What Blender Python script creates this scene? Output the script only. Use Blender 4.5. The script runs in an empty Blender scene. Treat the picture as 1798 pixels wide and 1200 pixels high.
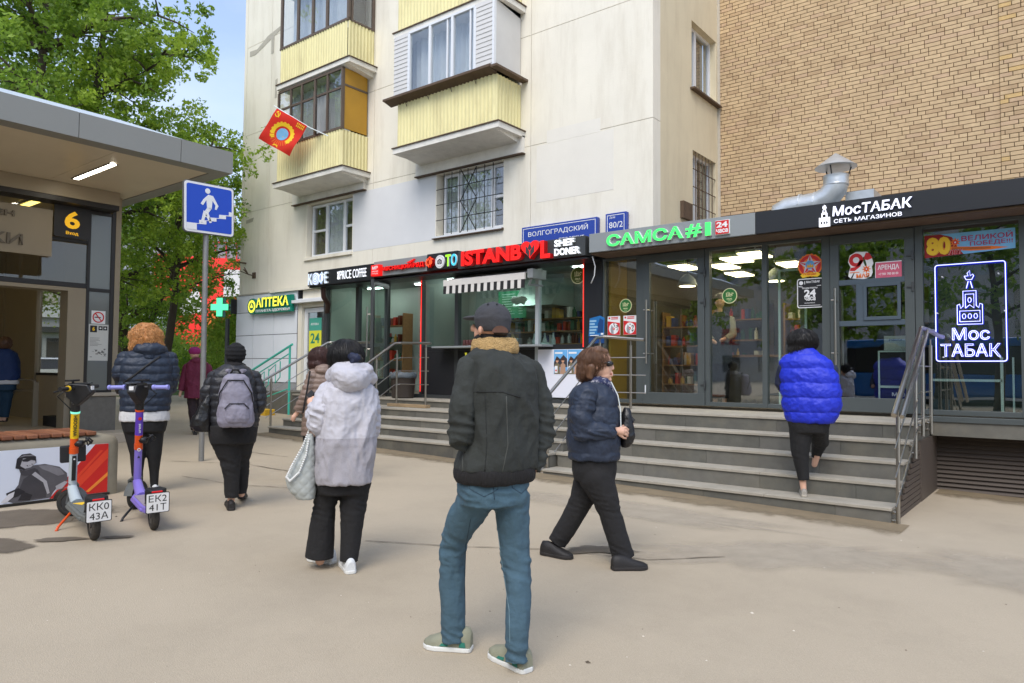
import bpy, bmesh, math, random
import numpy as np
from mathutils import Vector, Matrix, noise as mnoise
R = math.radians
random.seed(7); rng = np.random.default_rng(7)
scene = bpy.context.scene
COL = scene.collection
# ------------------------------------------------------------------ camera (x along the shop fronts, y into the block, z up)
cam_d = bpy.data.cameras.new('camera'); cam = bpy.data.objects.new('camera', cam_d); COL.objects.link(cam)
cam_d.sensor_width = 36.0; cam_d.lens = 25.14; cam_d.clip_start = 0.05; cam_d.clip_end = 3000
_th, _pi, _ro = R(-51.665), R(2.2934), R(-0.4297)
_U = Vector((-math.sin(_th), -math.cos(_th), 0)); _V = Vector((math.cos(_th), -math.sin(_th), 0))
_F = Vector((0, math.cos(_pi), math.sin(_pi))); _X = Vector((1, 0, 0)); _D = _F.cross(_X)
_r = _X*math.cos(_ro)+_D*math.sin(_ro); _d = _D*math.cos(_ro)-_X*math.sin(_ro)
def _uv(w): return Vector((w.dot(_U), w.dot(_V), w.z))
_r, _d, _F = _uv(_r), _uv(_d), _uv(_F)
cam.matrix_world = Matrix(((_r.x, -_d.x, -_F.x, 0), (_r.y, -_d.y, -_F.y, 0), (_r.z, -_d.z, -_F.z, 1.5), (0, 0, 0, 1)))
scene.camera = cam
# ------------------------------------------------------------------ light
SUN_EL, SUN_AZ = R(50), R(158)          # azimuth measured from +y towards +x
sun_d = bpy.data.lights.new('sun', 'SUN'); sun_d.energy = 1.25; sun_d.angle = R(35); sun_d.color = (1.0, 0.95, 0.88)
sun = bpy.data.objects.new('sun', sun_d); COL.objects.link(sun)
_sd = Vector((math.sin(SUN_AZ)*math.cos(SUN_EL), math.cos(SUN_AZ)*math.cos(SUN_EL), math.sin(SUN_EL)))
sun.rotation_euler = _sd.to_track_quat('Z', 'Y').to_euler(); sun.location = (-10, -20, 30)
W = bpy.data.worlds.new('World'); scene.world = W; W.use_nodes = True
_n = W.node_tree.nodes; _l = W.node_tree.links; _n.clear()
_o = _n.new('ShaderNodeOutputWorld'); _b = _n.new('ShaderNodeBackground'); _b.inputs[1].default_value = 0.15
_s = _n.new('ShaderNodeTexSky'); _s.sky_type = 'NISHITA'; _s.sun_disc = False
_s.sun_elevation = SUN_EL; _s.sun_rotation = SUN_AZ; _s.air_density = 1.0; _s.dust_density = 1.6; _s.ozone_density = 1.5
_tc = _n.new('ShaderNodeTexCoord'); _mp = _n.new('ShaderNodeMapping'); _mp.inputs['Scale'].default_value = (1.0, 1.0, 2.2)
_nz = _n.new('ShaderNodeTexNoise'); _nz.inputs['Scale'].default_value = 2.1; _nz.inputs['Detail'].default_value = 7; _nz.inputs['Roughness'].default_value = 0.55
_cr = _n.new('ShaderNodeValToRGB'); _cr.color_ramp.elements[0].position = 0.38; _cr.color_ramp.elements[1].position = 0.72
_cr.color_ramp.elements[0].color = (0.3, 0.3, 0.3, 1); _cr.color_ramp.elements[1].color = (0.95, 0.95, 0.95, 1)
_mx = _n.new('ShaderNodeMixRGB'); _mx.inputs[2].default_value = (3.0, 3.5, 4.55, 1)
_l.new(_tc.outputs['Generated'], _mp.inputs[0]); _l.new(_mp.outputs[0], _nz.inputs[0]); _l.new(_nz.outputs[0], _cr.inputs[0])
_l.new(_cr.outputs[0], _mx.inputs[0]); _l.new(_s.outputs[0], _mx.inputs[1]); _l.new(_mx.outputs[0], _b.inputs[0]); _l.new(_b.outputs[0], _o.inputs[0])
vs = scene.view_settings
scene.display_settings.display_device = 'sRGB'; vs.view_transform = 'Standard'; vs.look = 'None'; vs.gamma = 1; vs.use_curve_mapping = False
vs.exposure = 0.9
scene.render.engine = 'CYCLES'
scene.cycles.max_bounces = 8; scene.cycles.transparent_max_bounces = 16; scene.cycles.sample_clamp_indirect = 6
scene.cycles.use_denoising = True
# ------------------------------------------------------------------ materials
def lin(c):
    def f(x):
        x /= 255.0
        return x/12.92 if x <= 0.04045 else ((x+0.055)/1.055)**2.4
    return (f(c[0]), f(c[1]), f(c[2]), 1)
MATS = {}
def M(name, c, rough=0.6, metal=0.0, var=0.10, vs=2.5, bump=0.0, bs=60, emit=0.0, spec=0.5, dirt=0.0, ds=1.2, dc=(60, 52, 42), coat=0.0, stretch=None, hue=0.0, grain=None, dstretch=None):
    """procedural surface: base colour with noise variation, optional grime and relief"""
    if name in MATS: return MATS[name]
    m = bpy.data.materials.new(name); m.use_nodes = True; nt = m.node_tree; n = nt.nodes; l = nt.links
    b = n['Principled BSDF']; col = lin(c)
    b.inputs['Roughness'].default_value = rough; b.inputs['Metallic'].default_value = metal
    b.inputs['Specular IOR Level'].default_value = spec; b.inputs['Coat Weight'].default_value = coat
    b.inputs['Base Color'].default_value = col
    tc = n.new('ShaderNodeTexCoord'); src = tc.outputs['Object']
    if stretch:
        mp = n.new('ShaderNodeMapping'); mp.inputs['Scale'].default_value = stretch; l.new(src, mp.inputs[0]); src = mp.outputs[0]
    out = None
    if var > 0:
        z = n.new('ShaderNodeTexNoise'); z.inputs['Scale'].default_value = vs; z.inputs['Detail'].default_value = 8; z.inputs['Roughness'].default_value = 0.62
        l.new(src, z.inputs['Vector'])
        rp = n.new('ShaderNodeValToRGB'); rp.color_ramp.elements[0].position = 0.28; rp.color_ramp.elements[1].position = 0.72
        k0, k1 = 1-var, 1+var
        rp.color_ramp.elements[0].color = (min(1, col[0]*k0), min(1, col[1]*(k0-hue)), min(1, col[2]*(k0-hue*2)), 1)
        rp.color_ramp.elements[1].color = (min(1, col[0]*k1), min(1, col[1]*k1), min(1, col[2]*k1), 1)
        l.new(z.outputs[0], rp.inputs[0]); out = rp.outputs[0]
    if dirt > 0:
        z2 = n.new('ShaderNodeTexNoise'); z2.inputs['Scale'].default_value = ds; z2.inputs['Detail'].default_value = 10; z2.inputs['Roughness'].default_value = 0.7
        dsrc = src
        if dstretch:
            dm = n.new('ShaderNodeMapping'); dm.inputs['Scale'].default_value = dstretch; l.new(tc.outputs['Object'], dm.inputs[0]); dsrc = dm.outputs[0]
        l.new(dsrc, z2.inputs['Vector'])
        r2 = n.new('ShaderNodeValToRGB'); r2.color_ramp.elements[0].position = 0.48; r2.color_ramp.elements[1].position = 0.75
        r2.color_ramp.elements[0].color = (0, 0, 0, 1); r2.color_ramp.elements[1].color = (dirt, dirt, dirt, 1)
        l.new(z2.outputs[0], r2.inputs[0])
        mx = n.new('ShaderNodeMixRGB'); mx.inputs[2].default_value = lin(dc)
        if out: l.new(out, mx.inputs[1])
        else: mx.inputs[1].default_value = col
        l.new(r2.outputs[0], mx.inputs[0]); out = mx.outputs[0]
    if grain and out:
        zg = n.new('ShaderNodeTexNoise'); zg.inputs['Scale'].default_value = grain[0]; zg.inputs['Detail'].default_value = 3; zg.inputs['Roughness'].default_value = .8; l.new(src, zg.inputs['Vector'])
        rg = n.new('ShaderNodeValToRGB'); rg.color_ramp.elements[0].position = .34; rg.color_ramp.elements[1].position = .66; k0, k1 = 1-grain[1], 1.0
        rg.color_ramp.elements[0].color = (k0, k0, k0, 1); rg.color_ramp.elements[1].color = (1, 1, 1, 1); l.new(zg.outputs[0], rg.inputs[0])
        mg = n.new('ShaderNodeMixRGB'); mg.blend_type = 'MULTIPLY'; mg.inputs[0].default_value = 1; l.new(out, mg.inputs[1]); l.new(rg.outputs[0], mg.inputs[2]); out = mg.outputs[0]
    if out: l.new(out, b.inputs['Base Color'])
    if bump > 0:
        z3 = n.new('ShaderNodeTexNoise'); z3.inputs['Scale'].default_value = bs; z3.inputs['Detail'].default_value = 6
        l.new(src, z3.inputs['Vector'])
        bp = n.new('ShaderNodeBump'); bp.inputs['Strength'].default_value = bump; bp.inputs['Distance'].default_value = 0.02
        l.new(z3.outputs[0], bp.inputs['Height']); l.new(bp.outputs[0], b.inputs['Normal'])
    if emit > 0:
        b.inputs['Emission Color'].default_value = col; b.inputs['Emission Strength'].default_value = emit
    MATS[name] = m
    return m
def glass(name, tint, f0=0.07, rough=0.0):
    """thin pane: clear with a mirror share that grows towards grazing angles on either face"""
    if name in MATS: return MATS[name]
    m = bpy.data.materials.new(name); m.use_nodes = True; nt = m.node_tree; n = nt.nodes; l = nt.links; n.clear()
    o = n.new('ShaderNodeOutputMaterial'); mx = n.new('ShaderNodeMixShader'); t = n.new('ShaderNodeBsdfTransparent'); g = n.new('ShaderNodeBsdfGlossy')
    t.inputs[0].default_value = (tint[0], tint[1], tint[2], 1); g.inputs['Roughness'].default_value = rough; g.inputs[0].default_value = (0.95, 0.97, 1, 1)
    ge = n.new('ShaderNodeNewGeometry'); dt = n.new('ShaderNodeVectorMath'); dt.operation = 'DOT_PRODUCT'; l.new(ge.outputs['Incoming'], dt.inputs[0]); l.new(ge.outputs['Normal'], dt.inputs[1])
    prev = dt.outputs['Value']
    for op, v in (('ABSOLUTE', None), ('SUBTRACT', 1.0), ('POWER', 5.0), ('MULTIPLY', 1-f0), ('ADD', f0)):
        q = n.new('ShaderNodeMath'); q.operation = op
        if op == 'SUBTRACT': q.inputs[0].default_value = v; l.new(prev, q.inputs[1])
        else:
            l.new(prev, q.inputs[0])
            if v is not None: q.inputs[1].default_value = v
        prev = q.outputs[0]
    tc = n.new('ShaderNodeTexCoord'); z = n.new('ShaderNodeTexNoise'); z.inputs['Scale'].default_value = 1.3; z.inputs['Detail'].default_value = 2
    bp = n.new('ShaderNodeBump'); bp.inputs['Strength'].default_value = 0.05; bp.inputs['Distance'].default_value = 0.02
    l.new(tc.outputs['Object'], z.inputs['Vector']); l.new(z.outputs[0], bp.inputs['Height']); l.new(bp.outputs[0], g.inputs['Normal'])
    l.new(prev, mx.inputs[0]); l.new(t.outputs[0], mx.inputs[1]); l.new(g.outputs[0], mx.inputs[2]); l.new(mx.outputs[0], o.inputs[0])
    MATS[name] = m
    return m
# ------------------------------------------------------------------ mesh builder
ORG = {}
FRONT = lambda u, v, z: (Vector((u, v, z)), Vector((1, 0, 0)), Vector((0, 0, 1)), Vector((0, -1, 0)))   # faces the street (-y)
EAST = lambda u, v, z: (Vector((u, v, z)), Vector((0, 1, 0)), Vector((0, 0, 1)), Vector((1, 0, 0)))    # faces +x
_tcache = {}
def text_geo(s, bold=0.0, ext=0.0, shear=0.0):
    key = (s, bold, ext, shear)
    if key in _tcache: return _tcache[key]
    cu = bpy.data.curves.new('t', 'FONT'); cu.body = s; cu.size = 1.0; cu.offset = bold; cu.extrude = ext; cu.shear = shear; cu.resolution_u = 3
    ob = bpy.data.objects.new('t', cu); COL.objects.link(ob)
    dg = bpy.context.evaluated_depsgraph_get(); me = bpy.data.meshes.new_from_object(ob.evaluated_get(dg))
    vs_ = [tuple(v.co) for v in me.vertices]; fs = [tuple(p.vertices) for p in me.polygons]
    bpy.data.objects.remove(ob); bpy.data.curves.remove(cu); bpy.data.meshes.remove(me)
    if not vs_: vs_ = [(0, 0, 0)]
    a = np.array(vs_); bb = (a[:, 0].min(), a[:, 0].max(), a[:, 1].min(), a[:, 1].max())
    _tcache[key] = (a, fs, bb)
    return _tcache[key]
class MB:
    def __init__(s, mat=None, frame=None):
        s.v = []; s.f = []; s.mi = []; s.mats = []; s.cur = 0; s.fr = frame
        if mat: s.use(mat)
    def use(s, m):
        if m not in s.mats: s.mats.append(m)
        s.cur = s.mats.index(m); return s
    def add(s, vs_, fs):
        o = len(s.v)
        if s.fr:
            O, X, Y, Z = s.fr
            vs_ = [O+X*p[0]+Y*p[1]+Z*p[2] for p in vs_]
        s.v.extend([tuple(p) for p in vs_])
        for f in fs: s.f.append(tuple(i+o for i in f)); s.mi.append(s.cur)
        return s
    def box(s, x0, x1, y0, y1, z0, z1):
        if x0 > x1: x0, x1 = x1, x0
        if y0 > y1: y0, y1 = y1, y0
        if z0 > z1: z0, z1 = z1, z0
        vs_ = [(x0, y0, z0), (x1, y0, z0), (x1, y1, z0), (x0, y1, z0), (x0, y0, z1), (x1, y0, z1), (x1, y1, z1), (x0, y1, z1)]
        return s.add(vs_, [(0, 3, 2, 1), (4, 5, 6, 7), (0, 1, 5, 4), (1, 2, 6, 5), (2, 3, 7, 6), (3, 0, 4, 7)])
    def prism(s, pts, axis, a, b):
        """extrude a closed 2-D outline along axis 'x','y' or 'z' from a to b"""
        def P(p, t): return {'x': (t, p[0], p[1]), 'y': (p[0], t, p[1]), 'z': (p[0], p[1], t)}[axis]
        n = len(pts); vs_ = [P(p, a) for p in pts]+[P(p, b) for p in pts]
        area = sum(pts[i][0]*pts[(i+1) % n][1]-pts[(i+1) % n][0]*pts[i][1] for i in range(n))
        flip = (area > 0) != (axis != 'y')
        flip = flip != (b < a)
        fs = [tuple(range(n))[::-1], tuple(range(n, 2*n))]+[(i, (i+1) % n, n+(i+1) % n, n+i) for i in range(n)]
        if flip: fs = [f[::-1] for f in fs]
        return s.add(vs_, fs)
    def tube(s, pts, r, n=8, cap=True):
        pts = [Vector(p) for p in pts]; rs = r if isinstance(r, (list, tuple)) else [r]*len(pts)
        rings = []; up = None
        for i, p in enumerate(pts):
            t = ((pts[i+1]-p) if i == 0 else (p-pts[i-1]) if i == len(pts)-1 else (pts[i+1]-p).normalized()+(p-pts[i-1]).normalized())
            t = t.normalized() if t.length > 1e-9 else Vector((0, 0, 1))
            if up is None: up = Vector((0, 0, 1)) if abs(t.z) < 0.9 else Vector((1, 0, 0))
            a = t.cross(up); a = a.normalized() if a.length > 1e-6 else t.orthogonal().normalized()
            b = a.cross(t).normalized(); up = b
            rings.append([p+(a*math.cos(2*math.pi*k/n)+b*math.sin(2*math.pi*k/n))*rs[i] for k in range(n)])
        vs_ = [q for rg in rings for q in rg]; m = len(rings)
        fs = [(i*n+k, i*n+(k+1) % n, (i+1)*n+(k+1) % n, (i+1)*n+k) for i in range(m-1) for k in range(n)]
        if cap: fs += [tuple(range(n))[::-1], tuple((m-1)*n+k for k in range(n))]
        return s.add(vs_, fs)
    def lathe(s, prof, c=(0, 0, 0), n=20, axis='z'):
        vs_ = []; m = len(prof)
        for r_, h in prof:
            for k in range(n):
                a = 2*math.pi*k/n; x, y = r_*math.cos(a), r_*math.sin(a)
                p = {'z': (x, y, h), 'y': (x, h, -y), 'x': (h, x, y)}[axis]
                vs_.append((c[0]+p[0], c[1]+p[1], c[2]+p[2]))
        fs = [(i*n+k, i*n+(k+1) % n, (i+1)*n+(k+1) % n, (i+1)*n+k) for i in range(m-1) for k in range(n)]
        fs += [tuple(range(n))[::-1], tuple((m-1)*n+k for k in range(n))]
        return s.add(vs_, fs)
    def ell(s, c, r, n=14, m=9):
        vs_ = []; 
        for i in range(1, m):
            t = math.pi*i/m
            for k in range(n):
                a = 2*math.pi*k/n; vs_.append((c[0]+r[0]*math.sin(t)*math.cos(a), c[1]+r[1]*math.sin(t)*math.sin(a), c[2]-r[2]*math.cos(t)))
        vs_ += [(c[0], c[1], c[2]-r[2]), (c[0], c[1], c[2]+r[2])]; b = len(vs_)-2
        fs = [(i*n+k, i*n+(k+1) % n, (i+1)*n+(k+1) % n, (i+1)*n+k) for i in range(m-2) for k in range(n)]
        fs += [(b, (k+1) % n, k) for k in range(n)]+[(b+1, (m-2)*n+k, (m-2)*n+(k+1) % n) for k in range(n)]
        return s.add(vs_, fs)
    # flat shapes inside a frame: x right, y up, z out of the surface
    def rect(s, x0, y0, x1, y1, z=0.0, t=0.002): return s.box(x0, x1, y0, y1, z, z+t)
    def poly(s, pts, z=0.0, t=0.002):
        area = sum(pts[i][0]*pts[(i+1) % len(pts)][1]-pts[(i+1) % len(pts)][0]*pts[i][1] for i in range(len(pts)))
        if area < 0: pts = pts[::-1]
        n = len(pts); vs_ = [(p[0], p[1], z) for p in pts]+[(p[0], p[1], z+t) for p in pts]
        return s.add(vs_, [tuple(range(n))[::-1], tuple(range(n, 2*n))]+[(i, (i+1) % n, n+(i+1) % n, n+i) for i in range(n)])
    def disc(s, x, y, r, z=0.0, t=0.002, n=20, ry=None):
        ry = ry or r
        return s.poly([(x+r*math.cos(2*math.pi*k/n), y+ry*math.sin(2*math.pi*k/n)) for k in range(n)], z, t)
    def ring(s, x, y, r0, r1, z=0.0, t=0.002, n=24, a0=0, a1=2*math.pi):
        for k in range(n):
            a, b = a0+(a1-a0)*k/n, a0+(a1-a0)*(k+1)/n
            s.poly([(x+r0*math.cos(a), y+r0*math.sin(a)), (x+r1*math.cos(a), y+r1*math.sin(a)), (x+r1*math.cos(b), y+r1*math.sin(b)), (x+r0*math.cos(b), y+r0*math.sin(b))], z, t)
        return s
    def text(s, str_, x, y, w=None, h=None, z=0.0, bold=0.02, ext=0.002, shear=0.0):
        a, fs, bb = text_geo(str_, bold, 0.5, shear)
        bw, bh = bb[1]-bb[0], bb[3]-bb[2]
        sx = (w/bw) if w else None; sy = (h/bh) if h else None
        sx = sx or sy; sy = sy or sx
        q = [((p[0]-bb[0])*sx+x, (p[1]-bb[2])*sy+y, z+(p[2]+0.5)*ext) for p in a]
        return s.add(q, fs)
    def build(s, name, parent=None, smooth=False, sharp=None, bevel=0.0, origin=None, seg=2, kind=None):
        if parent is not None: origin = ORG[parent.name]
        if origin is None:
            a = np.array(s.v); origin = (float((a[:, 0].min()+a[:, 0].max())/2), float((a[:, 1].min()+a[:, 1].max())/2), float(a[:, 2].min()))
        me = bpy.data.meshes.new(name)
        ox, oy, oz = origin
        me.from_pydata([(p[0]-ox, p[1]-oy, p[2]-oz) for p in s.v], [], s.f)
        for m in s.mats: me.materials.append(m)
        if len(s.mats) > 1: me.polygons.foreach_set('material_index', s.mi)
        if smooth:
            me.polygons.foreach_set('use_smooth', [True]*len(me.polygons))
            if sharp: me.set_sharp_from_angle(angle=R(sharp))
        me.update()
        o = bpy.data.objects.new(name, me); COL.objects.link(o)
        if parent is not None: o.parent = parent
        else: o.location = origin
        ORG[o.name] = tuple(origin)
        if bevel > 0:
            b = o.modifiers.new('bevel', 'BEVEL'); b.width = bevel; b.segments = seg; b.limit_method = 'ANGLE'; b.angle_limit = R(40)
        if kind: o['kind'] = kind
        return o
def tag(o, label, cat, group=None):
    o['label'] = label; o['category'] = cat
    if group: o['group'] = group
    return o
def thing(name, label, cat, loc, group=None):
    o = bpy.data.objects.new(name, None); COL.objects.link(o); o.location = loc; o.empty_display_size = 0.1
    ORG[o.name] = tuple(loc); return tag(o, label, cat, group)
def struct(o): o['kind'] = 'structure'; return o
def share(src, name, parent, off):
    """another piece with the same mesh, moved by off"""
    o = bpy.data.objects.new(name, src.data); COL.objects.link(o); o.parent = parent
    o.location = src.location+Vector(off)
    for m in src.modifiers:
        b = o.modifiers.new(m.name, m.type); b.width = m.width; b.segments = m.segments; b.limit_method = m.limit_method; b.angle_limit = m.angle_limit
    ORG[o.name] = ORG[src.name]
    return o
def letters(s_, name, parent, frame, x, y, w, h, mat, side=None, bold=0.03, ext=0.05, z=0.0, shear=0.0):
    """solid channel letters, each one a part"""
    full = text_geo(s_, bold, 0.5, shear)[2]; bw, bh = full[1]-full[0], full[3]-full[2]; sx, sy = w/bw, h/bh
    for i, ch in enumerate(s_):
        if ch == ' ': continue
        a, fs, bb = text_geo(ch, bold, 0.5, shear)
        right = text_geo(s_[:i+1], bold, 0.5, shear)[2][1]; x0 = right-(bb[1]-bb[0])
        mb = MB(side or mat, frame)
        q = [((p[0]-bb[0]+x0-full[0])*sx+x, (p[1]-full[2])*sy+y, z+(p[2]+0.5)*ext) for p in a]
        mb.add(q, fs)
        if side:
            mb.use(mat); im = mb.mats.index(mat)
            O, X, Y, Z = frame
            for k, f in enumerate(mb.f):
                if all(abs((Vector(mb.v[j])-O).dot(Z)-z-ext) < 1e-5 for j in f): mb.mi[k] = im
        mb.build(name, parent)
def gz(u, v=0.0): return -0.02*max(-24.0, min(4.0, u))
# palette
m_cream = M('cream_render', (233, 227, 211), .85, var=.05, vs=.8, bump=.12, bs=30, dirt=.34, ds=2.2, dc=(170, 156, 128), dstretch=(1, 1, .16))
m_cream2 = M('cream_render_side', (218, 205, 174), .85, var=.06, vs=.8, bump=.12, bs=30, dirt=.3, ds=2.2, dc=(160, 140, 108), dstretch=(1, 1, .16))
m_patch = M('white_repaint', (220, 220, 220), .8, var=.03, vs=2, bump=.05, bs=40)
m_putty = M('grey_putty', (178, 172, 158), .9, var=.12, vs=8, bump=.2, bs=30)
m_white = M('white_plastic', (224, 226, 228), .4, var=.03, vs=3)
m_whitewall = M('white_panel', (224, 228, 234), .45, var=.03, vs=1.5)
m_joint = M('dark_joint', (70, 72, 74), .8)
m_yellow = M('yellow_corrugated', (230, 220, 164), .5, var=.08, vs=2, dirt=.4, ds=3, dc=(150, 130, 80), stretch=(1, 1, .25))
m_rust = M('rusty_trim', (92, 74, 58), .8, var=.2, vs=9, bump=.2, bs=60)
m_brownframe = M('brown_window_frame', (96, 82, 70), .6, var=.15, vs=6)
m_slab = M('balcony_concrete', (228, 224, 214), .85, var=.08, vs=3, bump=.15, bs=40, dirt=.3, ds=2, dc=(130, 122, 105))
m_amber = M('amber_board', (178, 134, 36), .55, var=.1, vs=1.5)
m_dark = M('anthracite_frame', (74, 80, 80), .42, var=.05, vs=4, spec=.5)
m_dark2 = M('dark_frame_grey', (58, 61, 62), .45, var=.06, vs=4)
m_black = M('black_fascia', (32, 33, 36), .4, var=.06, vs=2)
m_blackm = M('black_matt', (20, 20, 22), .6, var=.1, vs=4)
m_fgrey = M('grey_fascia', (138, 143, 144), .42, var=.03, vs=2)
m_steel = M('brushed_steel', (176, 170, 160), .28, metal=1.0, var=.06, vs=20, stretch=(1, 1, 8))
m_galv = M('galvanised_duct', (196, 200, 202), .38, metal=.55, var=.12, vs=5, bump=.12, bs=14)
m_granite = M('grey_granite', (98, 96, 88), .6, var=.16, vs=7, bump=.05, bs=80, dirt=.4, ds=2.6, dc=(134, 124, 106))
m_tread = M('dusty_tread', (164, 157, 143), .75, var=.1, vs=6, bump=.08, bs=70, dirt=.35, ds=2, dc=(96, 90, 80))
m_glass = glass('shop_glass', (.90, .935, .92), .16)
m_glassg = glass('green_shop_glass', (.90, .96, .935), .09)
m_winglass = glass('window_glass', (.92, .94, .95), .12)
# ------------------------------------------------------------------ ground
m_ground = M('dusty_asphalt', (184, 170, 148), .9, var=.08, vs=.35, bump=.3, bs=160, dirt=.4, ds=.55, dc=(146, 134, 116), spec=.25, grain=(140, .16))
m_wet = M('damp_stain', (122, 110, 94), .75, var=.15, vs=3, bump=.2, bs=160, dirt=.5, ds=3, dc=(146, 135, 118))
m_crack = M('crack_dirt', (118, 107, 91), .95, var=.2, vs=8)
m_grass = M('lawn', (74, 100, 38), .9, var=.3, vs=3, bump=.6, bs=90)
m_asph = M('road_asphalt', (92, 92, 92), .9, var=.1, vs=1, bump=.3, bs=120)
mb = MB(m_ground)
xs = [-400, -120, -60, -24, -12, -6, 0, 4, 60, 400]; ys = [-400, -60, -20, 0, 10, 20, 60, 400]
mb.add([(x, y, gz(x)) for x in xs for y in ys], [(i*len(ys)+j, (i+1)*len(ys)+j, (i+1)*len(ys)+j+1, i*len(ys)+j+1) for i in range(len(xs)-1) for j in range(len(ys)-1)])
struct(mb.build('ground', origin=(0, 0, 0)))
mb = MB(m_grass); mb.add([(-60, 9, .493), (-26, 9, .493), (-26, 60, .493), (-60, 60, .493)], [(0, 1, 2, 3)])
struct(mb.build('lawn', origin=(-40, 20, .48)))
mb = MB(m_asph); mb.add([(-110, -90, .485), (-68, -90, .485), (-68, 130, .485), (-110, 130, .485)], [(0, 1, 2, 3)]); struct(mb.build('road', origin=(-90, 0, .48)))
mb = MB(m_asph); mb.add([(-60, -30, .2), (60, -30, .2), (60, -17, .2), (-60, -17, .2)], [(0, 1, 2, 3)])
mb.v = [(p[0], p[1], gz(p[0])+.006) for p in mb.v]; struct(mb.build('road', origin=(0, -24, 0)))
def fadeable(mat_name, c, sc=3.0, lo=.25, hi=.6, fine=14, top=.9):
    """thin film on the ground whose rim breaks up and fades out"""
    if mat_name in MATS: return MATS[mat_name]
    m = M(mat_name, c, .88, var=.16, vs=5, bump=.25, bs=160, grain=(140, .16)); nt = m.node_tree; n = nt.nodes; l = nt.links
    at = n.new('ShaderNodeAttribute'); at.attribute_name = 'fade'; tc = n.new('ShaderNodeTexCoord'); z = n.new('ShaderNodeTexNoise'); z.inputs['Scale'].default_value = sc; z.inputs['Detail'].default_value = 9; z.inputs['Roughness'].default_value = .68; l.new(tc.outputs['Object'], z.inputs[0])
    ad = n.new('ShaderNodeMath'); ad.operation = 'MULTIPLY_ADD'; ad.inputs[1].default_value = 1.1; ad.inputs[2].default_value = -.55; l.new(z.outputs[0], ad.inputs[0])
    s2 = n.new('ShaderNodeMath'); s2.operation = 'ADD'; l.new(at.outputs['Fac'], s2.inputs[0]); l.new(ad.outputs[0], s2.inputs[1])
    mr = n.new('ShaderNodeMapRange'); mr.interpolation_type = 'SMOOTHSTEP'; mr.inputs['From Min'].default_value = lo; mr.inputs['From Max'].default_value = hi; mr.inputs['To Max'].default_value = top; l.new(s2.outputs[0], mr.inputs[0])
    tr = n.new('ShaderNodeBsdfTransparent'); mx = n.new('ShaderNodeMixShader'); l.new(mr.outputs[0], mx.inputs[0]); l.new(tr.outputs[0], mx.inputs[1]); l.new(n['Principled BSDF'].outputs[0], mx.inputs[2]); l.new(mx.outputs[0], n['Material Output'].inputs[0]); return m
m_wetf = fadeable('damp_stain_film', (112, 101, 86)); m_siltf = fadeable('silt_film', (140, 124, 98), 4.0, .2, .8); m_dust = fadeable('pale_dust_film', (192, 180, 160), 1.6, .3, 1.2, top=.55); m_scuff = fadeable('scuff_film', (158, 144, 123), 1.3, .3, 1.4, top=.4)
def setfade(o, f):
    a_ = o.data.attributes.new('fade', 'FLOAT', 'POINT'); a_.data.foreach_set('value', np.array(f, dtype=np.float32))
def blot(name, cx, cy, rx, ry, ang, seed, mat=None, n=64, lift=.006, rag=.25):
    mb = MB(mat or m_wetf); vs_ = []; fd = []
    for q, fv in ((1.25, 0.0), (1.0, .35), (.7, .9), (.35, 1.2)):
        for k in range(n):
            a = 2*math.pi*k/n; w_ = q*(1+rag*mnoise.fractal(Vector((math.cos(a)*1.6+seed, math.sin(a)*1.6, seed*.7)), .7, 2.2, 4)); x, y = rx*w_*math.cos(a), ry*w_*math.sin(a); X, Y = cx+x*math.cos(ang)-y*math.sin(ang), cy+x*math.sin(ang)+y*math.cos(ang); vs_.append((X, Y, gz(X)+lift)); fd.append(fv)
    vs_.append((cx, cy, gz(cx)+lift)); fd.append(1.2)
    mb.add(vs_, [(i*n+k, i*n+(k+1) % n, (i+1)*n+(k+1) % n, (i+1)*n+k) for i in range(3) for k in range(n)]+[(3*n+k, 3*n+(k+1) % n, 4*n) for k in range(n)])
    o = struct(mb.build(name)); setfade(o, fd); return o
def edge_film(name, pts, w, mat, lift):
    """band along a wall foot, dense at the wall and thinning outwards"""
    P2 = []
    for i in range(len(pts)-1):
        a, b = Vector(pts[i]), Vector(pts[i+1]); m_ = max(2, int((b-a).length/.2)); P2 += [a.lerp(b, t/m_) for t in range(m_)]
    P2.append(Vector(pts[-1])); vs_ = []; fd = []; n = len(P2)
    for j, fv in ((0, 1.3), (.35, .8), (1.0, 0.0)):
        for p in P2: vs_.append((p.x, p.y-w*j, gz(p.x)+lift)); fd.append(fv)
    mb = MB(mat); mb.add(vs_, [(i*n+k, i*n+k+1, (i+1)*n+k+1, (i+1)*n+k) for i in range(2) for k in range(n-1)]); o = struct(mb.build(name)); setfade(o, fd); return o
blot('ground_stain', -7.45, 2.22, .85, .42, 1.2, 3); blot('ground_stain', -6.35, 2.28, .2, .07, .9, 5, lift=.009); blot('ground_stain', -6.7, 1.75, .5, .25, .5, 9, lift=.007)
blot('ground_stain', -6.1, 2.62, .12, .04, .9, 8, lift=.01); blot('ground_stain', -3.05, 4.95, .34, .1, .75, 12, lift=.01, rag=.5)
m_silt = M('silt_edge', (154, 140, 117), .95, var=.16, vs=4, bump=.3, bs=90)
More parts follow.
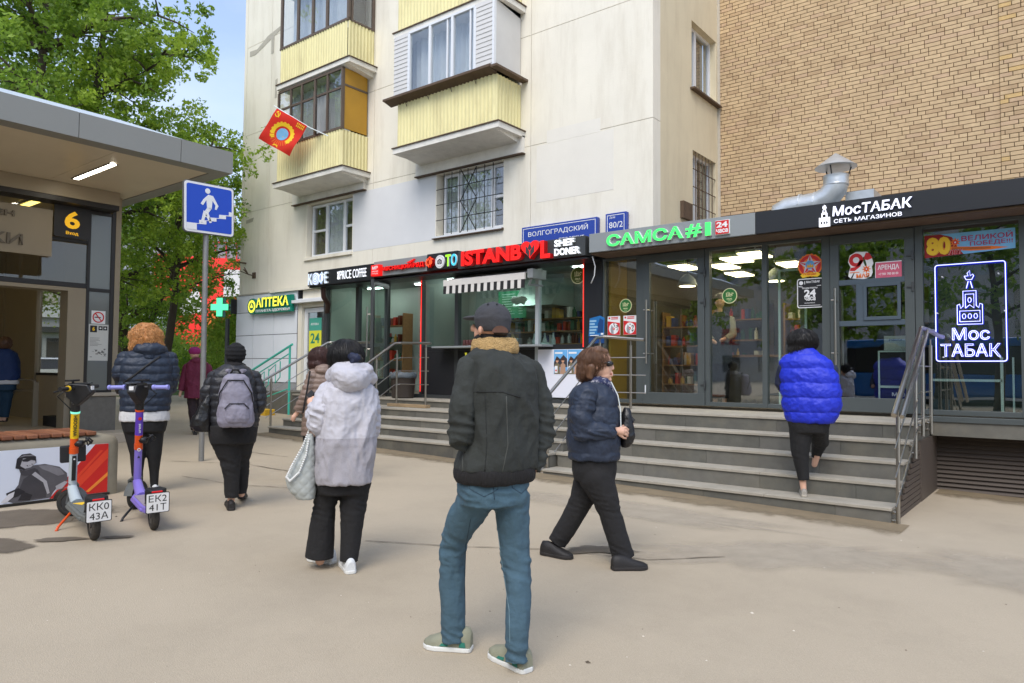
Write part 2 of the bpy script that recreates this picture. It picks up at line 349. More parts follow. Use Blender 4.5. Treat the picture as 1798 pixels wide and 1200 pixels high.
def strip(name, pts, w, mat, lift, seed, jag=.6):
    r_ = random.Random(seed); L = []; Rr = []; P2 = []
    for i in range(len(pts)-1):
        a, b = Vector(pts[i]), Vector(pts[i+1]); m_ = max(2, int((b-a).length/.07))
        P2 += [a.lerp(b, t/m_) for t in range(m_)]
    P2.append(Vector(pts[-1]))
    for i, p in enumerate(P2):
        t = (P2[min(i+1, len(P2)-1)]-P2[max(i-1, 0)]).normalized(); nn = Vector((-t.y, t.x)); ww = w*(1-jag+2*jag*r_.random())*.5
        off = nn*(mnoise.noise(Vector((i*.25, seed, 0)))*w*1.6)
        L.append(p+nn*ww+off); Rr.append(p-nn*ww+off)
    n = len(P2); mb = MB(mat)
    mb.add([(p.x, p.y, gz(p.x)+lift) for p in L]+[(p.x, p.y, gz(p.x)+lift) for p in Rr], [(i, i+1, n+i+1, n+i) for i in range(n-1)])
    return struct(mb.build(name))
edge_film('dirt_edge', [(-5.8, 7.86), (-1.3, 7.86)], .75, m_siltf, .0065); edge_film('dirt_edge', [(-12.4, 8.04), (-5.75, 8.04)], .7, m_siltf, .0065); edge_film('dirt_edge', [(-1.4, 10.6), (2.4, 10.6)], .8, m_siltf, .0065)
for k, (x, y, rx, ry, a) in enumerate(((-2.0, 5.8, 1.6, .5, .7), (-3.6, 6.6, 1.8, .4, .1), (-1.2, 2.4, .8, .35, .8), (-.2, 6.6, 1.0, .6, .3))): blot('worn_patch', x, y, rx, ry, a, 20+k, m_dust, lift=.0025+.0004*k, rag=.4)
strip('pavement_crack', [(-4.6, 3.9), (-3.9, 4.3), (-3.3, 4.75), (-2.6, 5.0), (-2.2, 5.5)], .011, m_crack, .008, 11)
strip('pavement_crack', [(-9.9, 4.9), (-9.0, 5.5), (-7.9, 5.55), (-7.0, 5.9)], .016, m_crack, .008, 13)
strip('pavement_crack', [(-8.6, 4.4), (-7.6, 4.55), (-6.9, 4.95)], .012, m_crack, .008, 17)
strip('pavement_crack', [(-13, 6.9), (-11.3, 7.1), (-10.2, 6.2), (-9.2, 6.3)], .016, m_crack, .008, 19)
# scraps of litter and grit
m_grit = M('pale_grit', (214, 206, 190), .9, var=.2, vs=30)
m_grit2 = M('dark_grit', (96, 86, 72), .9, var=.2, vs=30)
mb = MB(m_grit)
for k in range(170):
    d = 2.0+9*random.random()**1.4; a = R(random.uniform(-36, 36))-R(38.4)
    x, y = -d*math.sin(-a)*1.0, d*math.cos(a)
    x = d*math.sin(a)
    if y > 7.4: continue
    mb.use(m_grit if random.random() < .55 else m_grit2)
    s_ = random.uniform(.002, .0055)*(1+(random.random() < .05)*1.5); z = gz(x)+s_*.5
    e = [(random.uniform(-s_, s_)+x, random.uniform(-s_, s_)+y) for _ in range(4)]
    mb.add([(x-s_*1.6, y, z-s_*.4), (x, y-s_, z-s_*.4), (x+s_*1.4, y+s_*.3, z-s_*.4), (x, y+s_, z-s_*.4), (x, y, z+s_*.5)], [(0, 1, 4), (1, 2, 4), (2, 3, 4), (3, 0, 4)])
mb.build('grit', kind='stuff')
# ------------------------------------------------------------------ apartment block
VW, VB = 12.0, 11.13
def cells_wall(mb, u0, u1, z0, z1, holes, v0, v1):
    us = sorted({u0, u1, *[min(max(h[i], u0), u1) for h in holes for i in (0, 1)]}); zs = sorted({z0, z1, *[min(max(h[i], z0), z1) for h in holes for i in (2, 3)]})
    solid = {}
    for i in range(len(us)-1):
        for j in range(len(zs)-1):
            cu, cz = (us[i]+us[i+1])/2, (zs[j]+zs[j+1])/2
            solid[i, j] = not any(h[0] < cu < h[1] and h[2] < cz < h[3] for h in holes)
    for (i, j), s_ in solid.items():
        if not s_: continue
        a, b, c, d = us[i], us[i+1], zs[j], zs[j+1]
        fs = [(0, 1, 5, 4), (2, 3, 7, 6)]
        if not solid.get((i-1, j)): fs.append((3, 0, 4, 7))
        if not solid.get((i+1, j)): fs.append((1, 2, 6, 5))
        if not solid.get((i, j-1)): fs.append((0, 3, 2, 1))
        if not solid.get((i, j+1)): fs.append((4, 5, 6, 7))
        mb.add([(a, v0, c), (b, v0, c), (b, v1, c), (a, v1, c), (a, v0, d), (b, v0, d), (b, v1, d), (a, v1, d)], fs)
WIN1 = (-16.82, -14.86, 4.57, 6.07); WIN2 = (-11.79, -9.76, 4.6, 6.11)
bld = thing('apartment_building', 'cream panel apartment block with yellow corrugated balconies above the shops', 'building', (-13, 12, .3))
pu = [-20.05, -18.72, -14.05, -9.02, -6.157]; pz = [3.74, 6.26, 8.66, 11.42, 14.6]
for i in range(4):
    for j in range(4):
        a, b, c, d = pu[i]+.006, pu[i+1]-.006, pz[j]+.006, pz[j+1]-.006
        if i == 3: b = pu[4]
        mb = MB(m_cream); cells_wall(mb, a, b, c, d, [h for h in (WIN1, WIN2) if h[0] < b and h[1] > a and h[2] < d and h[3] > c], VW, VW+.3); mb.build('wall_panel', bld)
mb = MB(m_putty); mb.box(-20.04, -16.83, VW+.012, VW+.3, 3.7, 14.58); mb.box(-14.85, -11.8, VW+.012, VW+.3, 3.7, 14.58); mb.box(-9.75, -6.17, VW+.012, VW+.3, 3.7, 14.58)
mb.box(-16.83, -14.85, VW+.012, VW+.3, 6.08, 14.58); mb.box(-11.8, -9.75, VW+.012, VW+.3, 6.12, 14.58); mb.build('joint_filler', bld)
# putty smears over the panel joints
for k, pts in enumerate([[(-18.95, 11.5), (-18.3, 11.62), (-18.28, 11.5), (-18.6, 11.42), (-18.62, 10.9), (-18.75, 10.9), (-18.75, 11.36), (-19.6, 11.1), (-19.9, 11.12), (-19.9, 11.28), (-19.5, 11.25)],
                         [(-19.05, 8.75), (-18.45, 8.85), (-18.5, 8.72), (-18.64, 8.68), (-18.66, 8.3), (-18.5, 8.2), (-18.9, 8.16), (-18.84, 8.28), (-18.8, 8.64)],
                         [(-18.5, 10.05), (-18.4, 10.07), (-18.42, 9.5), (-18.52, 9.5)], [(-19.9, 6.02), (-19.5, 6.06), (-19.55, 5.94), (-19.9, 5.92)]]):
    MB(m_putty, FRONT(0, VW, 0)).poly(pts, .002, .006).build('putty_smear', bld)
# pale repainted rectangles
m_patch2 = M('faded_repaint', (229, 224, 212), .85, var=.04, vs=1.5, bump=.1, bs=30)
for a, b, c, d in [(-14.83, -11.82, 4.56, 6.1), (-8.86, -7.0, 5.02, 6.22), (-8.6, -7.3, 6.225, 6.5)]:
    MB(m_patch if a < -12 else m_patch2, FRONT(0, VW, 0)).rect(a, c, b, d, 0, .003).build('repainted_patch', bld)
# return wall facing right, with two windows
W3 = (13.72, 15.0, 7.37, 8.8); W4 = (13.76, 14.96, 4.2, 6.08)
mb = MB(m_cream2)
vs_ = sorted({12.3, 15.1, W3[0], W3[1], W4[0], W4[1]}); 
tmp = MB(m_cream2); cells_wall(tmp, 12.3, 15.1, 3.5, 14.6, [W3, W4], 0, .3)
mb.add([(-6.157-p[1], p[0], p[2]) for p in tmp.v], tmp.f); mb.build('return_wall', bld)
MB(m_blackm).box(-20, -6.5, 15.0, 15.05, .3, 14.5).build('dark_core', bld)
def curtain(mb, x0, x1, z0, z1, y, amp=.03, n=40):
    vs_ = []; 
    for i in range(n+1):
        x = x0+(x1-x0)*i/n; yy = y+amp*math.sin(i*1.35)+amp*.5*math.sin(i*.47+1)
        vs_ += [(x, yy, z0), (x, yy, z1)]
    mb.add(vs_, [(2*i, 2*i+2, 2*i+3, 2*i+1) for i in range(n)])
m_curt = M('net_curtain', (206, 208, 206), .9, var=.06, vs=4); m_curtd = M('drab_curtain', (128, 118, 100), .9, var=.12, vs=3)
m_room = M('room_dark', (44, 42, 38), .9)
def window(parent, name, u0, u1, z0, z1, splits, v=VW, tr=(), mat=m_white, dep=.14, curtains=()):
    """casement window: frame with mullions, panes and curtains set back in the reveal"""
    w = MB(mat); t = .065; y = v+dep
    xs_ = [u0]+list(splits)+[u1]
    w.box(u0, u1, y, y+.07, z0, z0+t); w.box(u0, u1, y, y+.07, z1-t, z1); w.box(u0, u0+t, y, y+.07, z0+t, z1-t); w.box(u1-t, u1, y, y+.07, z0+t, z1-t)
    for s_ in splits: w.box(s_-t*.75, s_+t*.75, y, y+.07, z0+t, z1-t)
    for i in tr:
        a = xs_[i]+t; b = xs_[i+1]-t; w.box(a, b, y+.005, y+.06, (z0+z1)/2-.03, (z0+z1)/2+.03)
    fr = w.build(name, parent)
    for i in range(len(xs_)-1):
        p = MB(m_winglass); p.box(xs_[i]+t*.8, xs_[i+1]-t*.8, y+.03, y+.036, z0+t*.8, z1-t*.8); p.build('pane', fr)
    for i, m_ in curtains:
        c = MB(m_); curtain(c, xs_[i]-.1, xs_[i+1]-.1, z0+.03, z1-.03, y+.12, .022); c.build('curtain', fr)
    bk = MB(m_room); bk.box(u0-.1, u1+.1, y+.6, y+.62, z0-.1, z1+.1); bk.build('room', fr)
    return fr
window(bld, 'window', WIN1[0]+.05, WIN1[1], WIN1[2]+.03, WIN1[3]-.02, (-16.12, -15.36), tr=(0, 2), curtains=((0, m_curtd), (1, m_curt), (2, m_curtd)))
w2 = window(bld, 'window', WIN2[0]+.1, WIN2[1], WIN2[2]+.04, WIN2[3]-.03, (-11.19, -10.17), tr=(2,), curtains=((0, m_curt), (1, m_curt), (2, m_curtd)))
# sills and the concrete ledges under the balconies
MB(m_cream).box(-16.9, -14.84, VW-.06, VW-.001, 4.5, 4.575).build('sill', bld)
MB(m_rust).box(-11.86, -9.74, VW-.08, VW-.001, 4.555, 4.6).build('sill', bld)
MB(m_white).box(-11.86, -9.74, VW-.083, VW-.079, 4.575, 4.612).build('sill_edge', bld)
for a, b in ((-17.42, -14.33), (-12.42, -9.18)):
    MB(m_slab).box(a, b, VW-.09, VW-.001, 6.13, 6.5).build('balcony_ledge', bld); MB(m_rust).box(a-.02, b+.02, VW-.115, VW-.001, 6.105, 6.128).build('ledge_flashing', bld)
# window bars on the first-floor window
g = MB(m_blackm); yb = VW-.03
def bar(a, b, r_=.009): g.tube([(a[0], yb, a[1]), (b[0], yb, b[1])], r_, 6)
x0, x1, z0, z1 = WIN2[0]+.02, WIN2[1]-.02, 4.63, 6.08
for k in range(1, 8): bar((x0+(x1-x0)*k/8, z0), (x0+(x1-x0)*k/8, z1))
for k in range(1, 4): bar((x0, z0+(z1-z0)*k/4), (x1, z0+(z1-z0)*k/4))
cx, cz, hx, hz = x0+(x1-x0)*.51, (z0+z1)/2, (x1-x0)/8, (z1-z0)/4
for sx in (-1, 1):
    for sz in (-1, 1): bar((cx+sx*hx, cz), (cx, cz+sz*hz), .011); bar((cx, cz+sz*hz), (cx+sx*hx*.95, cz+sz*hz*2), .011)
g.build('window_bars', bld)
# side windows
def side_window(W_, bars):
    y0, y1, z0, z1 = W_; t = .06; x = -6.157-.14; w = MB(m_white)
    w.box(x-.07, x, y0, y1, z0, z0+t); w.box(x-.07, x, y0, y1, z1-t, z1); w.box(x-.07, x, y0, y0+t, z0+t, z1-t); w.box(x-.07, x, y1-t, y1, z0+t, z1-t)
    ym = y0+(y1-y0)*.38; w.box(x-.07, x, ym-.05, ym+.05, z0+t, z1-t)
    f_ = w.build('window', bld); MB(m_winglass).box(x-.04, x-.034, y0+.05, y1-.05, z0+.05, z1-.05).build('pane', f_)
    c = MB(m_curtd); tmp = MB(); curtain(tmp, y0, y1, z0, z1, .2); c.add([(x-p[1], p[0], p[2]) for p in tmp.v], tmp.f); c.build('curtain', f_)
    MB(m_rust).box(-6.156, -6.05, y0-.08, y1+.06, z0-.05, z0-.012).build('sill', bld)
    if bars:
        g2 = MB(m_rust)
        for k in range(1, 7): g2.tube([(-6.17, y0+(y1-y0)*k/7, z0), (-6.17, y0+(y1-y0)*k/7, z1)], .01, 6)
        for k in range(1, 5): g2.tube([(-6.17, y0, z0+(z1-z0)*k/5), (-6.17, y1, z0+(z1-z0)*k/5)], .01, 6)
        g2.build('window_bars', bld)
side_window(W3, False); side_window(W4, True)
MB(m_rust).box(-6.155, -6.08, 13.16, 13.58, 4.56, 4.9).build('vent_cover', bld)
# corrugated sheet: a folded profile
def corrugated(u0, u1, z0, z1, y, pitch=.105, dep=.022, along='x', slant=0.0):
    n = int((u1-u0)/pitch*4); pr = []
    for i in range(n+1):
        t = u0+(u1-u0)*i/n; k = i % 4; pr.append((t, dep if k in (1, 2) else 0))
    mb = MB(m_yellow); vs_ = []
    for t, o in pr:
        a = (t, y-o) if along == 'x' else (y+o, t)
        vs_ += [(a[0], a[1], z0), (a[0], a[1], z1)]
    mb.add(vs_, [(2*i, 2*i+2, 2*i+3, 2*i+1) for i in range(len(pr)-1)])
    return mb
def balcony(u0, u1, zs, zc1):
    """concrete slab, corrugated front and side, rail trim"""
    s_ = MB(m_slab); s_.box(u0-.1, u1+.12, VB-.02, VW-.001, zs-.09, zs+.03)
    s_.prism([(VB-.02, zs-.09), (VW-.001, zs-.09), (VW-.001, zs-.2)], 'x', u0, u1); b = s_.build('balcony', bld)
    MB(m_rust).box(u0-.12, u1+.14, VB-.05, VB+.02, zs+.03, zs+.052).box(u1+.1, u1+.15, VB+.02, VW-.001, zs+.03, zs+.052).build('drip_edge', b)
    corrugated(u0, u1, zs+.06, zc1, VB+.03).build('corrugated_panel', b); corrugated(VB+.03, VW-.002, zs+.06, zc1, u1, along='y').build('corrugated_panel', b)
    corrugated(VB+.03, VW-.002, zs+.06, zc1, u0, along='y').build('corrugated_panel', b)
    MB(m_blackm).box(u0+.03, u1-.03, VB+.08, VW-.01, zs+.06, zs+.08).build('balcony_floor', b)
    return b
def fly(mb, u0, u1, z, t=.1): mb.box(u0, u1, VB-.02, VW-.001, z, z+t)
# left column
bA = balcony(-17.05, -14.3, 6.5, 7.49)
f = MB(m_brownframe); t = .05; za, zb = 7.49, 9.07
xs_ = [-17.03, -16.46, -15.97, -15.4, -14.88, -14.29]
f.box(xs_[0]-.02, xs_[-1]+.02, VB+.0, VB+.07, za, za+.06); f.box(xs_[0], xs_[-1], VB+.01, VB+.06, zb-.06, zb)
for x in xs_: f.box(x-t/2, x+t/2, VB+.005, VB+.065, za+.06, zb-.06)
for i in range(5): f.box(xs_[i]+t/2, xs_[i+1]-t/2, VB+.012, VB+.058, 8.52, 8.57)
ff = f.build('balcony_glazing', bld)
for i in range(5):
    MB(m_winglass).box(xs_[i]+t/2, xs_[i+1]-t/2, VB+.03, VB+.036, 8.57, zb-.06).build('pane', ff)
    if i != 3: MB(m_winglass).box(xs_[i]+t/2, xs_[i+1]-t/2, VB+.03, VB+.036, za+.06, 8.52).build('pane', ff)
c = MB(m_curt); curtain(c, -17, -14.35, 7.5, 9.0, VB+.4, .05, 60); c.build('curtain', ff)
s_ = MB(m_brownframe); s_.add([(-15.38, VB+.03, 7.56), (-15.02, VB-.30, 7.56), (-15.02, VB-.30, 8.5), (-15.38, VB+.03, 8.5), (-15.36, VB+.07, 7.56), (-14.99, VB-.26, 7.56), (-14.99, VB-.26, 8.5), (-15.36, VB+.07, 8.5)], [(0, 1, 2, 3), (4, 7, 6, 5), (0, 4, 5, 1), (3, 2, 6, 7), (1, 5, 6, 2)])
s_.build('open_casement', ff)
MB(m_amber).box(-14.31, -14.28, VB+.09, VW-.05, 7.52, 8.6).box(-14.31, -14.28, VB+.09, VW-.05, 8.66, 9.05).build('amber_side_board', bld)
MB(m_brownframe).box(-14.325, -14.27, VB+.066, VB+.09, 7.49, 9.07).box(-14.325, -14.27, VB+.09, VW-.05, 8.605, 8.655).build('side_frame', bld)
bB = balcony(-16.98, -14.1, 9.2, 10.2)
f = MB(m_brownframe); za, zb = 10.2, 11.75; xs_ = [-16.95, -16.2, -15.55, -14.95, -14.1]
f.box(-17.0, -14.08, VB, VB+.07, za, za+.06); f.box(-17.0, -14.08, VB, VB+.07, zb-.06, zb)
for x in xs_: f.box(x-.04, x+.04, VB+.005, VB+.065, za+.06, zb-.06)
f.box(-14.13, -14.07, VB+.1, VB+.16, za, zb); f.box(-14.13, -14.07, VW-.08, VW-.01, za, zb); f.box(-14.13, -14.07, VB+.16, VW-.08, za, za+.05)
ff = f.build('balcony_glazing', bld)
for i in range(4): MB(m_winglass).box(xs_[i]+.04, xs_[i+1]-.04, VB+.03, VB+.036, za+.06, zb-.06).build('pane', ff)
MB(m_winglass).box(-14.11, -14.104, VB+.16, VW-.08, za+.05, zb).build('pane', ff)
c = MB(m_curt); curtain(c, -16.9, -14.3, 10.25, 11.7, VB+.35, .04, 60); c.build('curtain', ff)
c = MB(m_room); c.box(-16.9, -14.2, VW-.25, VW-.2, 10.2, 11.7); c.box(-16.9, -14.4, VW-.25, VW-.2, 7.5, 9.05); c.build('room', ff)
balcony(-16.98, -14.1, 11.9, 12.9)
# right column: corrugated base, white clad box with three sliding panes
bC = balcony(-12.25, -9.3, 6.56, 7.62)
br = MB(m_rust); br.box(-12.5, -9.26, VB-.22, VB+.03, 7.68, 7.73); br.prism([(VB-.22, 7.68), (VB+.03, 7.68), (VB+.03, 7.61)], 'x', -12.48, -9.28)
br.box(-9.26, -9.1, VB-.2, VW-.001, 7.66, 7.71); br.build('eaves_board', bld)
m_clad = M('white_siding', (208, 206, 202), .55, var=.04, vs=2, dirt=.12, ds=1.5, dc=(150, 145, 135))
for a, b in ((-12.33, -11.84), (-9.82, -9.32)):
    for k in range(15):
        z = 7.74+k*.098; MB(m_clad).prism([(VB-.04, z), (VB+.02, z), (VB+.02, z+.097), (VB-.028, z+.097)], 'x', a, b).build('siding_board', bld)
MB(m_clad).box(-9.33, -9.3, VB+.021, VW-.02, 7.72, 9.24).build('side_cladding', bld); MB(m_clad).box(-12.33, -12.3, VB+.021, VW-.02, 7.72, 9.24).build('side_cladding', bld)
MB(m_white).box(-9.345, -9.29, VB-.05, VB+.02, 7.74, 9.22).build('corner_trim', bld)
f = MB(m_white); za, zb = 7.75, 9.2; xs_ = [-11.83, -11.16, -10.48, -9.83]
f.box(-11.84, -9.82, VB-.05, VB+.03, za, za+.05); f.box(-11.84, -9.82, VB-.05, VB+.03, zb-.05, zb)
for x in xs_: f.box(x-.035, x+.035, VB-.048, VB+.028, za+.05, zb-.05)
f.box(-10.66, -10.62, VB-.03, VB+.02, za+.05, zb-.05); f.box(-9.99, -9.95, VB-.03, VB+.02, za+.05, zb-.05)
ff = f.build('balcony_glazing', bld)
for i in range(3): MB(m_winglass).box(xs_[i]+.035, xs_[i+1]-.035, VB-.012, VB-.006, za+.05, zb-.05).build('pane', ff)
c = MB(m_curt); curtain(c, -12.1, -9.5, 7.8, 9.15, VB+.34, .04, 60); c.box(-11.5, -11.2, VB+.5, VB+.55, 7.8, 8.9); c.build('curtain', ff)
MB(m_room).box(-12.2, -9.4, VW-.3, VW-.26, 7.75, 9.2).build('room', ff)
for x in (-11.9, -11.2, -10.5, -9.8):
    MB(m_rust).tube([(x, VB-.16, 7.66), (x, VB-.02, 7.66), (x, VB-.02, 7.5), (x, VB-.1, 7.64)], .008, 5).build('bracket', bld)
balcony(-12.28, -9.3, 9.28, 10.3)
# ground floor of the block: pharmacy front in white panels
mb = MB(m_joint); mb.box(-20.26, -17.13, VW-.02, VW+.2, 1.1, 3.7); mb.build('joint_backing', bld)
uu = [-20.27, -19.33, -18.26, -17.14]; zz = [1.1, 1.785, 2.48, 3.17, 3.7]
for i in range(3):
    for j in range(4): MB(m_whitewall).box(uu[i]+.008, uu[i+1]-.008, VW-.05, VW-.021, zz[j]+.008, zz[j+1]-.008).build('white_facade_panel', bld, bevel=.004)
m_plinth = M('grey_plinth', (150, 152, 154), .85, var=.06, vs=2, dirt=.4, ds=1.5, dc=(120, 112, 100))
MB(m_plinth).box(-20.3, -17.13, VW-.06, VW+.2, .2, 1.09).build('plinth', bld)
MB(m_putty).box(-20.2, -13.5, VW-.07, VW+.29, 3.7, 3.738).build('cornice', bld); MB(m_cream).box(-18.4, -13.5, VW-.12, VW-.071, 3.69, 3.78).build('cornice', bld)
MB(m_cream).box(-20.2, -20.06, VW, 30, .2, 14.6).build('gable_wall', bld)
MB(m_cream).box(-17.12, -16.95, VW-.03, VW+.3, .3, 3.35).box(-15.85, -13.5, VW, VW+.3, .3, 3.69).box(-16.95, -15.85, VW, VW+.3, 3.2, 3.69).build('pharmacy_reveal', bld)
MB(m_white).box(-17.2, -15.85, VW-.2, VW-.031, 3.32, 3.4).box(-17.2, -15.85, VW-.03, VW+.001, 3.36, 3.45).build('door_hood', bld)
dr = MB(m_white); dr.box(-16.94, -16.8, VW+.06, VW+.14, .95, 3.18); dr.box(-16.0, -15.86, VW+.06, VW+.14, .95, 3.18); dr.box(-16.8, -16.0, VW+.06, VW+.14, 3.06, 3.18); dr.box(-16.8, -16.0, VW+.06, VW+.14, .95, 1.15)
dr = dr.build('pharmacy_door', bld); MB(m_glass).box(-16.8, -16.0, VW+.09, VW+.1, 1.15, 3.06).build('pane', dr); MB(m_room).box(-17, -15.8, VW+1.2, VW+1.25, .9, 3.3).build('room', dr)
MB(m_granite).box(-17.2, -15.8, 10.9, VW-.07, .3, .9).build('door_step', bld)
MB(m_rust, EAST(-19.9, VW-.3, 4.68)).box(0, .3, 0, .04, 0, .05).build('wall_bracket', bld)
MB(m_rust).tube([(-19.4, VW-.001, 4.28), (-19.4, VW-.2, 4.3), (-19.5, VW-.3, 4.45)], .02, 6).tube([(-19.4, VW-.2, 4.3), (-19.4, VW-.34, 4.5)], .014, 6).tube([(-19.4, VW-.2, 4.3), (-19.7, VW-.3, 4.42)], .014, 6).box(-19.48, -19.32, VW-.03, VW-.001, 4.2, 4.38).build('lamp_stub', bld)
# ------------------------------------------------------------------ brick building at the right
VK = 15.1
brk = thing('brick_building', 'tan brick wall of the building rising behind the tobacco shop', 'building', (-3, VK, .0))
m_mortar = M('mortar', (88, 64, 40), .95, var=.12, vs=6)
MB(m_mortar).box(-6.15, 3.0, VK, VK+.3, 3.2, 10.9).build('mortar_wall', brk)
BM = [M('brick_%s' % n_, c_, .85, var=.12, vs=9, bump=.25, bs=70, dirt=.42, ds=.6, dc=(142, 118, 90)) for n_, c_ in (('tan', (200, 173, 135)), ('buff', (206, 179, 140)), ('pinkish', (197, 168, 135)), ('dull', (188, 160, 124)))]
m_brickold = M('brick_yellowed', (204, 172, 118), .9, var=.15, vs=8, bump=.3, bs=60)
bricks = []; rr = random.Random(4); CH = .0785
row = 0; z = 3.66
while z < 10.8:
    for xa, xb, pil in ((-6.135, -.986, False), (-.978, 2.95, True)):
        x = xa; seq = [(.25, .12, .25, .25), (.185, .25, .25, .12), (.12, .25, .25, .25)][row % 3]; k = 0; first = (.0, .13, .065, .195)[row % 4]
        if first: bricks.append((x, x+first-.012, z, pil)); x += first
        while x < xb-.03:
            L_ = .25 if (k+row) % 5 else .12
            b = min(x+L_, xb); bricks.append((x, b, z, pil)); x = b+.0125; k += 1
        if bricks[-1][1] < xb-.004: bricks[-1] = (bricks[-1][0], xb, z, pil)
    z += CH; row += 1
bricks = [(a, b, z_, (-.035 if pil else -.009)-rr.random()*.004, (4 if (pil and rr.random() < .12) else rr.choice((0, 0, 0, 0, 1, 2, 3)))) for a, b, z_, pil in bricks]
bricks.sort(key=lambda b: (b[0]**2+VK**2+(b[2]-1.5)**2) if b[1] < -.35 else 1e6+b[0])
vis = [b for b in bricks if b[1] < -.35]; near = set(vis[:300])
ALLB = BM+[m_brickold]; shared = {}
for b in vis[:300]:
    L_ = round(b[1]-b[0], 3); key = (L_, b[4])
    if key not in shared:
        o = MB(ALLB[b[4]]).box(-L_/2, L_/2, 0, .05, 0, .066).build('brick', brk); ORG[o.name] = ORG[brk.name]; shared[key] = o.data
        o.location = (0, 0, 0); me = o.data
        org = Vector(ORG[brk.name])
        for v_ in me.vertices: v_.co = v_.co+org
    else:
        o = bpy.data.objects.new('brick', shared[key]); COL.objects.link(o); o.parent = brk
    o.location = Vector(((b[0]+b[1])/2, VK+b[3], b[2]))-Vector(ORG[brk.name])
mb = MB(ALLB[0])
for b in bricks:
    if b in near: continue
    mb.use(ALLB[b[4]]); mb.box(b[0], b[1], VK+b[3], VK+.01, b[2], b[2]+.066)
mb.build('brickwork', brk, kind='stuff')
m_seal = M('pale_seal', (190, 182, 168), .9, var=.1, vs=5)
MB(m_seal).box(-6.156, -6.1, VK-.03, VK-.012, 3.7, 10.8).build('joint_seal', brk)
# ------------------------------------------------------------------ shop pavilion (SAMSA + tobacco shop)
VG = 10.3; ZB, ZT = .985, 3.36
pav = thing('shop_pavilion', 'dark framed glass shop pavilion with grey and black fascia before the brick wall', 'shop', (-3, VG, 0))
# fascia boxes
MB(m_fgrey).box(-6.14, -3.452, 9.75, 10.05, 3.4, 3.7).build('grey_fascia', pav, bevel=.004)
MB(m_black).box(-3.448, 2.4, 9.75, 10.05, 3.4, 3.7).build('black_fascia', pav, bevel=.004)
MB(m_rust).box(-6.14, 2.4, 9.8, VG-.02, 3.375, 3.397).build('fascia_soffit', pav)
MB(m_dark).box(-6.16, 2.4, 10.06, 15.05, 3.6, 3.68).build('flat_roof', pav)
MB(m_dark2).box(-6.16, 2.4, VG-.02, VG+.1, 3.362, 3.6).build('head_beam', pav)
# posts and rails of the glazing
m_fr = m_dark
def post(x0, x1, z0=ZB, z1=ZT, d=.07, name='mullion', par=None): return MB(m_fr).box(x0, x1, VG-.03, VG+d, z0, z1).build(name, par or pav, bevel=.003)
for a, b in ((-6.2, -6.165), (-5.57, -5.445), (-4.405, -4.335), (-3.545, -3.475), (-2.725, -2.62), (-1.6, -1.515), (-.515, -.435), (.62, .70), (1.72, 1.80), (2.33, 2.4)): post(a, b)
for a, b in ((-6.165, -5.57), (-4.335, -3.545), (-3.475, -2.725), (-1.515, -.515), (-.435, .62), (.70, 1.72), (1.80, 2.33)):
    MB(m_fr).box(a, b, VG-.025, VG+.065, ZB, ZB+.06).build('bottom_rail', pav, bevel=.003); MB(m_fr).box(a, b, VG-.025, VG+.065, ZT-.03, ZT+.001).build('top_rail', pav)
    MB(m_glass).box(a, b, VG+.02, VG+.028, ZB+.06, ZT-.03).build('shop_pane', pav)
MB(m_dark).box(-1.6, 2.4, 10.22, VG-.031, .90, .97).build('sill_band', pav, bevel=.005); MB(m_granite).box(-1.44, 2.4, 10.24, VG+.3, .73, .898).build('granite_band', pav)
m_shut = M('brown_louver', (84, 74, 66), .6, var=.08, vs=3)
MB(m_blackm).box(-1.42, 2.4, 10.62, 10.66, -.05, .73).build('louver_backing', pav)
lv = None
for k in range(14):
    z = -.03+k*.054
    if lv is None: lv = MB(m_shut).prism([(10.56, z), (10.60, z+.05), (10.607, z+.046), (10.567, z-.004)], 'x', -1.5, 2.4).build('louver_slat', pav)
    else: share(lv, 'louver_slat', pav, (0, 0, .054*k))
# interior of the pavilion
m_floor = M('shop_floor_tile', (120, 112, 100), .35, var=.08, vs=2); m_yelrefl = M('yellow_reflection_wall', (150, 122, 40), .7, var=.06, vs=1); m_taupe = M('taupe_wall', (92, 88, 80), .8, var=.06, vs=1)
m_wood = M('shelf_wood', (150, 112, 70), .6, var=.15, vs=4, stretch=(1, 6, 6))
MB(m_floor).box(-6.16, 2.4, VG+.1, 15.05, .9, .97).build('shop_floor', pav); MB(m_taupe).box(-6.16, 2.4, VG+.1, 15.05, 3.44, 3.5).build('ceiling', pav)
MB(m_yelrefl).box(-6.156, -6.12, VG+.1, 10.95, .97, 3.44).build('side_wall', pav); MB(m_taupe).box(-6.156, -6.12, 10.96, 15.05, .97, 3.44).build('side_wall', pav); MB(m_taupe).box(-6.1, 2.4, 14.0, 14.05, .97, 3.44).build('back_wall', pav); MB(m_taupe).box(-3.2, -3.14, VG+.6, 14.0, .97, 3.44).build('partition', pav)  # front strip of the left wall coloured as a yellow reflection in the pane
MB(m_blackm).box(2.34, 2.4, VG+.1, 15.05, .0, 3.44).build('end_wall', pav)
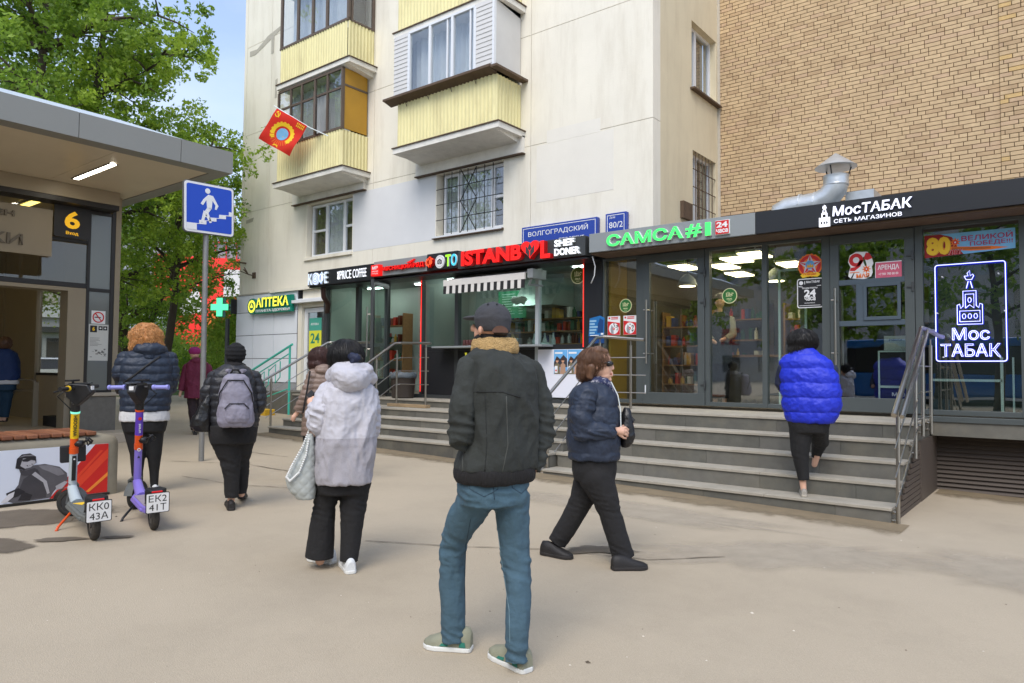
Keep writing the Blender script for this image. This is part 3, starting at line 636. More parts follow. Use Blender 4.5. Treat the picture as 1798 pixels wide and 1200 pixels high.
# left door: full glass, double pull handle
def hinge(x, z, p): MB(m_dark2).box(x-.03, x+.05, VG-.06, VG-.031, z-.012, z+.012).box(x+.025, x+.05, VG-.065, VG-.031, z-.06, z+.06).build('hinge', p, bevel=.003)
def pull(x, z0, z1, p):
    h = MB(m_steel)
    for q in (x,): h.tube([(q, VG-.14, z0), (q, VG-.14, z1)], .016, 10)
    for z in (z0+.16, z1-.16): h.tube([(q, VG-.14, z), (q, VG-.03, z)], .01, 8).tube([(q-.05, VG-.14, z), (q, VG-.14, z)], .009, 8)
    h.build('pull_handle', p, smooth=True, sharp=40)
    MB(m_steel).tube([(x+.02, VG+.16, z0), (x+.02, VG+.16, z1)], .014, 10).build('inner_handle', p, smooth=True, sharp=40)
def door_frame(x0, x1, name):
    d = MB(m_fr); t = .11; d.box(x0, x1, VG-.045, VG+.02, ZT-.13, ZT-.005).box(x0, x1, VG-.045, VG+.02, .985, 1.17).box(x0, x0+t, VG-.045, VG+.02, 1.17, ZT-.13).box(x1-t, x1, VG-.045, VG+.02, 1.17, ZT-.13)
    return d.build(name, pav, bevel=.004)
d1 = door_frame(-5.44, -4.41, 'shop_door'); MB(m_glass).box(-5.33, -4.52, VG-.015, VG-.007, 1.17, ZT-.13).build('pane', d1)
for z in (3.0, 2.55, 1.3): hinge(-4.44, z, d1)
pull(-5.335, 1.62, 2.63, d1)
MB(m_white).box(-5.4, -5.385, VG-.06, VG-.046, 1.14, 1.28).build('door_stop', d1)
d2 = door_frame(-2.615, -1.605, 'shop_door')
m_bluegrey = M('blue_grey_rail', (72, 84, 94), .4, var=.04, vs=3)
d = MB(m_bluegrey); d.box(-2.505, -1.715, VG-.04, VG+.015, 2.67, 2.74).box(-2.505, -1.715, VG-.04, VG+.015, 2.12, 2.19).box(-2.29, -2.2, VG-.041, VG+.016, 2.19, 2.67)
d.box(-2.2, -1.76, VG-.055, VG-.041, 2.63, 2.67).box(-2.2, -1.76, VG-.055, VG-.041, 2.19, 2.235).box(-2.2, -2.16, VG-.055, VG-.041, 2.235, 2.63).box(-1.8, -1.76, VG-.055, VG-.041, 2.235, 2.63); d.build('cross_rail', d2, bevel=.003)
for a, b, c, e in ((-2.505, -1.715, 2.74, ZT-.13), (-2.505, -2.29, 2.19, 2.67), (-2.2, -1.715, 2.19, 2.67), (-2.505, -1.715, 1.17, 2.12)): MB(m_glass).box(a, b, VG-.015, VG-.007, c, e).build('pane', d2)
for z in (3.0, 2.6): hinge(-1.66, z, d2)
pull(-2.53, 1.6, 2.63, d2)
# mint green inner frames of the tobacco shop
m_mint = M('mint_profile', (190, 214, 204), .4, var=.04, vs=3)
t = MB(m_mint); t.box(-3.42, -3.39, VG+.3, VG+.33, 1, 3.0).box(-3.05, -3.02, VG+.3, VG+.33, 1, 3.0).box(-3.39, -3.05, VG+.3, VG+.33, 2.97, 3.0).box(-3.39, -3.05, VG+.3, VG+.33, 1.6, 1.63).build('display_frame', pav)
t = MB(m_mint); t.box(-1.5, -.72, VG+.25, VG+.28, 1.4, 1.43).box(-.74, -.71, VG+.25, VG+.28, 1.0, 1.7).box(-.62, -.6, VG+.25, VG+.28, 1.0, 1.7).build('display_frame', pav)
m_film = M('dark_green_film', (30, 40, 34), .5, var=.2, vs=2)
MB(m_film).box(-1.5, -.53, VG+.32, VG+.33, 1.0, 3.2).build('window_film', pav); MB(m_film).box(-.43, 2.3, VG+.32, VG+.33, 1.0, 3.2).build('window_film', pav)
# ceiling lamps (lit) and pendant shades in the bakery
m_lampw = M('warm_lamp', (255, 236, 190), .5, var=0, emit=4.5); m_addlamp = M('added_cool_lamp', (240, 255, 250), .5, var=0, emit=10)
m_shade = M('grey_shade', (150, 158, 156), .5)
for i, (x, y) in enumerate(((-5.35, 11.6), (-4.75, 11.9), (-4.3, 11.3), (-3.75, 12.3), (-3.9, 11.0), (-4.9, 13.0))):
    o = thing('ceiling_lamp', 'lit warm panel lamp on the bakery ceiling, '+('leftmost near the reflection-coloured wall', 'behind the glass door', 'over the door hinges', 'deepest on the right', 'closest to the narrow window pane', 'deepest behind the door')[i], 'lamp', (x, y, 3.3), 'panel lamps in the bakery')
    MB(m_lampw).box(x-.17, x+.17, y-.3, y+.3, 3.3, 3.32).build('diffuser', o); MB(m_white).box(x-.19, x+.19, y-.32, y+.32, 3.321, 3.36).build('housing', o)
    MB(m_white).tube([(x, y, 3.36), (x, y, 3.44)], .01, 6).build('hanger', o)
for i, (x, y, la) in enumerate(((-5.0, 10.95, 'grey bell shade pendant lamp behind the glass door'), (-3.62, 11.1, 'grey bell shade pendant lamp behind the narrow window right of the door'))):
    o = thing('pendant_lamp', la, 'lamp', (x, y, 2.9))
    MB(m_shade).lathe([(.165, 2.9), (.16, 2.93), (.12, 3.02), (.06, 3.08), (.03, 3.1)], (x, y, 0), 20).build('lamp_shade', o, smooth=True, sharp=50); MB(m_lampw).lathe([(.13, 2.893), (.13, 2.899)], (x, y, 0), 20).build('bulb', o)
    MB(m_blackm).tube([(x, y, 3.1), (x, y, 3.44)], .006, 6).build('cord', o)
# shelving with bottles and tins
def shelf(x0, x1, y, zs, label, seed):
    o = thing('shelf_unit', label, 'shelf', ((x0+x1)/2, y, .97)); r_ = random.Random(seed)
    MB(m_wood).box(x0-.03, x0, y, y+.3, .97, zs[-1]+.3).build('side_panel', o); MB(m_wood).box(x1, x1+.03, y, y+.3, .97, zs[-1]+.3).build('side_panel', o)
    for z in zs: MB(m_wood).box(x0, x1, y, y+.3, z, z+.025).build('shelf_board', o)
    mb = MB(m_white)
    cs = [M('goods_%d' % k, c, .5, var=.1, vs=8) for k, c in enumerate(((196, 60, 40), (214, 170, 60), (40, 90, 60), (220, 220, 210), (60, 70, 120), (120, 60, 40)))]
    for z in zs:
        x = x0+.04
        while x < x1-.08:
            w_ = r_.uniform(.05, .09); h_ = r_.uniform(.1, .24)
            if r_.random() < .75:
                mb.use(r_.choice(cs))
                if r_.random() < .5: mb.box(x, x+w_, y+.04, y+.2, z+.026, z+.026+h_)
                else: mb.lathe([(w_/2, z+.026), (w_/2, z+.026+h_*.7), (w_*.2, z+.026+h_*.82), (w_*.2, z+.026+h_)], (x+w_/2, y+.12, 0), 10)
            x += w_+.015
    mb.build('goods', o, kind='stuff')
shelf(-3.95, -3.25, 12.6, (1.3, 1.7, 2.05, 2.4), 'wooden shelf of tins and bottles behind the narrow bakery window', 3)
shelf(-2.2, -1.2, 12.4, (1.2, 1.55, 1.9, 2.25, 2.6), 'shelf of packets seen through the lower pane of the tobacco door', 5)
shelf(-5.9, -4.6, 13.6, (1.3, 1.7, 2.1, 2.5), 'wooden shelf at the back of the bakery behind the left window', 8)
o = thing('shop_counter', 'dark shop counter seen low behind the bakery windows', 'counter', (-4.2, 11.1, .97))
MB(m_taupe).box(-4.95, -3.35, 12.0, 12.35, .97, 1.75).build('counter_front', o); MB(m_wood).box(-5.0, -3.3, 11.93, 12.4, 1.75, 1.79).build('counter_top', o)
m_vend = M('dark_display', (38, 40, 44), .4, var=.1, vs=3)
o = thing('display_case', 'dark display cabinet behind the lower pane of the tobacco door', 'cabinet', (-1.95, 10.7, .97))
MB(m_mint).box(-2.12, -1.7, 10.68, 10.7, 1.78, 1.8).box(-2.12, -2.1, 10.68, 10.7, 1.0, 1.78).box(-2.1, -1.7, 10.68, 10.7, 1.3, 1.33).build('frame', o); MB(m_vend).box(-2.12, -1.68, 10.71, 11.1, .97, 1.78).build('cabinet_body', o)
MB(m_white, FRONT(-1.96, 10.709, 1.19)).text('Мос', 0, 0, .16, .05).build('lettering', o)
o = thing('licence_card', 'pale framed licence card standing on the dark display cabinet', 'card', (-1.9, 10.7, 1.81))
MB(M('pale_card', (178, 190, 176), .7)).box(-2.05, -1.78, 10.72, 10.735, 1.805, 2.0).build('card', o); MB(m_dark2, FRONT(-1.99, 10.719, 1.93)).text('РАБОТА', 0, 0, .16, .03).build('lettering', o)
# ------------------------------------------------------------------ kiosk row on the left
kio = thing('kiosk_row', 'low dark kiosk row of coffee, photo and doner counters built against the cream block', 'shop', (-10, VG, 0))
MB(m_black).box(-13.6, -11.352, 9.75, 10.05, 3.35, 3.68).build('black_fascia', kio, bevel=.004); MB(m_fgrey).box(-11.348, -9.817, 9.74, 10.05, 3.40, 3.705).build('grey_fascia', kio, bevel=.004)
MB(m_black).box(-9.813, -9.012, 9.75, 10.05, 3.40, 3.72).build('black_fascia', kio, bevel=.004); MB(m_dark2).box(-9.008, -6.215, 9.75, 10.05, 3.37, 3.69).build('dark_grey_fascia', kio, bevel=.004)
MB(m_black).box(-13.62, -6.215, 9.8, VG-.02, 3.32, 3.349).build('fascia_soffit', kio); MB(m_black).box(-13.62, -6.2, 10.06, VW-.14, 3.5, 3.58).build('flat_roof', kio)
MB(m_dark2).box(-13.62, -6.21, VG-.02, VG+.1, 3.35, 3.5).build('head_beam', kio)
MB(m_black).box(-6.57, -6.205, VG-.04, VG+.1, 1.0, 3.349).build('black_pier', kio)
ZK = 1.0
def kpost(a, b, z0=ZK, z1=3.349, m=m_dark2): return MB(m).box(a, b, VG-.03, VG+.07, z0, z1).build('mullion', kio, bevel=.003)
for a, b in ((-13.7, -13.58), (-12.56, -12.46), (-11.62, -11.53), (-10.52, -10.46)): kpost(a, b)
m_mullw = M('pale_mullion', (170, 176, 178), .4, var=.05, vs=3)
kpost(-9.56, -9.47); kpost(-7.6, -7.53, m=m_mullw)
for a, b in ((-13.58, -12.56), (-12.46, -11.62)):
    MB(m_dark2).box(a, b, VG-.025, VG+.06, 1.98, 2.06).build('transom', kio); MB(m_dark2).box(a, b, VG-.025, VG+.06, ZK, ZK+.09).build('bottom_rail', kio)
    MB(m_glassg).box(a, b, VG+.02, VG+.028, 2.06, 3.34).build('shop_pane', kio); MB(m_glassg).box(a, b, VG+.02, VG+.028, ZK+.09, 1.98).build('shop_pane', kio)
for a, b in ((-10.46, -9.56), (-9.47, -7.6), (-7.53, -6.57)):
    MB(m_glassg).box(a, b, VG+.02, VG+.028, 1.96, 3.345).build('shop_pane', kio); MB(m_black).box(a, b, VG-.025, VG+.06, 1.87, 1.955).build('transom', kio)
MB(m_black).box(-10.46, -9.56, VG-.02, VG+.06, ZK, 1.868).build('black_panel', kio)
m_wpanel = M('white_poster_panel', (224, 226, 236), .5, var=.02, vs=1)
MB(m_wpanel).box(-7.53, -6.575, VG-.03, VG+.06, 1.03, 1.868).build('white_panel', kio); MB(m_blackm).box(-9.47, -7.6, VG-.02, VG+.06, ZK, 1.868).build('black_panel', kio)
MB(m_fgrey).box(-9.85, -7.2, 9.93, VG-.031, 1.915, 1.95).build('counter_shelf', kio, bevel=.004)
m_chalk = M('glowing_chalk_yellow', (214, 210, 60), .7, emit=.3)  # faint glow put into the chalk colour
MB(m_chalk, FRONT(-9.3, VG-.03, 1.15)).rect(0, 0, .06, .6).rect(.12, .45, .42, .62).poly([(.02, .68), (.1, .3), (.16, .3), (.24, .68), (.19, .68), (.13, .4), (.07, .68)]).build('chalk_lettering', kio)
# open glass door of the coffee corner
kd = MB(m_dark2); a, b = Vector((-11.52, VG-.02, 0)), Vector((-11.05, VG-.85, 0)); tdir = (b-a).normalized(); nrm = Vector((-tdir.y, tdir.x, 0))
def leaf(mb, s0, s1, z0, z1, t=.03):
    p = [a+tdir*s0-nrm*t, a+tdir*s1-nrm*t, a+tdir*s1+nrm*t, a+tdir*s0+nrm*t]
    mb.add([(q.x, q.y, z0) for q in p]+[(q.x, q.y, z1) for q in p], [(0, 3, 2, 1), (4, 5, 6, 7), (0, 1, 5, 4), (1, 2, 6, 5), (2, 3, 7, 6), (3, 0, 4, 7)])
Lw = (b-a).length
leaf(kd, 0, .09, .98, 3.3); leaf(kd, Lw-.09, Lw, .98, 3.3); leaf(kd, .09, Lw-.09, 3.2, 3.3); leaf(kd, .09, Lw-.09, .98, 1.3); kd = kd.build('open_door', kio)
p_ = MB(m_glassg); leaf(p_, .09, Lw-.09, 1.3, 3.2, .004); p_.build('pane', kd)
h_ = MB(m_steel); q = a+tdir*(Lw-.06)-nrm*.12; h_.tube([(q.x, q.y, 1.75), (q.x, q.y, 2.75)], .016, 8).tube([(q.x, q.y, 2.6), (q.x+nrm.x*.1, q.y+nrm.y*.1, 2.6)], .01, 6).tube([(q.x, q.y, 1.9), (q.x+nrm.x*.1, q.y+nrm.y*.1, 1.9)], .01, 6); h_.build('pull_handle', kd, smooth=True, sharp=40)
pc = a+tdir*.5-nrm*.006; fr = (Vector((pc.x, pc.y, 2.2)), tdir, Vector((0, 0, 1)), -nrm)
s_ = MB(m_blackm, fr); s_.rect(-.17, -.12, .17, .27, .0, .002); s_.use(m_white); s_.text('PRICE', -.11, .16, .22, .07, .002); s_.text('COFFEE', -.11, .06, .22, .07, .002); s_.text('9.00-21.00', -.11, -.04, .22, .04, .002); s_.build('door_sticker', kd)
# red light strip round the doner window
m_neonr = M('red_light_strip', (236, 50, 40), .5, var=0, emit=.8)
MB(m_neonr).box(-10.46, -6.57, VG-.05, VG-.035, 3.345, 3.362).build('light_strip', kio); MB(m_neonr).box(-10.488, -10.476, VG-.05, VG-.035, 1.05, 3.362).build('light_strip', kio); MB(m_neonr).box(-6.575, -6.56, VG-.05, VG-.045, 1.9, 3.344).build('light_strip', kio)
# kiosk interior
m_ktile = M('pale_green_tile', (176, 190, 180), .4, var=.04, vs=2); m_kwall = M('kiosk_grey_wall', (128, 136, 132), .6, var=.06, vs=1.5)
MB(m_floor).box(-13.6, -6.21, VG+.1, VW-.2, .93, 1.0).build('shop_floor', kio); MB(m_kwall).box(-13.6, -6.21, VG+.1, VW-.14, 3.44, 3.49).build('ceiling', kio)
MB(m_ktile).box(-13.6, -11.0, VW-.2, VW-.15, 1.0, 3.44).build('back_wall', kio); MB(m_kwall).box(-11.0, -6.21, VW-.2, VW-.15, 1.0, 3.44).build('back_wall', kio)
MB(m_kwall).box(-10.6, -10.55, VG+.1, VW-.2, 1.0, 3.44).build('partition', kio); MB(m_ktile).box(-13.62, -13.58, VG+.1, VW-.2, 1.0, 3.5).build('end_wall', kio); MB(m_kwall).box(-6.25, -6.212, VG+.1, VW-.2, 1.0, 3.44).build('end_wall', kio)
dn = MB(m_ktile).box(-10.2, -9.5, VW-.24, VW-.205, 1.0, 2.9).build('inner_door', kio); MB(M('maroon_sheet', (92, 50, 46), .6)).box(-10.05, -9.75, VW-.25, VW-.241, 1.9, 2.4).build('notice', dn); MB(m_white).box(-10.0, -9.8, VW-.25, VW-.241, 2.47, 2.55).build('notice', dn)
m_menu = M('green_menu', (46, 120, 84), .5, var=.2, vs=6, emit=.25)
mm = thing('menu_board', 'green lit menu board hanging inside the doner kiosk', 'menu', (-9.0, 11.3, 2.6)); MB(m_menu).box(-9.3, -8.6, 11.3, 11.33, 2.55, 3.1).build('panel', mm)
t = MB(m_mint, FRONT(-9.25, 11.299, 2.58))
for k in range(9): t.rect(.05, .05+k*.05, .05+random.uniform(.2, .36), .065+k*.05).rect(.48, .05+k*.05, .58, .065+k*.05)
t.build('lettering', mm)
m_hood = M('steel_hood', (150, 168, 160), .35, metal=.6, var=.08, vs=3)
o = thing('extractor_hood', 'pale steel extractor hood above the doner grill', 'hood', (-7.9, 11.3, 2.6)); MB(m_hood).prism([(11.0, 2.75), (11.75, 2.75), (11.75, 3.3), (11.4, 3.3)], 'x', -8.7, -7.75).build('canopy', o); MB(m_hood).box(-7.2, -6.8, 11.2, 11.7, 2.75, 3.1).build('duct_box', o)
o = thing('fridge', 'pale upright fridge inside the doner kiosk beside the right window', 'fridge', (-6.75, 11.4, 1)); MB(m_ktile).box(-6.95, -6.5, 11.1, 11.75, 1.0, 2.9).build('cabinet', o); MB(m_white).box(-6.94, -6.51, 11.07, 11.099, 1.1, 2.85).build('door', o); MB(m_steel).tube([(-6.9, 11.04, 1.8), (-6.9, 11.04, 2.3)], .012, 6).build('handle', o)
o = thing('work_table', 'steel work table with trays inside the doner kiosk', 'table', (-8, 11.2, 1)); MB(m_hood).box(-9.3, -7.0, 11.1, 11.7, 1.85, 1.9).build('table_top', o)
for x in (-9.25, -7.05):
    for y in (11.15, 11.65): MB(m_hood).box(x-.02, x+.02, y-.02, y+.02, 1.0, 1.85).build('leg', o)
r_ = random.Random(2)
for k, (x, n_) in enumerate(((-8.3, 'bottle'), (-8.05, 'bottle'), (-7.85, 'bottle'))):
    o = MB(M('bottle_plastic', (196, 210, 206), .3)).lathe([(.04, 1.9), (.045, 1.92), (.045, 2.08), (.02, 2.14), (.016, 2.22)], (x, 11.2, 0), 12).build('sauce_bottle', smooth=True, sharp=50)
    tag(o, ('left', 'middle', 'right')[k]+' pale sauce bottle of three on the steel table behind the doner counter', 'bottle', 'sauce bottles in the kiosk')
m_bag = M('thin_plastic_bag', (196, 214, 206), .4, var=.1, vs=12, bump=.6, bs=30)
for k, (x, z, la) in enumerate(((-8.35, 2.78, 'crumpled pale plastic bag hanging behind the striped awning'), (-8.0, 1.9, 'slack pale plastic bag lying on the steel table'))):
    mb = MB(m_bag); mb.ell((x, 10.75 if k == 0 else 11.15, z+.06), (.2, .06, .08), 16, 9)
    mb.v = [(p[0]+.04*mnoise.noise(Vector((p[0]*14, p[2]*14, 1))), p[1], p[2]+.05*mnoise.noise(Vector((p[0]*11, p[2]*9, 5)))) for p in mb.v]; tag(mb.build('plastic_bag', smooth=True), la, 'bag')
for k in range(5):
    o = MB(M('drink_cans', (124, 50, 60), .35)).lathe([(.03, 1.956), (.033, 1.965), (.033, 2.075), (.026, 2.085)], (-9.42+k*.075, VG+.11, 0), 12).build('drink_can', smooth=True, sharp=50); tag(o, 'small dark red drink can in the row behind the kiosk glass', 'can', 'drink cans in the kiosk window')
for i, (x, y) in enumerate(((-10.1, 11.0), (-8.9, 10.9), (-6.95, 11.0), (-12.9, 11.2), (-11.3, 11.2))):  # strip lamps added to brighten the dark kiosk interior
    o = thing('ceiling_lamp', 'cool strip lamp added to brighten the kiosk, '+('left of the striped awning', 'behind the striped awning', 'beside the halal sticker', 'over the coffee window', 'behind the open glass door')[i], 'lamp', (x, y, 3.4), 'added strip lamps in the kiosks'); MB(m_addlamp).box(x-.3, x+.3, y-.06, y+.06, 3.395, 3.415).build('diffuser', o); MB(m_white).box(x-.32, x+.32, y-.08, y+.08, 3.416, 3.438).build('housing', o)
shelf(-13.3, -12.2, 11.35, (1.3, 1.7, 2.1, 2.5), 'shelf of cups and tins along the back of the coffee kiosk', 11)
shelf(-9.2, -7.3, 11.72-.3, (2.0, 2.25, 2.5), 'high shelf of packets behind the sauce bottles in the doner kiosk', 13)
shelf(-6.05, -5.1, 12.2, (1.25, 1.6, 1.95, 2.3), 'shelf of jars against the bakery wall behind the left window', 15)
# striped awning
aw = thing('striped_awning', 'small black and white striped awning over the doner counter', 'awning', (-8.3, 9.9, 3.1))
m_awn = M('awning_white', (214, 210, 204), .8, var=.06, vs=5); m_awb = M('awning_black', (30, 29, 30), .8, var=.1, vs=5)
MB(m_awn).prism([(9.8, 3.19), (9.83, 3.19), (VG-.04, 3.32), (VG-.04, 3.30)], 'x', -9.42, -7.48).prism([(9.795, 3.08), (9.83, 3.08), (9.83, 3.195), (9.795, 3.195)], 'x', -9.42, -7.48).build('cassette', aw)
for k in range(25):
    a_ = -9.42+k*.0776; MB(m_awb if k % 2 == 0 else m_awn).add([(a_, 9.8, 3.08), (a_+.0776, 9.8, 3.08), (a_+.0776+.006, 9.8-.012, 2.93+.006*math.sin(k)), (a_+.003, 9.8-.012, 2.93), (a_, 9.806, 3.08), (a_+.0776, 9.806, 3.08), (a_+.0836, 9.794, 2.93), (a_+.003, 9.794, 2.93)], [(0, 3, 2, 1), (4, 5, 6, 7), (3, 7, 6, 2), (0, 4, 7, 3), (1, 2, 6, 5)]).build('stripe', aw)
MB(m_fgrey).box(-7.46, -7.34, 9.85, VG-.06, 3.1, 3.26).tube([(-7.4, 9.9, 3.1), (-7.5, 9.95, 3.0), (-7.42, VG-.05, 3.0)], .02, 8).build('arm_bracket', aw)
# dangling cable between the fascias
cb = MB(m_white).tube([(-6.17, 9.9, 3.36), (-6.13, 9.92, 3.2), (-6.15, 9.93, 3.05), (-6.22, 9.94, 2.93)], .009, 6).build('loose_cable', smooth=True); tag(cb, 'loose white cable dangling below the gap between the two fascias', 'cable')
# downpipe
m_pipe = M('brown_downpipe', (66, 42, 38), .45, var=.08, vs=6)
o = tag(MB(m_pipe).tube([(-13.3, 9.95, 3.32), (-13.3, 9.97, 3.12), (-13.38, 10.15, 2.98), (-13.68, 10.35, 2.78), (-13.78, 10.4, 2.6), (-13.78, 10.4, 1.4), (-13.78, 10.4, .3)], .062, 14).build('downpipe', smooth=True, sharp=40), 'dark brown rainwater pipe with a bend at the left end of the kiosk row', 'pipe')
# ventilation duct on the roof
du = thing('ventilation_duct', 'shiny galvanised duct with a conical rain cap on the pavilion roof', 'duct', (-3.2, 13, 3.68))
MB(m_galv).lathe([(.335, 5.02), (.34, 5.03), (.02, 5.27), (.0, 5.275)], (-3.2, 13.0, 0), 28).build('rain_cap', du, smooth=True, sharp=30)
MB(m_galv).lathe([(.2, 4.7), (.207, 4.72), (.2, 4.75), (.207, 4.78), (.2, 4.81), (.21, 4.87), (.2, 4.89)], (-3.2, 13.0, 0), 24).build('collar', du, smooth=True, sharp=30)
for a_ in (.4, 2.5, 4.6): MB(m_dark2).tube([(-3.2+.19*math.cos(a_), 13+.19*math.sin(a_), 4.86), (-3.2+.25*math.cos(a_), 13+.25*math.sin(a_), 5.05)], .012, 5).build('strut', du)
MB(m_galv).tube([(-3.2, 13.0, 4.74), (-3.22, 13.0, 4.66), (-3.32, 13.0, 4.53), (-3.5, 13.0, 4.45), (-3.75, 13.0, 4.43), (-4.0, 13.0, 4.42), (-4.12, 13.0, 4.38), (-4.14, 13.0, 4.2), (-4.14, 13.0, 3.68)], .2, 24).build('elbow_pipe', du, smooth=True, sharp=50)
for x in (-3.55, -3.8): MB(m_galv).lathe([(.215, x), (.215, x+.03)], (0, 13.0, 4.437), 24, 'x').build('clamp_band', du)
MB(m_galv).box(-3.1, -2.65, 13.2, 13.9, 3.68, 4.62).build('fan_box', du); MB(m_white).box(-4.3, -2.7, 13.95, 14.3, 3.68, 4.58).build('flue_box', du)
# ------------------------------------------------------------------ steps and landings
st = thing('stone_stairs', 'wide grey granite stairs leading up to the bakery and tobacco shop', 'stairs', (-3.5, 8.6, 0))
SV = [7.82, 8.155, 8.48, 8.805, 9.145]; SZ = [.179, .366, .56, .75, .935]
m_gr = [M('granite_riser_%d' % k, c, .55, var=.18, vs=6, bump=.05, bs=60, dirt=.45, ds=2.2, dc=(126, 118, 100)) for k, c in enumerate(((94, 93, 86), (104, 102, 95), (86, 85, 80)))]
rr = random.Random(9)
def flight(parent, u0, u1, sv, sz, zb, back, treadlen=1.15):
    for i, (v, z) in enumerate(zip(sv, sz)):
        nxt = sv[i+1]+.02 if i+1 < len(sv) else back
        zlow = (sz[i-1] if i else zb)
        x = u0
        while x < u1-.01:                                     # riser panels
            w_ = min(u1-x, treadlen*(.8+.5*rr.random()));  w_ = u1-x if u1-x-w_ < .3 else w_
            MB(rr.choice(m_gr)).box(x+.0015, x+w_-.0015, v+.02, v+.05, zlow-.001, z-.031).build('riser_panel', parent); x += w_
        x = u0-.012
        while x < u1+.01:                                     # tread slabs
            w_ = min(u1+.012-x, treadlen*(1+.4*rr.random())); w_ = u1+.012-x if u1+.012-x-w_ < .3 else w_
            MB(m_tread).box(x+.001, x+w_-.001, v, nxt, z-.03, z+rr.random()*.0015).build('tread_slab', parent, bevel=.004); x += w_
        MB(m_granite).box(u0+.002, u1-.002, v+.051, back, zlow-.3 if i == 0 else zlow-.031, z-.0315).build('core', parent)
flight(st, -5.65, -1.46, SV, SZ, -.05, VG+.08)
MB(m_shut).box(-1.459, -1.43, 9.4, 10.6, -.05, .72).build('side_cladding', st)
for k in range(12):
    z = -.03+k*.055; y0 = 8.12+max(0, k-2)*.105
    if k < 12: MB(m_shut).box(-1.458, -1.436, y0, 9.39, z, z+.046).build('side_louver', st)
sl = thing('stone_stairs', 'long low grey granite stairs leading up to the coffee and doner kiosks', 'stairs', (-9, 8.6, .1))
LV = [8.0, 8.32, 8.64, 8.96]; LZ = [.37, .51, .65, .79]
flight(sl, -12.35, -5.68, LV, LZ, .08, 9.9)
# upper platform in front of the kiosks
MB(m_granite).box(-13.9, -5.665, 9.62, VG+.09, .3, .895).build('platform_core', sl); MB(m_tread).box(-13.9, -5.665, 9.6, VG+.09, .897, .93).build('platform_slab', sl, bevel=.004)
MB(m_dark2).box(-11.5, -6.6, VG-.06, VG+.08, .931, .998).build('threshold', sl)
m_plank = M('grey_plank', (150, 128, 98), .85, var=.2, vs=4, stretch=(1, 8, 8))
o = tag(MB(m_plank).box(-10.4, -9.35, 9.3, 9.42, .792, .85).build('wood_plank', bevel=.005), 'weathered wooden plank lying under the rail posts on the stairs', 'plank')
# ------------------------------------------------------------------ railings
def railing(label, hand, posts, bars, loc, r_=.024):
    o = thing('handrail', label, 'railing', loc)
    MB(m_steel).tube(hand, r_, 14).build('hand_bar', o, smooth=True, sharp=40)
    for a, b in posts:
        MB(m_steel).tube([a, b], .02, 12).build('post', o, smooth=True, sharp=40); MB(m_steel).tube([b, (b[0], b[1], b[2]+.07)], .009, 8).build('pin', o)
    for p in bars: MB(m_steel).tube(p, .008, 8).build('bar', o, smooth=True, sharp=40)
    return o
u = -1.40
rd = railing('steel railing with a double top bar on the right edge of the stairs', [(u, 7.72, 1.09), (u, 9.3, 2.0), (u, 9.36, 2.02), (u+.05, 9.55, 2.0), (-1.30, 9.85, 1.95), (-1.27, 9.98, 1.94)],
   [((u, 7.86, .01), (u, 7.93, 1.07)), ((u, 8.87, .57), (u, 8.95, 1.62)), ((u, 9.36, .78), (u, 9.43, 1.87)), ((u, 9.95, .77), (u, 9.99, 1.84))],
   [[(u+.02, 7.65, .78), (u+.02, 8.95, 1.5)], [(u+.02, 7.65, .5), (u+.02, 8.95, 1.22)], [(u+.02, 7.65, .22), (u+.02, 8.95, .94)]]+[[(u, 8.95, z), (u, 10.0, z)] for z in (1.58, 1.28, .98)], (u, 8.6, 0), .026)
MB(m_steel).tube([(u+.07, 7.72, 1.08), (u+.07, 9.3, 1.98), (u+.1, 9.5, 1.99)], .022, 12).build('hand_bar', rd, smooth=True, sharp=40)
for v, z in ((7.9, .05), (7.9, .13), (8.88, .63), (8.88, .71), (9.38, .82), (9.38, .9), (9.98, .82), (9.98, .9)): MB(m_steel).lathe([(.02, -1.465), (.02, -1.44), (.011, -1.439), (.011, -1.41)], (0, v, z), 12, 'x').build('standoff', rd)
u = -5.7
railing('steel railing between the two stairs beside the white poster panel', [(u, 7.7, .95), (u, 9.27, 2.0), (u+.06, 9.38, 2.02), (-4.98, 9.42, 1.96)], [((u, 8.0, .12), (u, 8.02, 1.1)), ((u, 9.37, .8), (u, 9.37, 1.93)), ((-5.2, 9.42, .936), (-5.2, 9.42, 1.88))],
   [[(u, 7.75, z), (u, 9.2, z+1.0)] for z in (.62, .35, .08)]+[[(-5.7, 9.4, z), (-4.95, 9.42, z)] for z in (1.7, 1.44, 1.18)], (u, 8.6, .1))
railing('steel railing turning along the platform beside the bin', [(-10.05, 8.35, 1.5), (-10.15, 9.25, 1.99), (-10.1, 9.36, 2.0), (-9.3, 9.36, 1.98)], [((-10.02, 8.7, .6), (-10.02, 8.7, 1.66)), ((-10.2, 9.36, .8), (-10.2, 9.36, 1.8)), ((-9.42, 9.36, .8), (-9.42, 9.36, 1.9))],
   [[(-10.05, 8.3, z), (-10.15, 9.25, z+.5), (-10.1, 9.36, z+.52), (-9.35, 9.36, z+.52)] for z in (1.2, .95, .7)], (-10, 9, .6))
u = -12.42
railing('steel railing at the left end of the long stairs', [(u, 7.9, 1.25), (u, 9.43, 2.05), (u+.05, 9.5, 2.06), (-11.2, 9.55, 2.04)], [((u, 8.1, .37), (u, 8.1, 1.3)), ((u, 9.4, .9), (u, 9.4, 1.98)), ((-11.5, 9.55, .93), (-11.5, 9.55, 1.98))],
   [[(u, 7.98, z), (u, 9.4, z+.75)] for z in (.99, .76, .53)], (u, 8.6, .3))
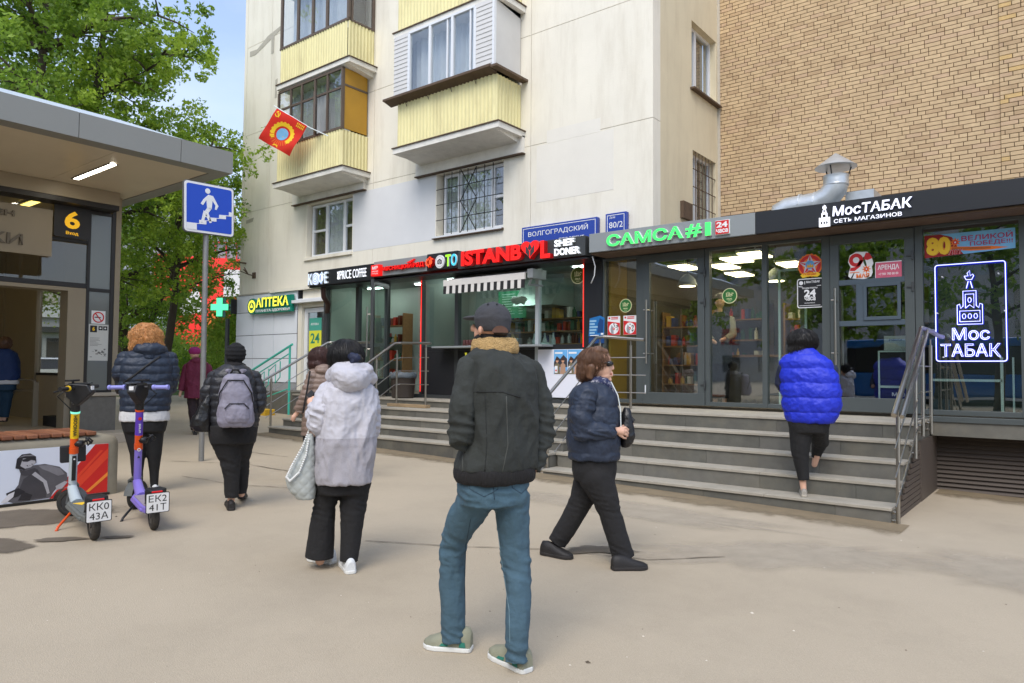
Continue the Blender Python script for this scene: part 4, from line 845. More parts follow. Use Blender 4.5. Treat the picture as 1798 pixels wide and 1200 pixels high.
# teal ramp railing by the pharmacy door and its yellow kerb
m_teal = M('teal_paint', (70, 186, 168), .5, var=.08, vs=4)
o = thing('teal_railing', 'turquoise painted railing with zigzag bars at the pharmacy entrance', 'railing', (-16.5, 10.4, .3))
P = lambda x, z: (x, 10.55, z)
MB(m_teal).tube([P(-17.6, 1.25), P(-15.3, 2.1)], .03, 8).build('hand_bar', o)
for x, z in ((-17.5, 1.28), (-15.4, 2.05)): MB(m_teal).tube([P(x, .35), P(x, z)], .028, 8).build('post', o)
MB(m_teal).tube([P(-17.5, 1.1), P(-15.4, 1.88)], .016, 6).build('bar', o); MB(m_teal).tube([P(-17.5, .5), P(-15.4, 1.0)], .016, 6).build('bar', o)
for x in (-17.0, -16.5, -16.0): MB(m_teal).tube([P(x-.3, .8+(x+17)*.38), P(x-.3, 1.05+(x+17)*.38), P(x, 1.22+(x+17)*.38), P(x, .75+(x+17)*.38), P(x+.2, .9+(x+17)*.38), P(x+.2, 1.3+(x+17)*.38)], .014, 6).build('zigzag_bar', o)
o = tag(MB(M('yellow_kerb_paint', (206, 164, 40), .7, var=.15, vs=6)).box(-17.6, -15.9, 10.2, 10.5, .3, .47).build('kerb_stone', bevel=.02), 'yellow painted kerb block below the turquoise railing', 'kerb')
# bin with a liner on the platform
m_bin = M('brown_bin', (62, 54, 48), .5, var=.1, vs=5); m_liner = M('grey_liner', (92, 100, 106), .3, var=.1, vs=12, bump=.7, bs=40)
o = thing('rubbish_bin', 'dark brown round bin with a grey liner by the kiosk steps', 'bin', (-10.55, 9.85, .93))
MB(m_bin).lathe([(.2, .93), (.22, .95), (.25, 1.4), (.26, 1.42)], (-10.55, 9.85, 0), 24).build('bucket', o, smooth=True, sharp=40)
mb = MB(m_liner); mb.lathe([(.268, 1.33), (.275, 1.36), (.27, 1.43), (.25, 1.44), (.2, 1.36)], (-10.55, 9.85, 0), 28); mb.v = [(p[0]+.015*mnoise.noise(Vector(p)*14), p[1], p[2]+.03*mnoise.noise(Vector((p[0]*16, p[1]*16, 3)))) for p in mb.v]; mb.build('liner', o, smooth=True)
# cafe table behind the railing
o = thing('cafe_table', 'thin dark high table standing outside the coffee window', 'table', (-12.2, 9.8, .93))
MB(m_dark2).box(-12.9, -11.75, 9.7, 10.1, 1.93, 1.965).build('table_top', o)
for x in (-12.8, -11.85): MB(m_dark2).tube([(x, 9.9, .93), (x, 9.9, 1.93)], .02, 8).build('leg', o)
MB(m_dark2).tube([(-12.8, 9.9, 1.25), (-11.85, 9.9, 1.25)], .012, 6).build('stretcher', o)
# ------------------------------------------------------------------ signs
m_sgreen = M('lit_green', (58, 226, 92), .45, var=.02, emit=.75); m_sred = M('lit_red', (232, 24, 20), .4, var=.02, emit=.35); m_swhite = M('lit_white', (240, 242, 250), .4, var=0, emit=.5)
m_wside = M('letter_side_white', (226, 232, 230), .45, var=.02); m_rside = M('letter_side_red', (166, 12, 14), .4, var=.03, emit=.1)
m_red = M('red_print', (206, 32, 34), .5, var=.03); m_wp = M('white_print', (234, 234, 234), .5, var=.02); m_bp = M('black_print', (26, 26, 28), .5, var=.03)
m_blue = M('sign_blue', (36, 66, 158), .4, var=.03); m_org = M('orange_print', (240, 120, 30), .5, var=.03); m_yel = M('yellow_print', (248, 200, 40), .5, var=.03); m_gold = M('gold_print', (222, 164, 40), .5, var=.05)
def sign(name, label, cat, fr): return thing(name, label, cat, tuple(fr[0]))
# bakery sign
fr = FRONT(0, 9.749, 0)
o = sign('shop_sign', 'green channel letters ending in a hash and numeral one on the grey fascia', 'sign', FRONT(-5, 9.75, 3.45))
letters('САМСА', 'letter', o, fr, -5.785, 3.452, 1.29, .185, m_sgreen, m_wside, .03, .05); letters('#', 'hash_mark', o, fr, -4.455, 3.447, .24, .19, m_sgreen, m_wside, .02, .05); letters('1', 'numeral', o, fr, -4.155, 3.447, .085, .19, m_sgreen, m_wside, .012, .05)
o = sign('hours_sign', 'small red box sign reading 24 часа beside the green letters', 'sign', FRONT(-3.9, 9.75, 3.44))
MB(m_wside, fr).rect(-4.01, 3.44, -3.8, 3.645, 0, .04).build('box', o, bevel=.006); t = MB(m_red, fr); t.rect(-4.003, 3.447, -3.807, 3.638, .04, .006); t.use(m_wp); t.text('24', -3.985, 3.54, .16, .08, .046, .04); t.text('часа', -3.99, 3.465, .17, .055, .046, .035); t.build('print', o)
# tobacco shop sign
o = sign('shop_sign', 'white channel letters with a small tower emblem on the long black fascia', 'sign', FRONT(-2, 9.75, 3.45))
m_bglow = M('letter_side_blue', (96, 104, 170), .4, var=0, emit=.1)
letters('МосТАБАК', 'letter', o, fr, -2.44, 3.508, .91, .13, m_swhite, m_bglow, .022, .03, shear=.08); letters('СЕТЬ МАГАЗИНОВ', 'letter', o, fr, -2.425, 3.42, .78, .05, m_swhite, m_bglow, .008, .02)
def tower(mb, x, y, w, h, line=.0, z=0, t=.01, outline=False, back=None):
    """stylised tower: crenellated base, upper storey, flame"""
    s = h
    def Q(pts): return [(x+p[0]*w, y+p[1]*h) for p in pts]
    base = [(0, 0), (1, 0), (1, .42), (.9, .42), (.9, .36), (.76, .36), (.76, .62), (.24, .62), (.24, .36), (.1, .36), (.1, .42), (0, .42)]
    mid = [(.32, .63), (.68, .63), (.62, .78), (.38, .78)]
    fl = [(.34, .84), (.42, .8), (.58, .8), (.66, .84), (.68, .9), (.6, .88), (.62, .96), (.5, 1.0), (.5, .92), (.42, .96), (.36, .92)]
    if not outline:
        for q in (base, mid, fl): mb.poly(Q(q), z, t)
        if back:
            mb.use(back)
            for k in range(3): mb.disc(x+w*(.25+.25*k), y+h*.17, w*.08, z+t, .002, 10, h*.07)
            mb.rect(x+w*.36, y+h*.42, x+w*.64, y+h*.55, z+t, .002); mb.rect(x+.1*w, y+h*.29, x+.9*w, y+h*.31, z+t, .002); mb.rect(x+.44*w, y+h*.64, x+.56*w, y+h*.77, z+t, .002)
    return [Q(base), Q(mid), Q(fl)]
t = MB(m_swhite, fr); tower(t, -2.605, 3.39, .13, .285, z=.0, t=.03, back=m_blackm); t.build('tower_emblem', o)
# coffee
o = sign('shop_sign', 'white lit word КОФЕ with a round emblem at the left end of the kiosk fascia', 'sign', FRONT(-13.2, 9.75, 3.4))
m_cold = M('lit_cold_white', (206, 220, 246), .4, var=0, emit=.4)
t = letters('К', 'letter', o, fr, -13.54, 3.375, .14, .25, m_cold, m_wside, .015, .04); letters('Ф', 'letter', o, fr, -13.15, 3.365, .19, .27, m_cold, m_wside, .0, .04); letters('Е', 'letter', o, fr, -12.95, 3.375, .1, .25, m_cold, m_wside, .015, .04)
t = MB(m_cold, fr); t.disc(-13.275, 3.5, .11, 0, .04, 24, .135); t.use(m_fgrey); t.ring(-13.275, 3.5, .085, .097, .04, .003); t.ring(-13.275, 3.5, .04, .05, .04, .003); t.build('round_emblem', o)
o = sign('shop_sign', 'narrow white coffee shop lettering with a sideways word on the black fascia', 'sign', FRONT(-12.1, 9.75, 3.4))
letters('PRICE', 'letter', o, fr, -12.45, 3.425, .38, .185, m_swhite, m_wside, .0, .015); letters('COFFEE', 'letter', o, fr, -12.02, 3.425, .44, .185, m_swhite, m_wside, .0, .015)
f2 = (Vector((-12.475, 9.749, 3.43)), Vector((0, 0, 1)), Vector((-1, 0, 0)), Vector((0, -1, 0))); MB(m_swhite, f2).text('ONE', 0, 0, .17, .065, 0, .03, .012).build('side_lettering', o)
o = sign('shop_sign', 'red lettering beside a square red badge on the short grey fascia', 'sign', FRONT(-10.6, 9.74, 3.4))
f3 = FRONT(0, 9.739, 0)
t = MB(m_sred, f3); t.rect(-11.33, 3.4, -11.08, 3.625, 0, .09); t.use(m_wp); t.text('МР', -11.29, 3.53, .17, .07, .09, .03, .004); t.text('МЯСНОЙ', -11.3, 3.48, .18, .03, .09, .01, .003); t.text('РЯД', -11.3, 3.43, .18, .03, .09, .01, .003); t.build('badge', o)
letters('МЯСНИЦКИЙ', 'letter', o, f3, -11.03, 3.475, .86, .12, m_sred, m_rside, .03, .06); letters('РЯД', 'letter', o, f3, -10.14, 3.475, .3, .105, m_sred, m_rside, .03, .06)
t = MB(m_sred, f3); t.poly([(-10.34, 3.6), (-10.22, 3.63), (-10.12, 3.66), (-10.2, 3.6)], 0, .05).build('wheat_emblem', o)
o = sign('shop_sign', 'multicoloured word ФОТО with a camera inside its first О', 'sign', FRONT(-9.4, 9.75, 3.4))
letters('Ф', 'letter', o, fr, -9.81, 3.45, .22, .21, M('lit_orange_red', (236, 74, 36), .45, var=0, emit=.5), m_rside, .03, .045); letters('Т', 'letter', o, fr, -9.3, 3.44, .13, .22, M('lit_lime', (146, 226, 40), .45, var=0, emit=.6), m_wside, .03, .03); letters('О', 'letter', o, fr, -9.16, 3.44, .15, .22, M('lit_cyan', (66, 178, 214), .45, var=0, emit=.55), m_wside, .03, .03)
t = MB(m_wp, fr); t.disc(-9.45, 3.545, .118, 0, .03, 26, .125); t.use(m_bp); t.rect(-9.505, 3.5, -9.395, 3.575, .03, .003).rect(-9.475, 3.575, -9.425, 3.595, .03, .003); t.use(m_wp); t.disc(-9.45, 3.537, .028, .033, .002, 14); t.use(m_bp); t.disc(-9.45, 3.537, .017, .035, .002, 12); t.use(m_fgrey); t.ring(-9.45, 3.545, .095, .1, .03, .002); t.build('camera_emblem', o)
o = sign('shop_sign', 'big red puffy letters with a tulip heart among them', 'sign', FRONT(-7.8, 9.7, 3.4))
letters('ISTANB', 'letter', o, fr, -8.84, 3.395, 1.40, .275, m_sred, m_rside, .05, .1); letters('L', 'letter', o, fr, -7.04, 3.375, .2, .3, m_sred, m_rside, .05, .1)
def heart(cx, cy, w, h, n=30):
    pts = []
    for k in range(n):
        a = 2*math.pi*k/n; X = 16*math.sin(a)**3; Y = 13*math.cos(a)-5*math.cos(2*a)-2*math.cos(3*a)-math.cos(4*a); pts.append((cx+X/32*w, cy+(Y+2.5)/29*h))
    return pts
t = MB(m_rside, fr); t.poly(heart(-7.24, 3.54, .39, .31), 0, .115); t.use(m_sred); t.poly(heart(-7.24, 3.54, .385, .305), .116, .006)
t.use(m_dark2); t.poly([(-7.33, 3.62), (-7.33, 3.5), (-7.255, 3.42), (-7.255, 3.52)], .122, .003).poly([(-7.15, 3.62), (-7.15, 3.5), (-7.235, 3.42), (-7.235, 3.52)], .122, .003).poly([(-7.245, 3.65), (-7.29, 3.57), (-7.245, 3.53), (-7.2, 3.57)], .122, .003); t.build('heart_emblem', o)
o = sign('shop_sign', 'two lines of white puffy letters at the right end of the dark grey fascia', 'sign', FRONT(-6.5, 9.75, 3.4))
letters('SHEF', 'letter', o, fr, -6.79, 3.55, .39, .115, m_swhite, m_wside, .035, .05); letters('DONER', 'letter', o, fr, -6.79, 3.4, .5, .12, m_swhite, m_wside, .035, .05)
# street name and house number plates
def street(name, label, x0, x1, z0, z1, txts):
    o = sign(name, label, 'sign', FRONT((x0+x1)/2, 11.9, z0)); MB(m_blue).box(x0, x1, 11.88, 11.985, z0, z1).build('box', o, bevel=.006)
    t = MB(m_wp, FRONT(0, 11.879, 0)); e = .035; w_ = .012
    t.rect(x0+e, z1-e-w_, x1-e, z1-e).rect(x0+e, z0+e, x1-e, z0+e+w_).rect(x0+e, z0+e+w_, x0+e+w_, z1-e-w_).rect(x1-e-w_, z0+e+w_, x1-e, z1-e-w_)
    for s_, x, y, w, h in txts: t.text(s_, x, y, w, h, 0, .005)
    t.build('lettering', o)
street('street_sign', 'long blue plate ВОЛГОГРАДСКИЙ behind the kiosk fascia', -9.15, -7.3, 3.98, 4.505, [('ВОЛГОГРАДСКИЙ', -8.98, 4.27, 1.47, .145), ('ПРОСПЕКТ', -8.2, 4.1, .6, .085), ('Volgogradskiy Prospekt', -8.98, 4.04, 1.2, .04), ('2', -7.46, 4.06, .05, .07)])
street('house_number', 'small square blue plate 80/2', -7.11, -6.66, 3.98, 4.53, [('80/2', -7.03, 4.24, .3, .115), ('Дом', -7.02, 4.42, .12, .05), ('Волгоградский проспект', -7.05, 4.1, .3, .03)])
# pharmacy sign, cross and door poster
m_phg = M('pharmacy_green', (0, 128, 106), .5, var=.03); m_phy = M('lit_lemon', (244, 238, 72), .45, var=0, emit=.5)
o = sign('shop_sign', 'yellow letters АПТЕКА on a green backing with a round emblem', 'sign', FRONT(-18.3, 11.8, 3.1)); fp = FRONT(0, 11.9, 0)
MB(m_phg, fp).rect(-18.98, 3.1, -17.2, 3.245, 0, .1).poly([(-18.95, 3.255), (-17.2, 3.255), (-17.2, 3.58), (-18.6, 3.58)], 0, .08).build('backing', o, bevel=.006)
letters('АПТЕКА', 'letter', o, fp, -18.92, 3.275, 1.62, .28, m_phy, m_phg, .03, .05, z=.08); MB(m_wp, fp).text('ПЛАНЕТА ЗДОРОВЬЯ', -18.95, 3.125, 1.68, .09, .1, .02, .012).build('lettering', o)
t = MB(m_phg, fp); t.disc(-19.2, 3.33, .235, 0, .09, 30); t.use(m_phy); t.disc(-19.2, 3.33, .19, .09, .004, 28); t.use(m_phg); t.disc(-19.2, 3.33, .12, .094, .003, 24); t.use(m_phy); t.poly([(-19.2, 3.43), (-19.28, 3.29), (-19.12, 3.29)], .097, .003); t.build('round_emblem', o)
m_cross = M('lit_cross_green', (86, 232, 160), .4, var=.03, emit=.9)
o = thing('pharmacy_cross', 'lit green pharmacy cross projecting from the left corner of the block', 'sign', (-20.7, 11.8, 3.1))
cf = EAST(-20.55, 11.6, 3.37)
t = MB(m_phg, (Vector((-20.72, 11.7, 3.37)), Vector((.85, .53, 0)), Vector((0, 0, 1)), Vector((.53, -.85, 0)))); cr = [(-.1, -.3), (.1, -.3), (.1, -.1), (.3, -.1), (.3, .1), (.1, .1), (.1, .3), (-.1, .3), (-.1, .1), (-.3, .1), (-.3, -.1), (-.1, -.1)]
t.poly(cr, -.09, .18); t.use(m_cross); t.poly([(p[0]*.94, p[1]*.94) for p in cr], .091, .004); t.poly([(p[0]*.94, p[1]*.94) for p in cr], -.095, .004); t.build('cross_box', o)
MB(m_blackm).box(-20.45, -20.2, 11.78, 11.82, 3.34, 3.39).box(-20.2, -20.16, 11.72, 11.9, 3.15, 3.6).build('bracket', o)
o = sign('door_poster', 'green and yellow 24 hour poster inside the pharmacy door', 'poster', FRONT(-16.4, 12.08, 1.9)); fd = FRONT(0, 12.085, 0)
t = MB(M('poster_teal', (72, 160, 142), .6, var=.03), fd); t.rect(-16.75, 2.55, -16.2, 2.9); t.use(M('poster_lemon', (222, 222, 60), .6, var=.03)); t.rect(-16.75, 1.9, -16.2, 2.549); t.use(m_phg); t.text('24', -16.68, 2.2, .4, .28, .002); t.use(m_wp); t.text('АПТЕКА', -16.68, 2.7, .36, .06, .002); t.text('КРУГЛОСУТОЧНО', -16.68, 2.02, .38, .04, .002); t.build('sheet', o)
m_sidepl = M('black_side_plate', (30, 30, 30), .5); o = tag(MB(m_sidepl).box(-20.45, -20.3, 11.7, 11.76, 1.6, 3.0).build('side_plate'), 'narrow black vertical signboard on the left corner of the pharmacy', 'sign')
# halal stickers
m_hgreen = M('halal_green', (44, 112, 50), .5, var=.05); m_holive = M('halal_olive', (78, 92, 28), .5, var=.05); m_hcream = M('halal_cream', (224, 222, 170), .5, var=.03)
def halal(x, z, r, col, label):
    o = sign('round_sticker', label, 'sticker', FRONT(x, VG-.02, z)); f = FRONT(x, VG+.019, z)
    t = MB(m_hcream, f); t.disc(0, 0, r, 0, .002, 30); t.use(col); t.disc(0, 0, r*.9, .002, .002, 30); t.use(m_hcream)
    st_ = lambda pts, w: [t.poly([(a[0], a[1]), (b[0], b[1]), (b[0]+w*.6, b[1]+w), (a[0]+w*.6, a[1]+w)], .004, .002) for a, b in zip(pts[:-1], pts[1:])]
    k = r
    st_([(.5*k, .22*k), (.25*k, .3*k), (.1*k, .14*k), (.38*k, .02*k), (.2*k, -.1*k), (-.5*k, -.1*k)], .09*k)
    for xx, ht in ((.0, .42), (-.2, .5), (-.42, .42)): t.poly([(xx*k, -.1*k), ((xx+.09)*k, -.1*k), ((xx+.05)*k, ht*k), ((xx-.04)*k, ht*k)], .004, .002)
    t.text('HALAL', -.36*k, -.5*k, .72*k, .2*k, .004); t.text('•••••', -.22*k, -.7*k, .44*k, .06*k, .004); t.build('sticker_disc', o)
halal(-6.72, 3.14, .15, m_holive, 'dark olive round halal sticker at the top right of the doner window'); halal(-5.79, 2.57, .112, m_hgreen, 'green round halal sticker above the two red leaflets'); halal(-4.04, 2.63, .115, m_hgreen, 'green round halal sticker on the window right of the bakery door')
# leaflets
def leaflet(x, label):
    o = sign('red_leaflet', label, 'poster', FRONT(x+.12, VG-.02, 2.09)); f = FRONT(x, VG+.019, 2.09); t = MB(m_wp, f); t.rect(0, 0, .238, .315); t.use(m_red); t.poly([(.004, .004), (.234, .004), (.234, .2), (.004, .235)], .002); t.rect(.02, .27, .05, .3, .002)
    for k in range(2): t.rect(.07, .262+k*.024, .2, .276+k*.024, .002)
    t.use(m_wp); t.disc(.12, .11, .092, .004, .002, 24); t.use(m_bp)
    for k in range(11):
        a = random.uniform(-1, 1.6); q = random.uniform(.045, .085); t.disc(.12+q*math.cos(a), .11+q*math.sin(a), random.uniform(.006, .014), .006, .001, 7)
    t.use(M('leaflet_grey', (150, 154, 160), .6)); t.poly([(.07, .03), (.12, .02), (.11, .13), (.08, .17), (.06, .1)], .006, .001); t.use(m_red); t.disc(.12, .105, .022, .007, .001, 14); t.use(m_wp); t.rect(.108, .1, .132, .109, .008, .001); t.build('sheet', o)
leaflet(-6.13, 'red and white leaflet on the left window pane, nearer the black pier'); leaflet(-5.83, 'red and white leaflet on the left window pane, nearer the glass door')
o = sign('blue_poster', 'blue advertising sheet with rows of products on the black pier', 'poster', FRONT(-6.3, 10.2, 2.08)); f = FRONT(-6.46, VG-.045, 2.08)
t = MB(M('ad_blue', (30, 110, 176), .5, var=.15, vs=8), f); t.poly([(0, 0), (.3, 0), (.31, .3), (.22, .34), (.02, .3)]); t.use(M('ad_paleblue', (150, 190, 214), .5, var=.1)); 
for k in range(5): t.rect(.02, .04+k*.05, .12+.03*(k % 3), .068+k*.05, .002)
t.use(M('ad_navy', (18, 64, 120), .5)); t.poly([(.17, .05), (.28, .06), (.29, .26), (.22, .3), (.18, .2)], .002); t.use(m_wp); t.rect(.24, .02, .29, .05, .003).rect(.03, .005, .2, .018, .003); t.build('sheet', o); MB(M('ad_navy', (18, 64, 120), .5), FRONT(-6.46, VG-.043, 1.96)).rect(0, 0, .3, .1).build('lower_strip', o)
def bank(x, label):
    o = sign('advert_poster', label, 'poster', FRONT(x+.14, VG-.03, 1.44)); f = FRONT(x, VG-.031, 1.44); t = MB(M('ad_sky', (104, 170, 222), .5, var=.1, vs=6), f); t.rect(0, 0, .278, .42); t.use(M('ad_hill', (52, 52, 60), .6)); t.poly([(.0, .2), (.06, .31), (.13, .26), (.2, .33), (.278, .26), (.278, .12), (0, .12)], .002, .001)
    for cx, c in ((.07, (120, 110, 84)), (.19, (176, 140, 116))):
        t.use(M('ad_cloth_%d' % c[0], c, .6)); t.poly([(cx-.06, .0), (cx+.06, .0), (cx+.05, .16), (cx, .2), (cx-.05, .16)], .003, .001); t.use(M('ad_skin', (206, 156, 124), .6)); t.disc(cx, .235, .03, .004, .001, 14, .038); t.use(M('ad_hair', (70, 46, 34), .6)); t.poly([(cx-.032, .235), (cx+.032, .235), (cx+.028, .28), (cx-.028, .28)], .005, .001)
    t.use(m_wp); t.rect(.02, .35, .18, .38, .002).rect(.02, .02, .08, .14, .006); t.use(m_red); t.disc(.05, .06, .018, .008, .001, 10); t.build('sheet', o)
bank(-7.18, 'advert with two people under blue sky, left one of a pair on the white panel'); bank(-6.89, 'advert with two people under blue sky, right one of a pair on the white panel')
# tobacco shop window stickers
o = sign('hours_sticker', 'black rounded sticker with 24 часа opening hours', 'sticker', FRONT(-2.89, VG-.02, 2.4)); f = FRONT(-3.065, VG+.019, 2.395)
def rrect(x0, y0, x1, y1, r, n=4):
    p = []
    for cx, cy, a in ((x1-r, y0+r, -90), (x1-r, y1-r, 0), (x0+r, y1-r, 90), (x0+r, y0+r, 180)): p += [(cx+r*math.cos(R(a+90*k/n)), cy+r*math.sin(R(a+90*k/n))) for k in range(n+1)]
    return p
t = MB(m_wp, f); t.poly(rrect(0, 0, .345, .41, .03)); t.use(m_bp); t.poly(rrect(.012, .012, .333, .398, .025), .002); t.use(m_wp); t.disc(.055, .35, .028, .004, .001, 16); t.rect(.1, .33, .108, .375, .004, .001); t.text('МосТАБАК', .125, .345, .18, .032, .004); t.text('РЕЖИМ РАБОТЫ', .07, .265, .2, .022, .004); t.text('24', .095, .155, .155, .1, .004, .04); t.text('часа', .1, .1, .145, .055, .004, .03); t.text('БЕЗ ВЫХОДНЫХ', .1, .06, .14, .014, .004); t.rect(.03, .03, .31, .036, .004); t.poly([(.02, .3), (.08, .29), (.07, .3), (.02, .31)], .004).poly([(.26, .3), (.32, .3), (.32, .31), (.27, .305)], .004); t.build('sheet', o)
o = sign('victory_sticker', 'round red and gold star order sticker with ДЕНЬ ПОБЕДЫ above the 24 hour sticker', 'sticker', FRONT(-2.9, VG-.02, 2.8)); f = FRONT(-2.89, VG+.019, 2.985)
t = MB(m_org, f); t.poly([(.165*(1+.05*math.sin(k*2.9))*math.cos(2*math.pi*k/40), .16*(1+.06*math.sin(k*3.7))*math.sin(2*math.pi*k/40)) for k in range(40)]); t.use(m_red)
t.ring(0, 0, .1, .145, .002, .001); t.use(M('star_silver', (200, 200, 206), .4))
def star(mb, cx, cy, r0, r1, n=5, z=0, th=.001, a0=90): mb.poly([(cx+(r0 if k % 2 == 0 else r1)*math.cos(R(a0+180*k/n)), cy+(r0 if k % 2 == 0 else r1)*math.sin(R(a0+180*k/n))) for k in range(2*n)], z, th)
star(t, 0, 0, .15, .07, z=.003); t.use(m_red); star(t, 0, 0, .15, .03, z=.0035, th=.0012); t.use(M('globe_blue', (96, 160, 210), .5)); t.disc(0, .01, .06, .005, .001, 20); t.use(m_gold); t.poly([(-.045, -.03), (-.03, .02), (-.01, -.005), (.005, .035), (.02, -.005), (.04, .02), (.05, -.03)], .006); t.use(m_yel); t.poly([(-.13, -.13), (-.08, -.1), (.1, -.1), (.14, -.13), (.1, -.165), (0, -.15), (-.1, -.17)], .006); t.use(m_red); t.text('ДЕНЬ', -.05, -.1, .1, .032, .0085, .02); t.text('ПОБЕДЫ!', -.085, -.14, .17, .034, .0085, .02); t.build('sheet', o)
o = sign('may_sticker', 'red figure 9 МАЯ sticker with carnations on the tobacco door', 'sticker', FRONT(-2.24, VG-.04, 2.74)); f = FRONT(-2.39, VG-.015, 2.74)
t = MB(m_wp, f); t.poly([(.0, .05), (.03, .02), (.2, .0), (.28, .03), (.3, .08), (.29, .16), (.31, .2), (.29, .28), (.24, .36), (.1, .37), (.02, .33), (.0, .24), (.03, .17), (.01, .11)]); t.use(m_red); t.ring(.1, .26, .04, .088, .002, .002); t.poly([(.188, .26), (.15, .17), (.08, .115), (.02, .12), (.03, .16), (.09, .17), (.12, .2), (.14, .25)], .002, .002); t.poly([(.2, .3), (.22, .35), (.26, .34), (.3, .27), (.24, .25), (.2, .26)], .003, .001); t.use(m_org); star(t, .225, .13, .06, .028, 8, .004); t.text('МАЯ', .1, .02, .16, .055, .005, .04); t.poly([(.02, .09), (.14, .09), (.14, .1), (.02, .1)], .004); t.use(m_red); t.disc(.225, .13, .022, .006, .001, 14); t.use(m_wp); star(t, .225, .13, .015, .006, 5, .0075); t.use(m_bp); t.poly([(.03, .02), (.07, .09), (.08, .09), (.05, .02)], .004); t.use(M('leaf_dark', (40, 70, 30), .6)); t.poly([(.17, .28), (.2, .3), (.23, .18), (.21, .17)], .003, .0008); t.build('sheet', o)
o = sign('rent_sign', 'pink АРЕНДА rent notice taped inside the tobacco door glass', 'sign', FRONT(-1.9, VG, 2.74)); f = FRONT(-2.06, VG-.004, 2.735)
t = MB(M('pink_sheet', (206, 96, 120), .6, var=.12, vs=20), (f[0]+Vector((0, -.012, 0)), f[1], f[2], f[3])); t.rect(0, 0, .31, .215); t.use(m_wp); t.text('АРЕНДА', .03, .1, .25, .075, .002, .02); t.text('+7 901 700 00 00', .04, .04, .23, .03, .002, .01); t.rect(0, .205, .31, .215, .002, .001).rect(0, 0, .006, .215, .002, .001); t.build('sheet', o)
# 80 years banner
o = sign('victory_banner', 'blue banner with golden 80 ЛЕТ and ВЕЛИКОЙ ПОБЕДЕ at the top of the right window', 'banner', FRONT(-1, VG-.02, 2.95)); f = FRONT(-1.495, VG+.019, 2.955)
t = MB(M('banner_sky', (120, 184, 224), .55, var=.15, vs=5), f); t.poly([(0, 0), (.945, .04), (.945, .285), (0, .285)]); t.use(M('banner_maroon', (150, 24, 22), .55, var=.2, vs=6)); t.poly([(0, 0), (.42, .018), (.36, .1), (.3, .24), (.18, .285), (0, .285)], .002, .001)
t.use(m_org); t.poly([(.1, .1), (.3, .12), (.5, .1), (.7, .09), (.88, .06), (.7, .045), (.5, .05), (.3, .08)], .003, .001); t.use(m_bp)
for k in range(2): t.poly([(.3, .105-k*.016), (.5, .088-k*.014), (.7, .078-k*.012), (.7, .074-k*.012), (.5, .082-k*.014), (.3, .099-k*.016)], .004, .001)
t.use(m_yel); t.text('80', .02, .03, .26, .225, .005, .05); t.use(m_gold); t.text('80', .03, .024, .26, .225, .0045, .05); t.use(m_org); star(t, .335, .17, .06, .03, 9, .007); t.use(m_red); t.disc(.335, .17, .026, .0085, .001, 14); t.use(m_wp); star(t, .335, .17, .016, .007, 5, .01); t.text('ЛЕТ', .262, .022, .15, .055, .007, .04, shear=.2); t.use(m_red); t.text('ЛЕТ', .266, .024, .145, .051, .0095, .02, shear=.2)
m_mag = M('magenta_print', (176, 28, 84), .5, var=.03); t.use(m_mag); t.text('ВЕЛИКОЙ', .4, .175, .52, .08, .006, .01); t.text('ПОБЕДЕ!!!', .49, .1, .43, .062, .006, .01); t.build('sheet', o)
# neon tower sign
m_neon = M('white_neon', (232, 236, 250), .4, var=0, emit=.7); m_neonb = M('blue_neon_edge', (20, 40, 190), .4, var=0, emit=.8)
ne = thing('neon_sign', 'white neon outline sign with a tower above two words in the right window', 'sign', (-1.01, VG-.05, 1.65)); f = FRONT(0, VG+.0, 0)
def neon(pts, close=True, r=.0075, name='neon_tube'):
    P_ = [Vector((p[0], VG-.05, p[1])) for p in pts]+([Vector((pts[0][0], VG-.05, pts[0][1]))] if close else [])
    MB(m_neon).tube(P_, r*.62, 6).build(name, ne); MB(m_neonb).tube([p+Vector((0, .016, 0)) for p in P_], r*1.5, 6).build('blue_backing', ne)
neon(rrect(-1.375, 1.65, -.65, 2.845, .03, 3))
tx, ty, tw, th = -1.145, 2.1, .26, .655
for q in ([(0, 0), (1, 0), (1, .36), (.9, .38), (.86, .3), (.76, .34), (.76, .62), (.24, .62), (.24, .34), (.14, .3), (.1, .38), (0, .36)], [(.1, .05), (.9, .05), (.9, .25), (.1, .25)], [(.33, .3), (.5, .36), (.67, .3), (.67, .56), (.33, .56)]): neon([(tx+p[0]*tw, ty+p[1]*th) for p in q], True, .006)
neon([(tx+.38*tw, ty+.67*th), (tx+.46*tw, ty+.8*th)], False, .007); neon([(tx+.62*tw, ty+.67*th), (tx+.54*tw, ty+.8*th)], False, .007); neon([(tx+p[0]*tw, ty+p[1]*th) for p in ((.3, .9), (.38, .83), (.6, .83), (.68, .9), (.64, .93), (.54, .9), (.52, 1.0), (.42, .95), (.46, .9))], True, .006)
for k in range(3): neon([(tx+tw*(.27+.23*k)+.018*math.cos(a), ty+th*.15+.03*math.sin(a)) for a in [2*math.pi*j/10 for j in range(10)]], True, .005)
neon([(tx+tw*.5+.018*math.cos(a), ty+th*.45+.03*math.sin(a)) for a in [2*math.pi*j/10 for j in range(10)]], True, .005)
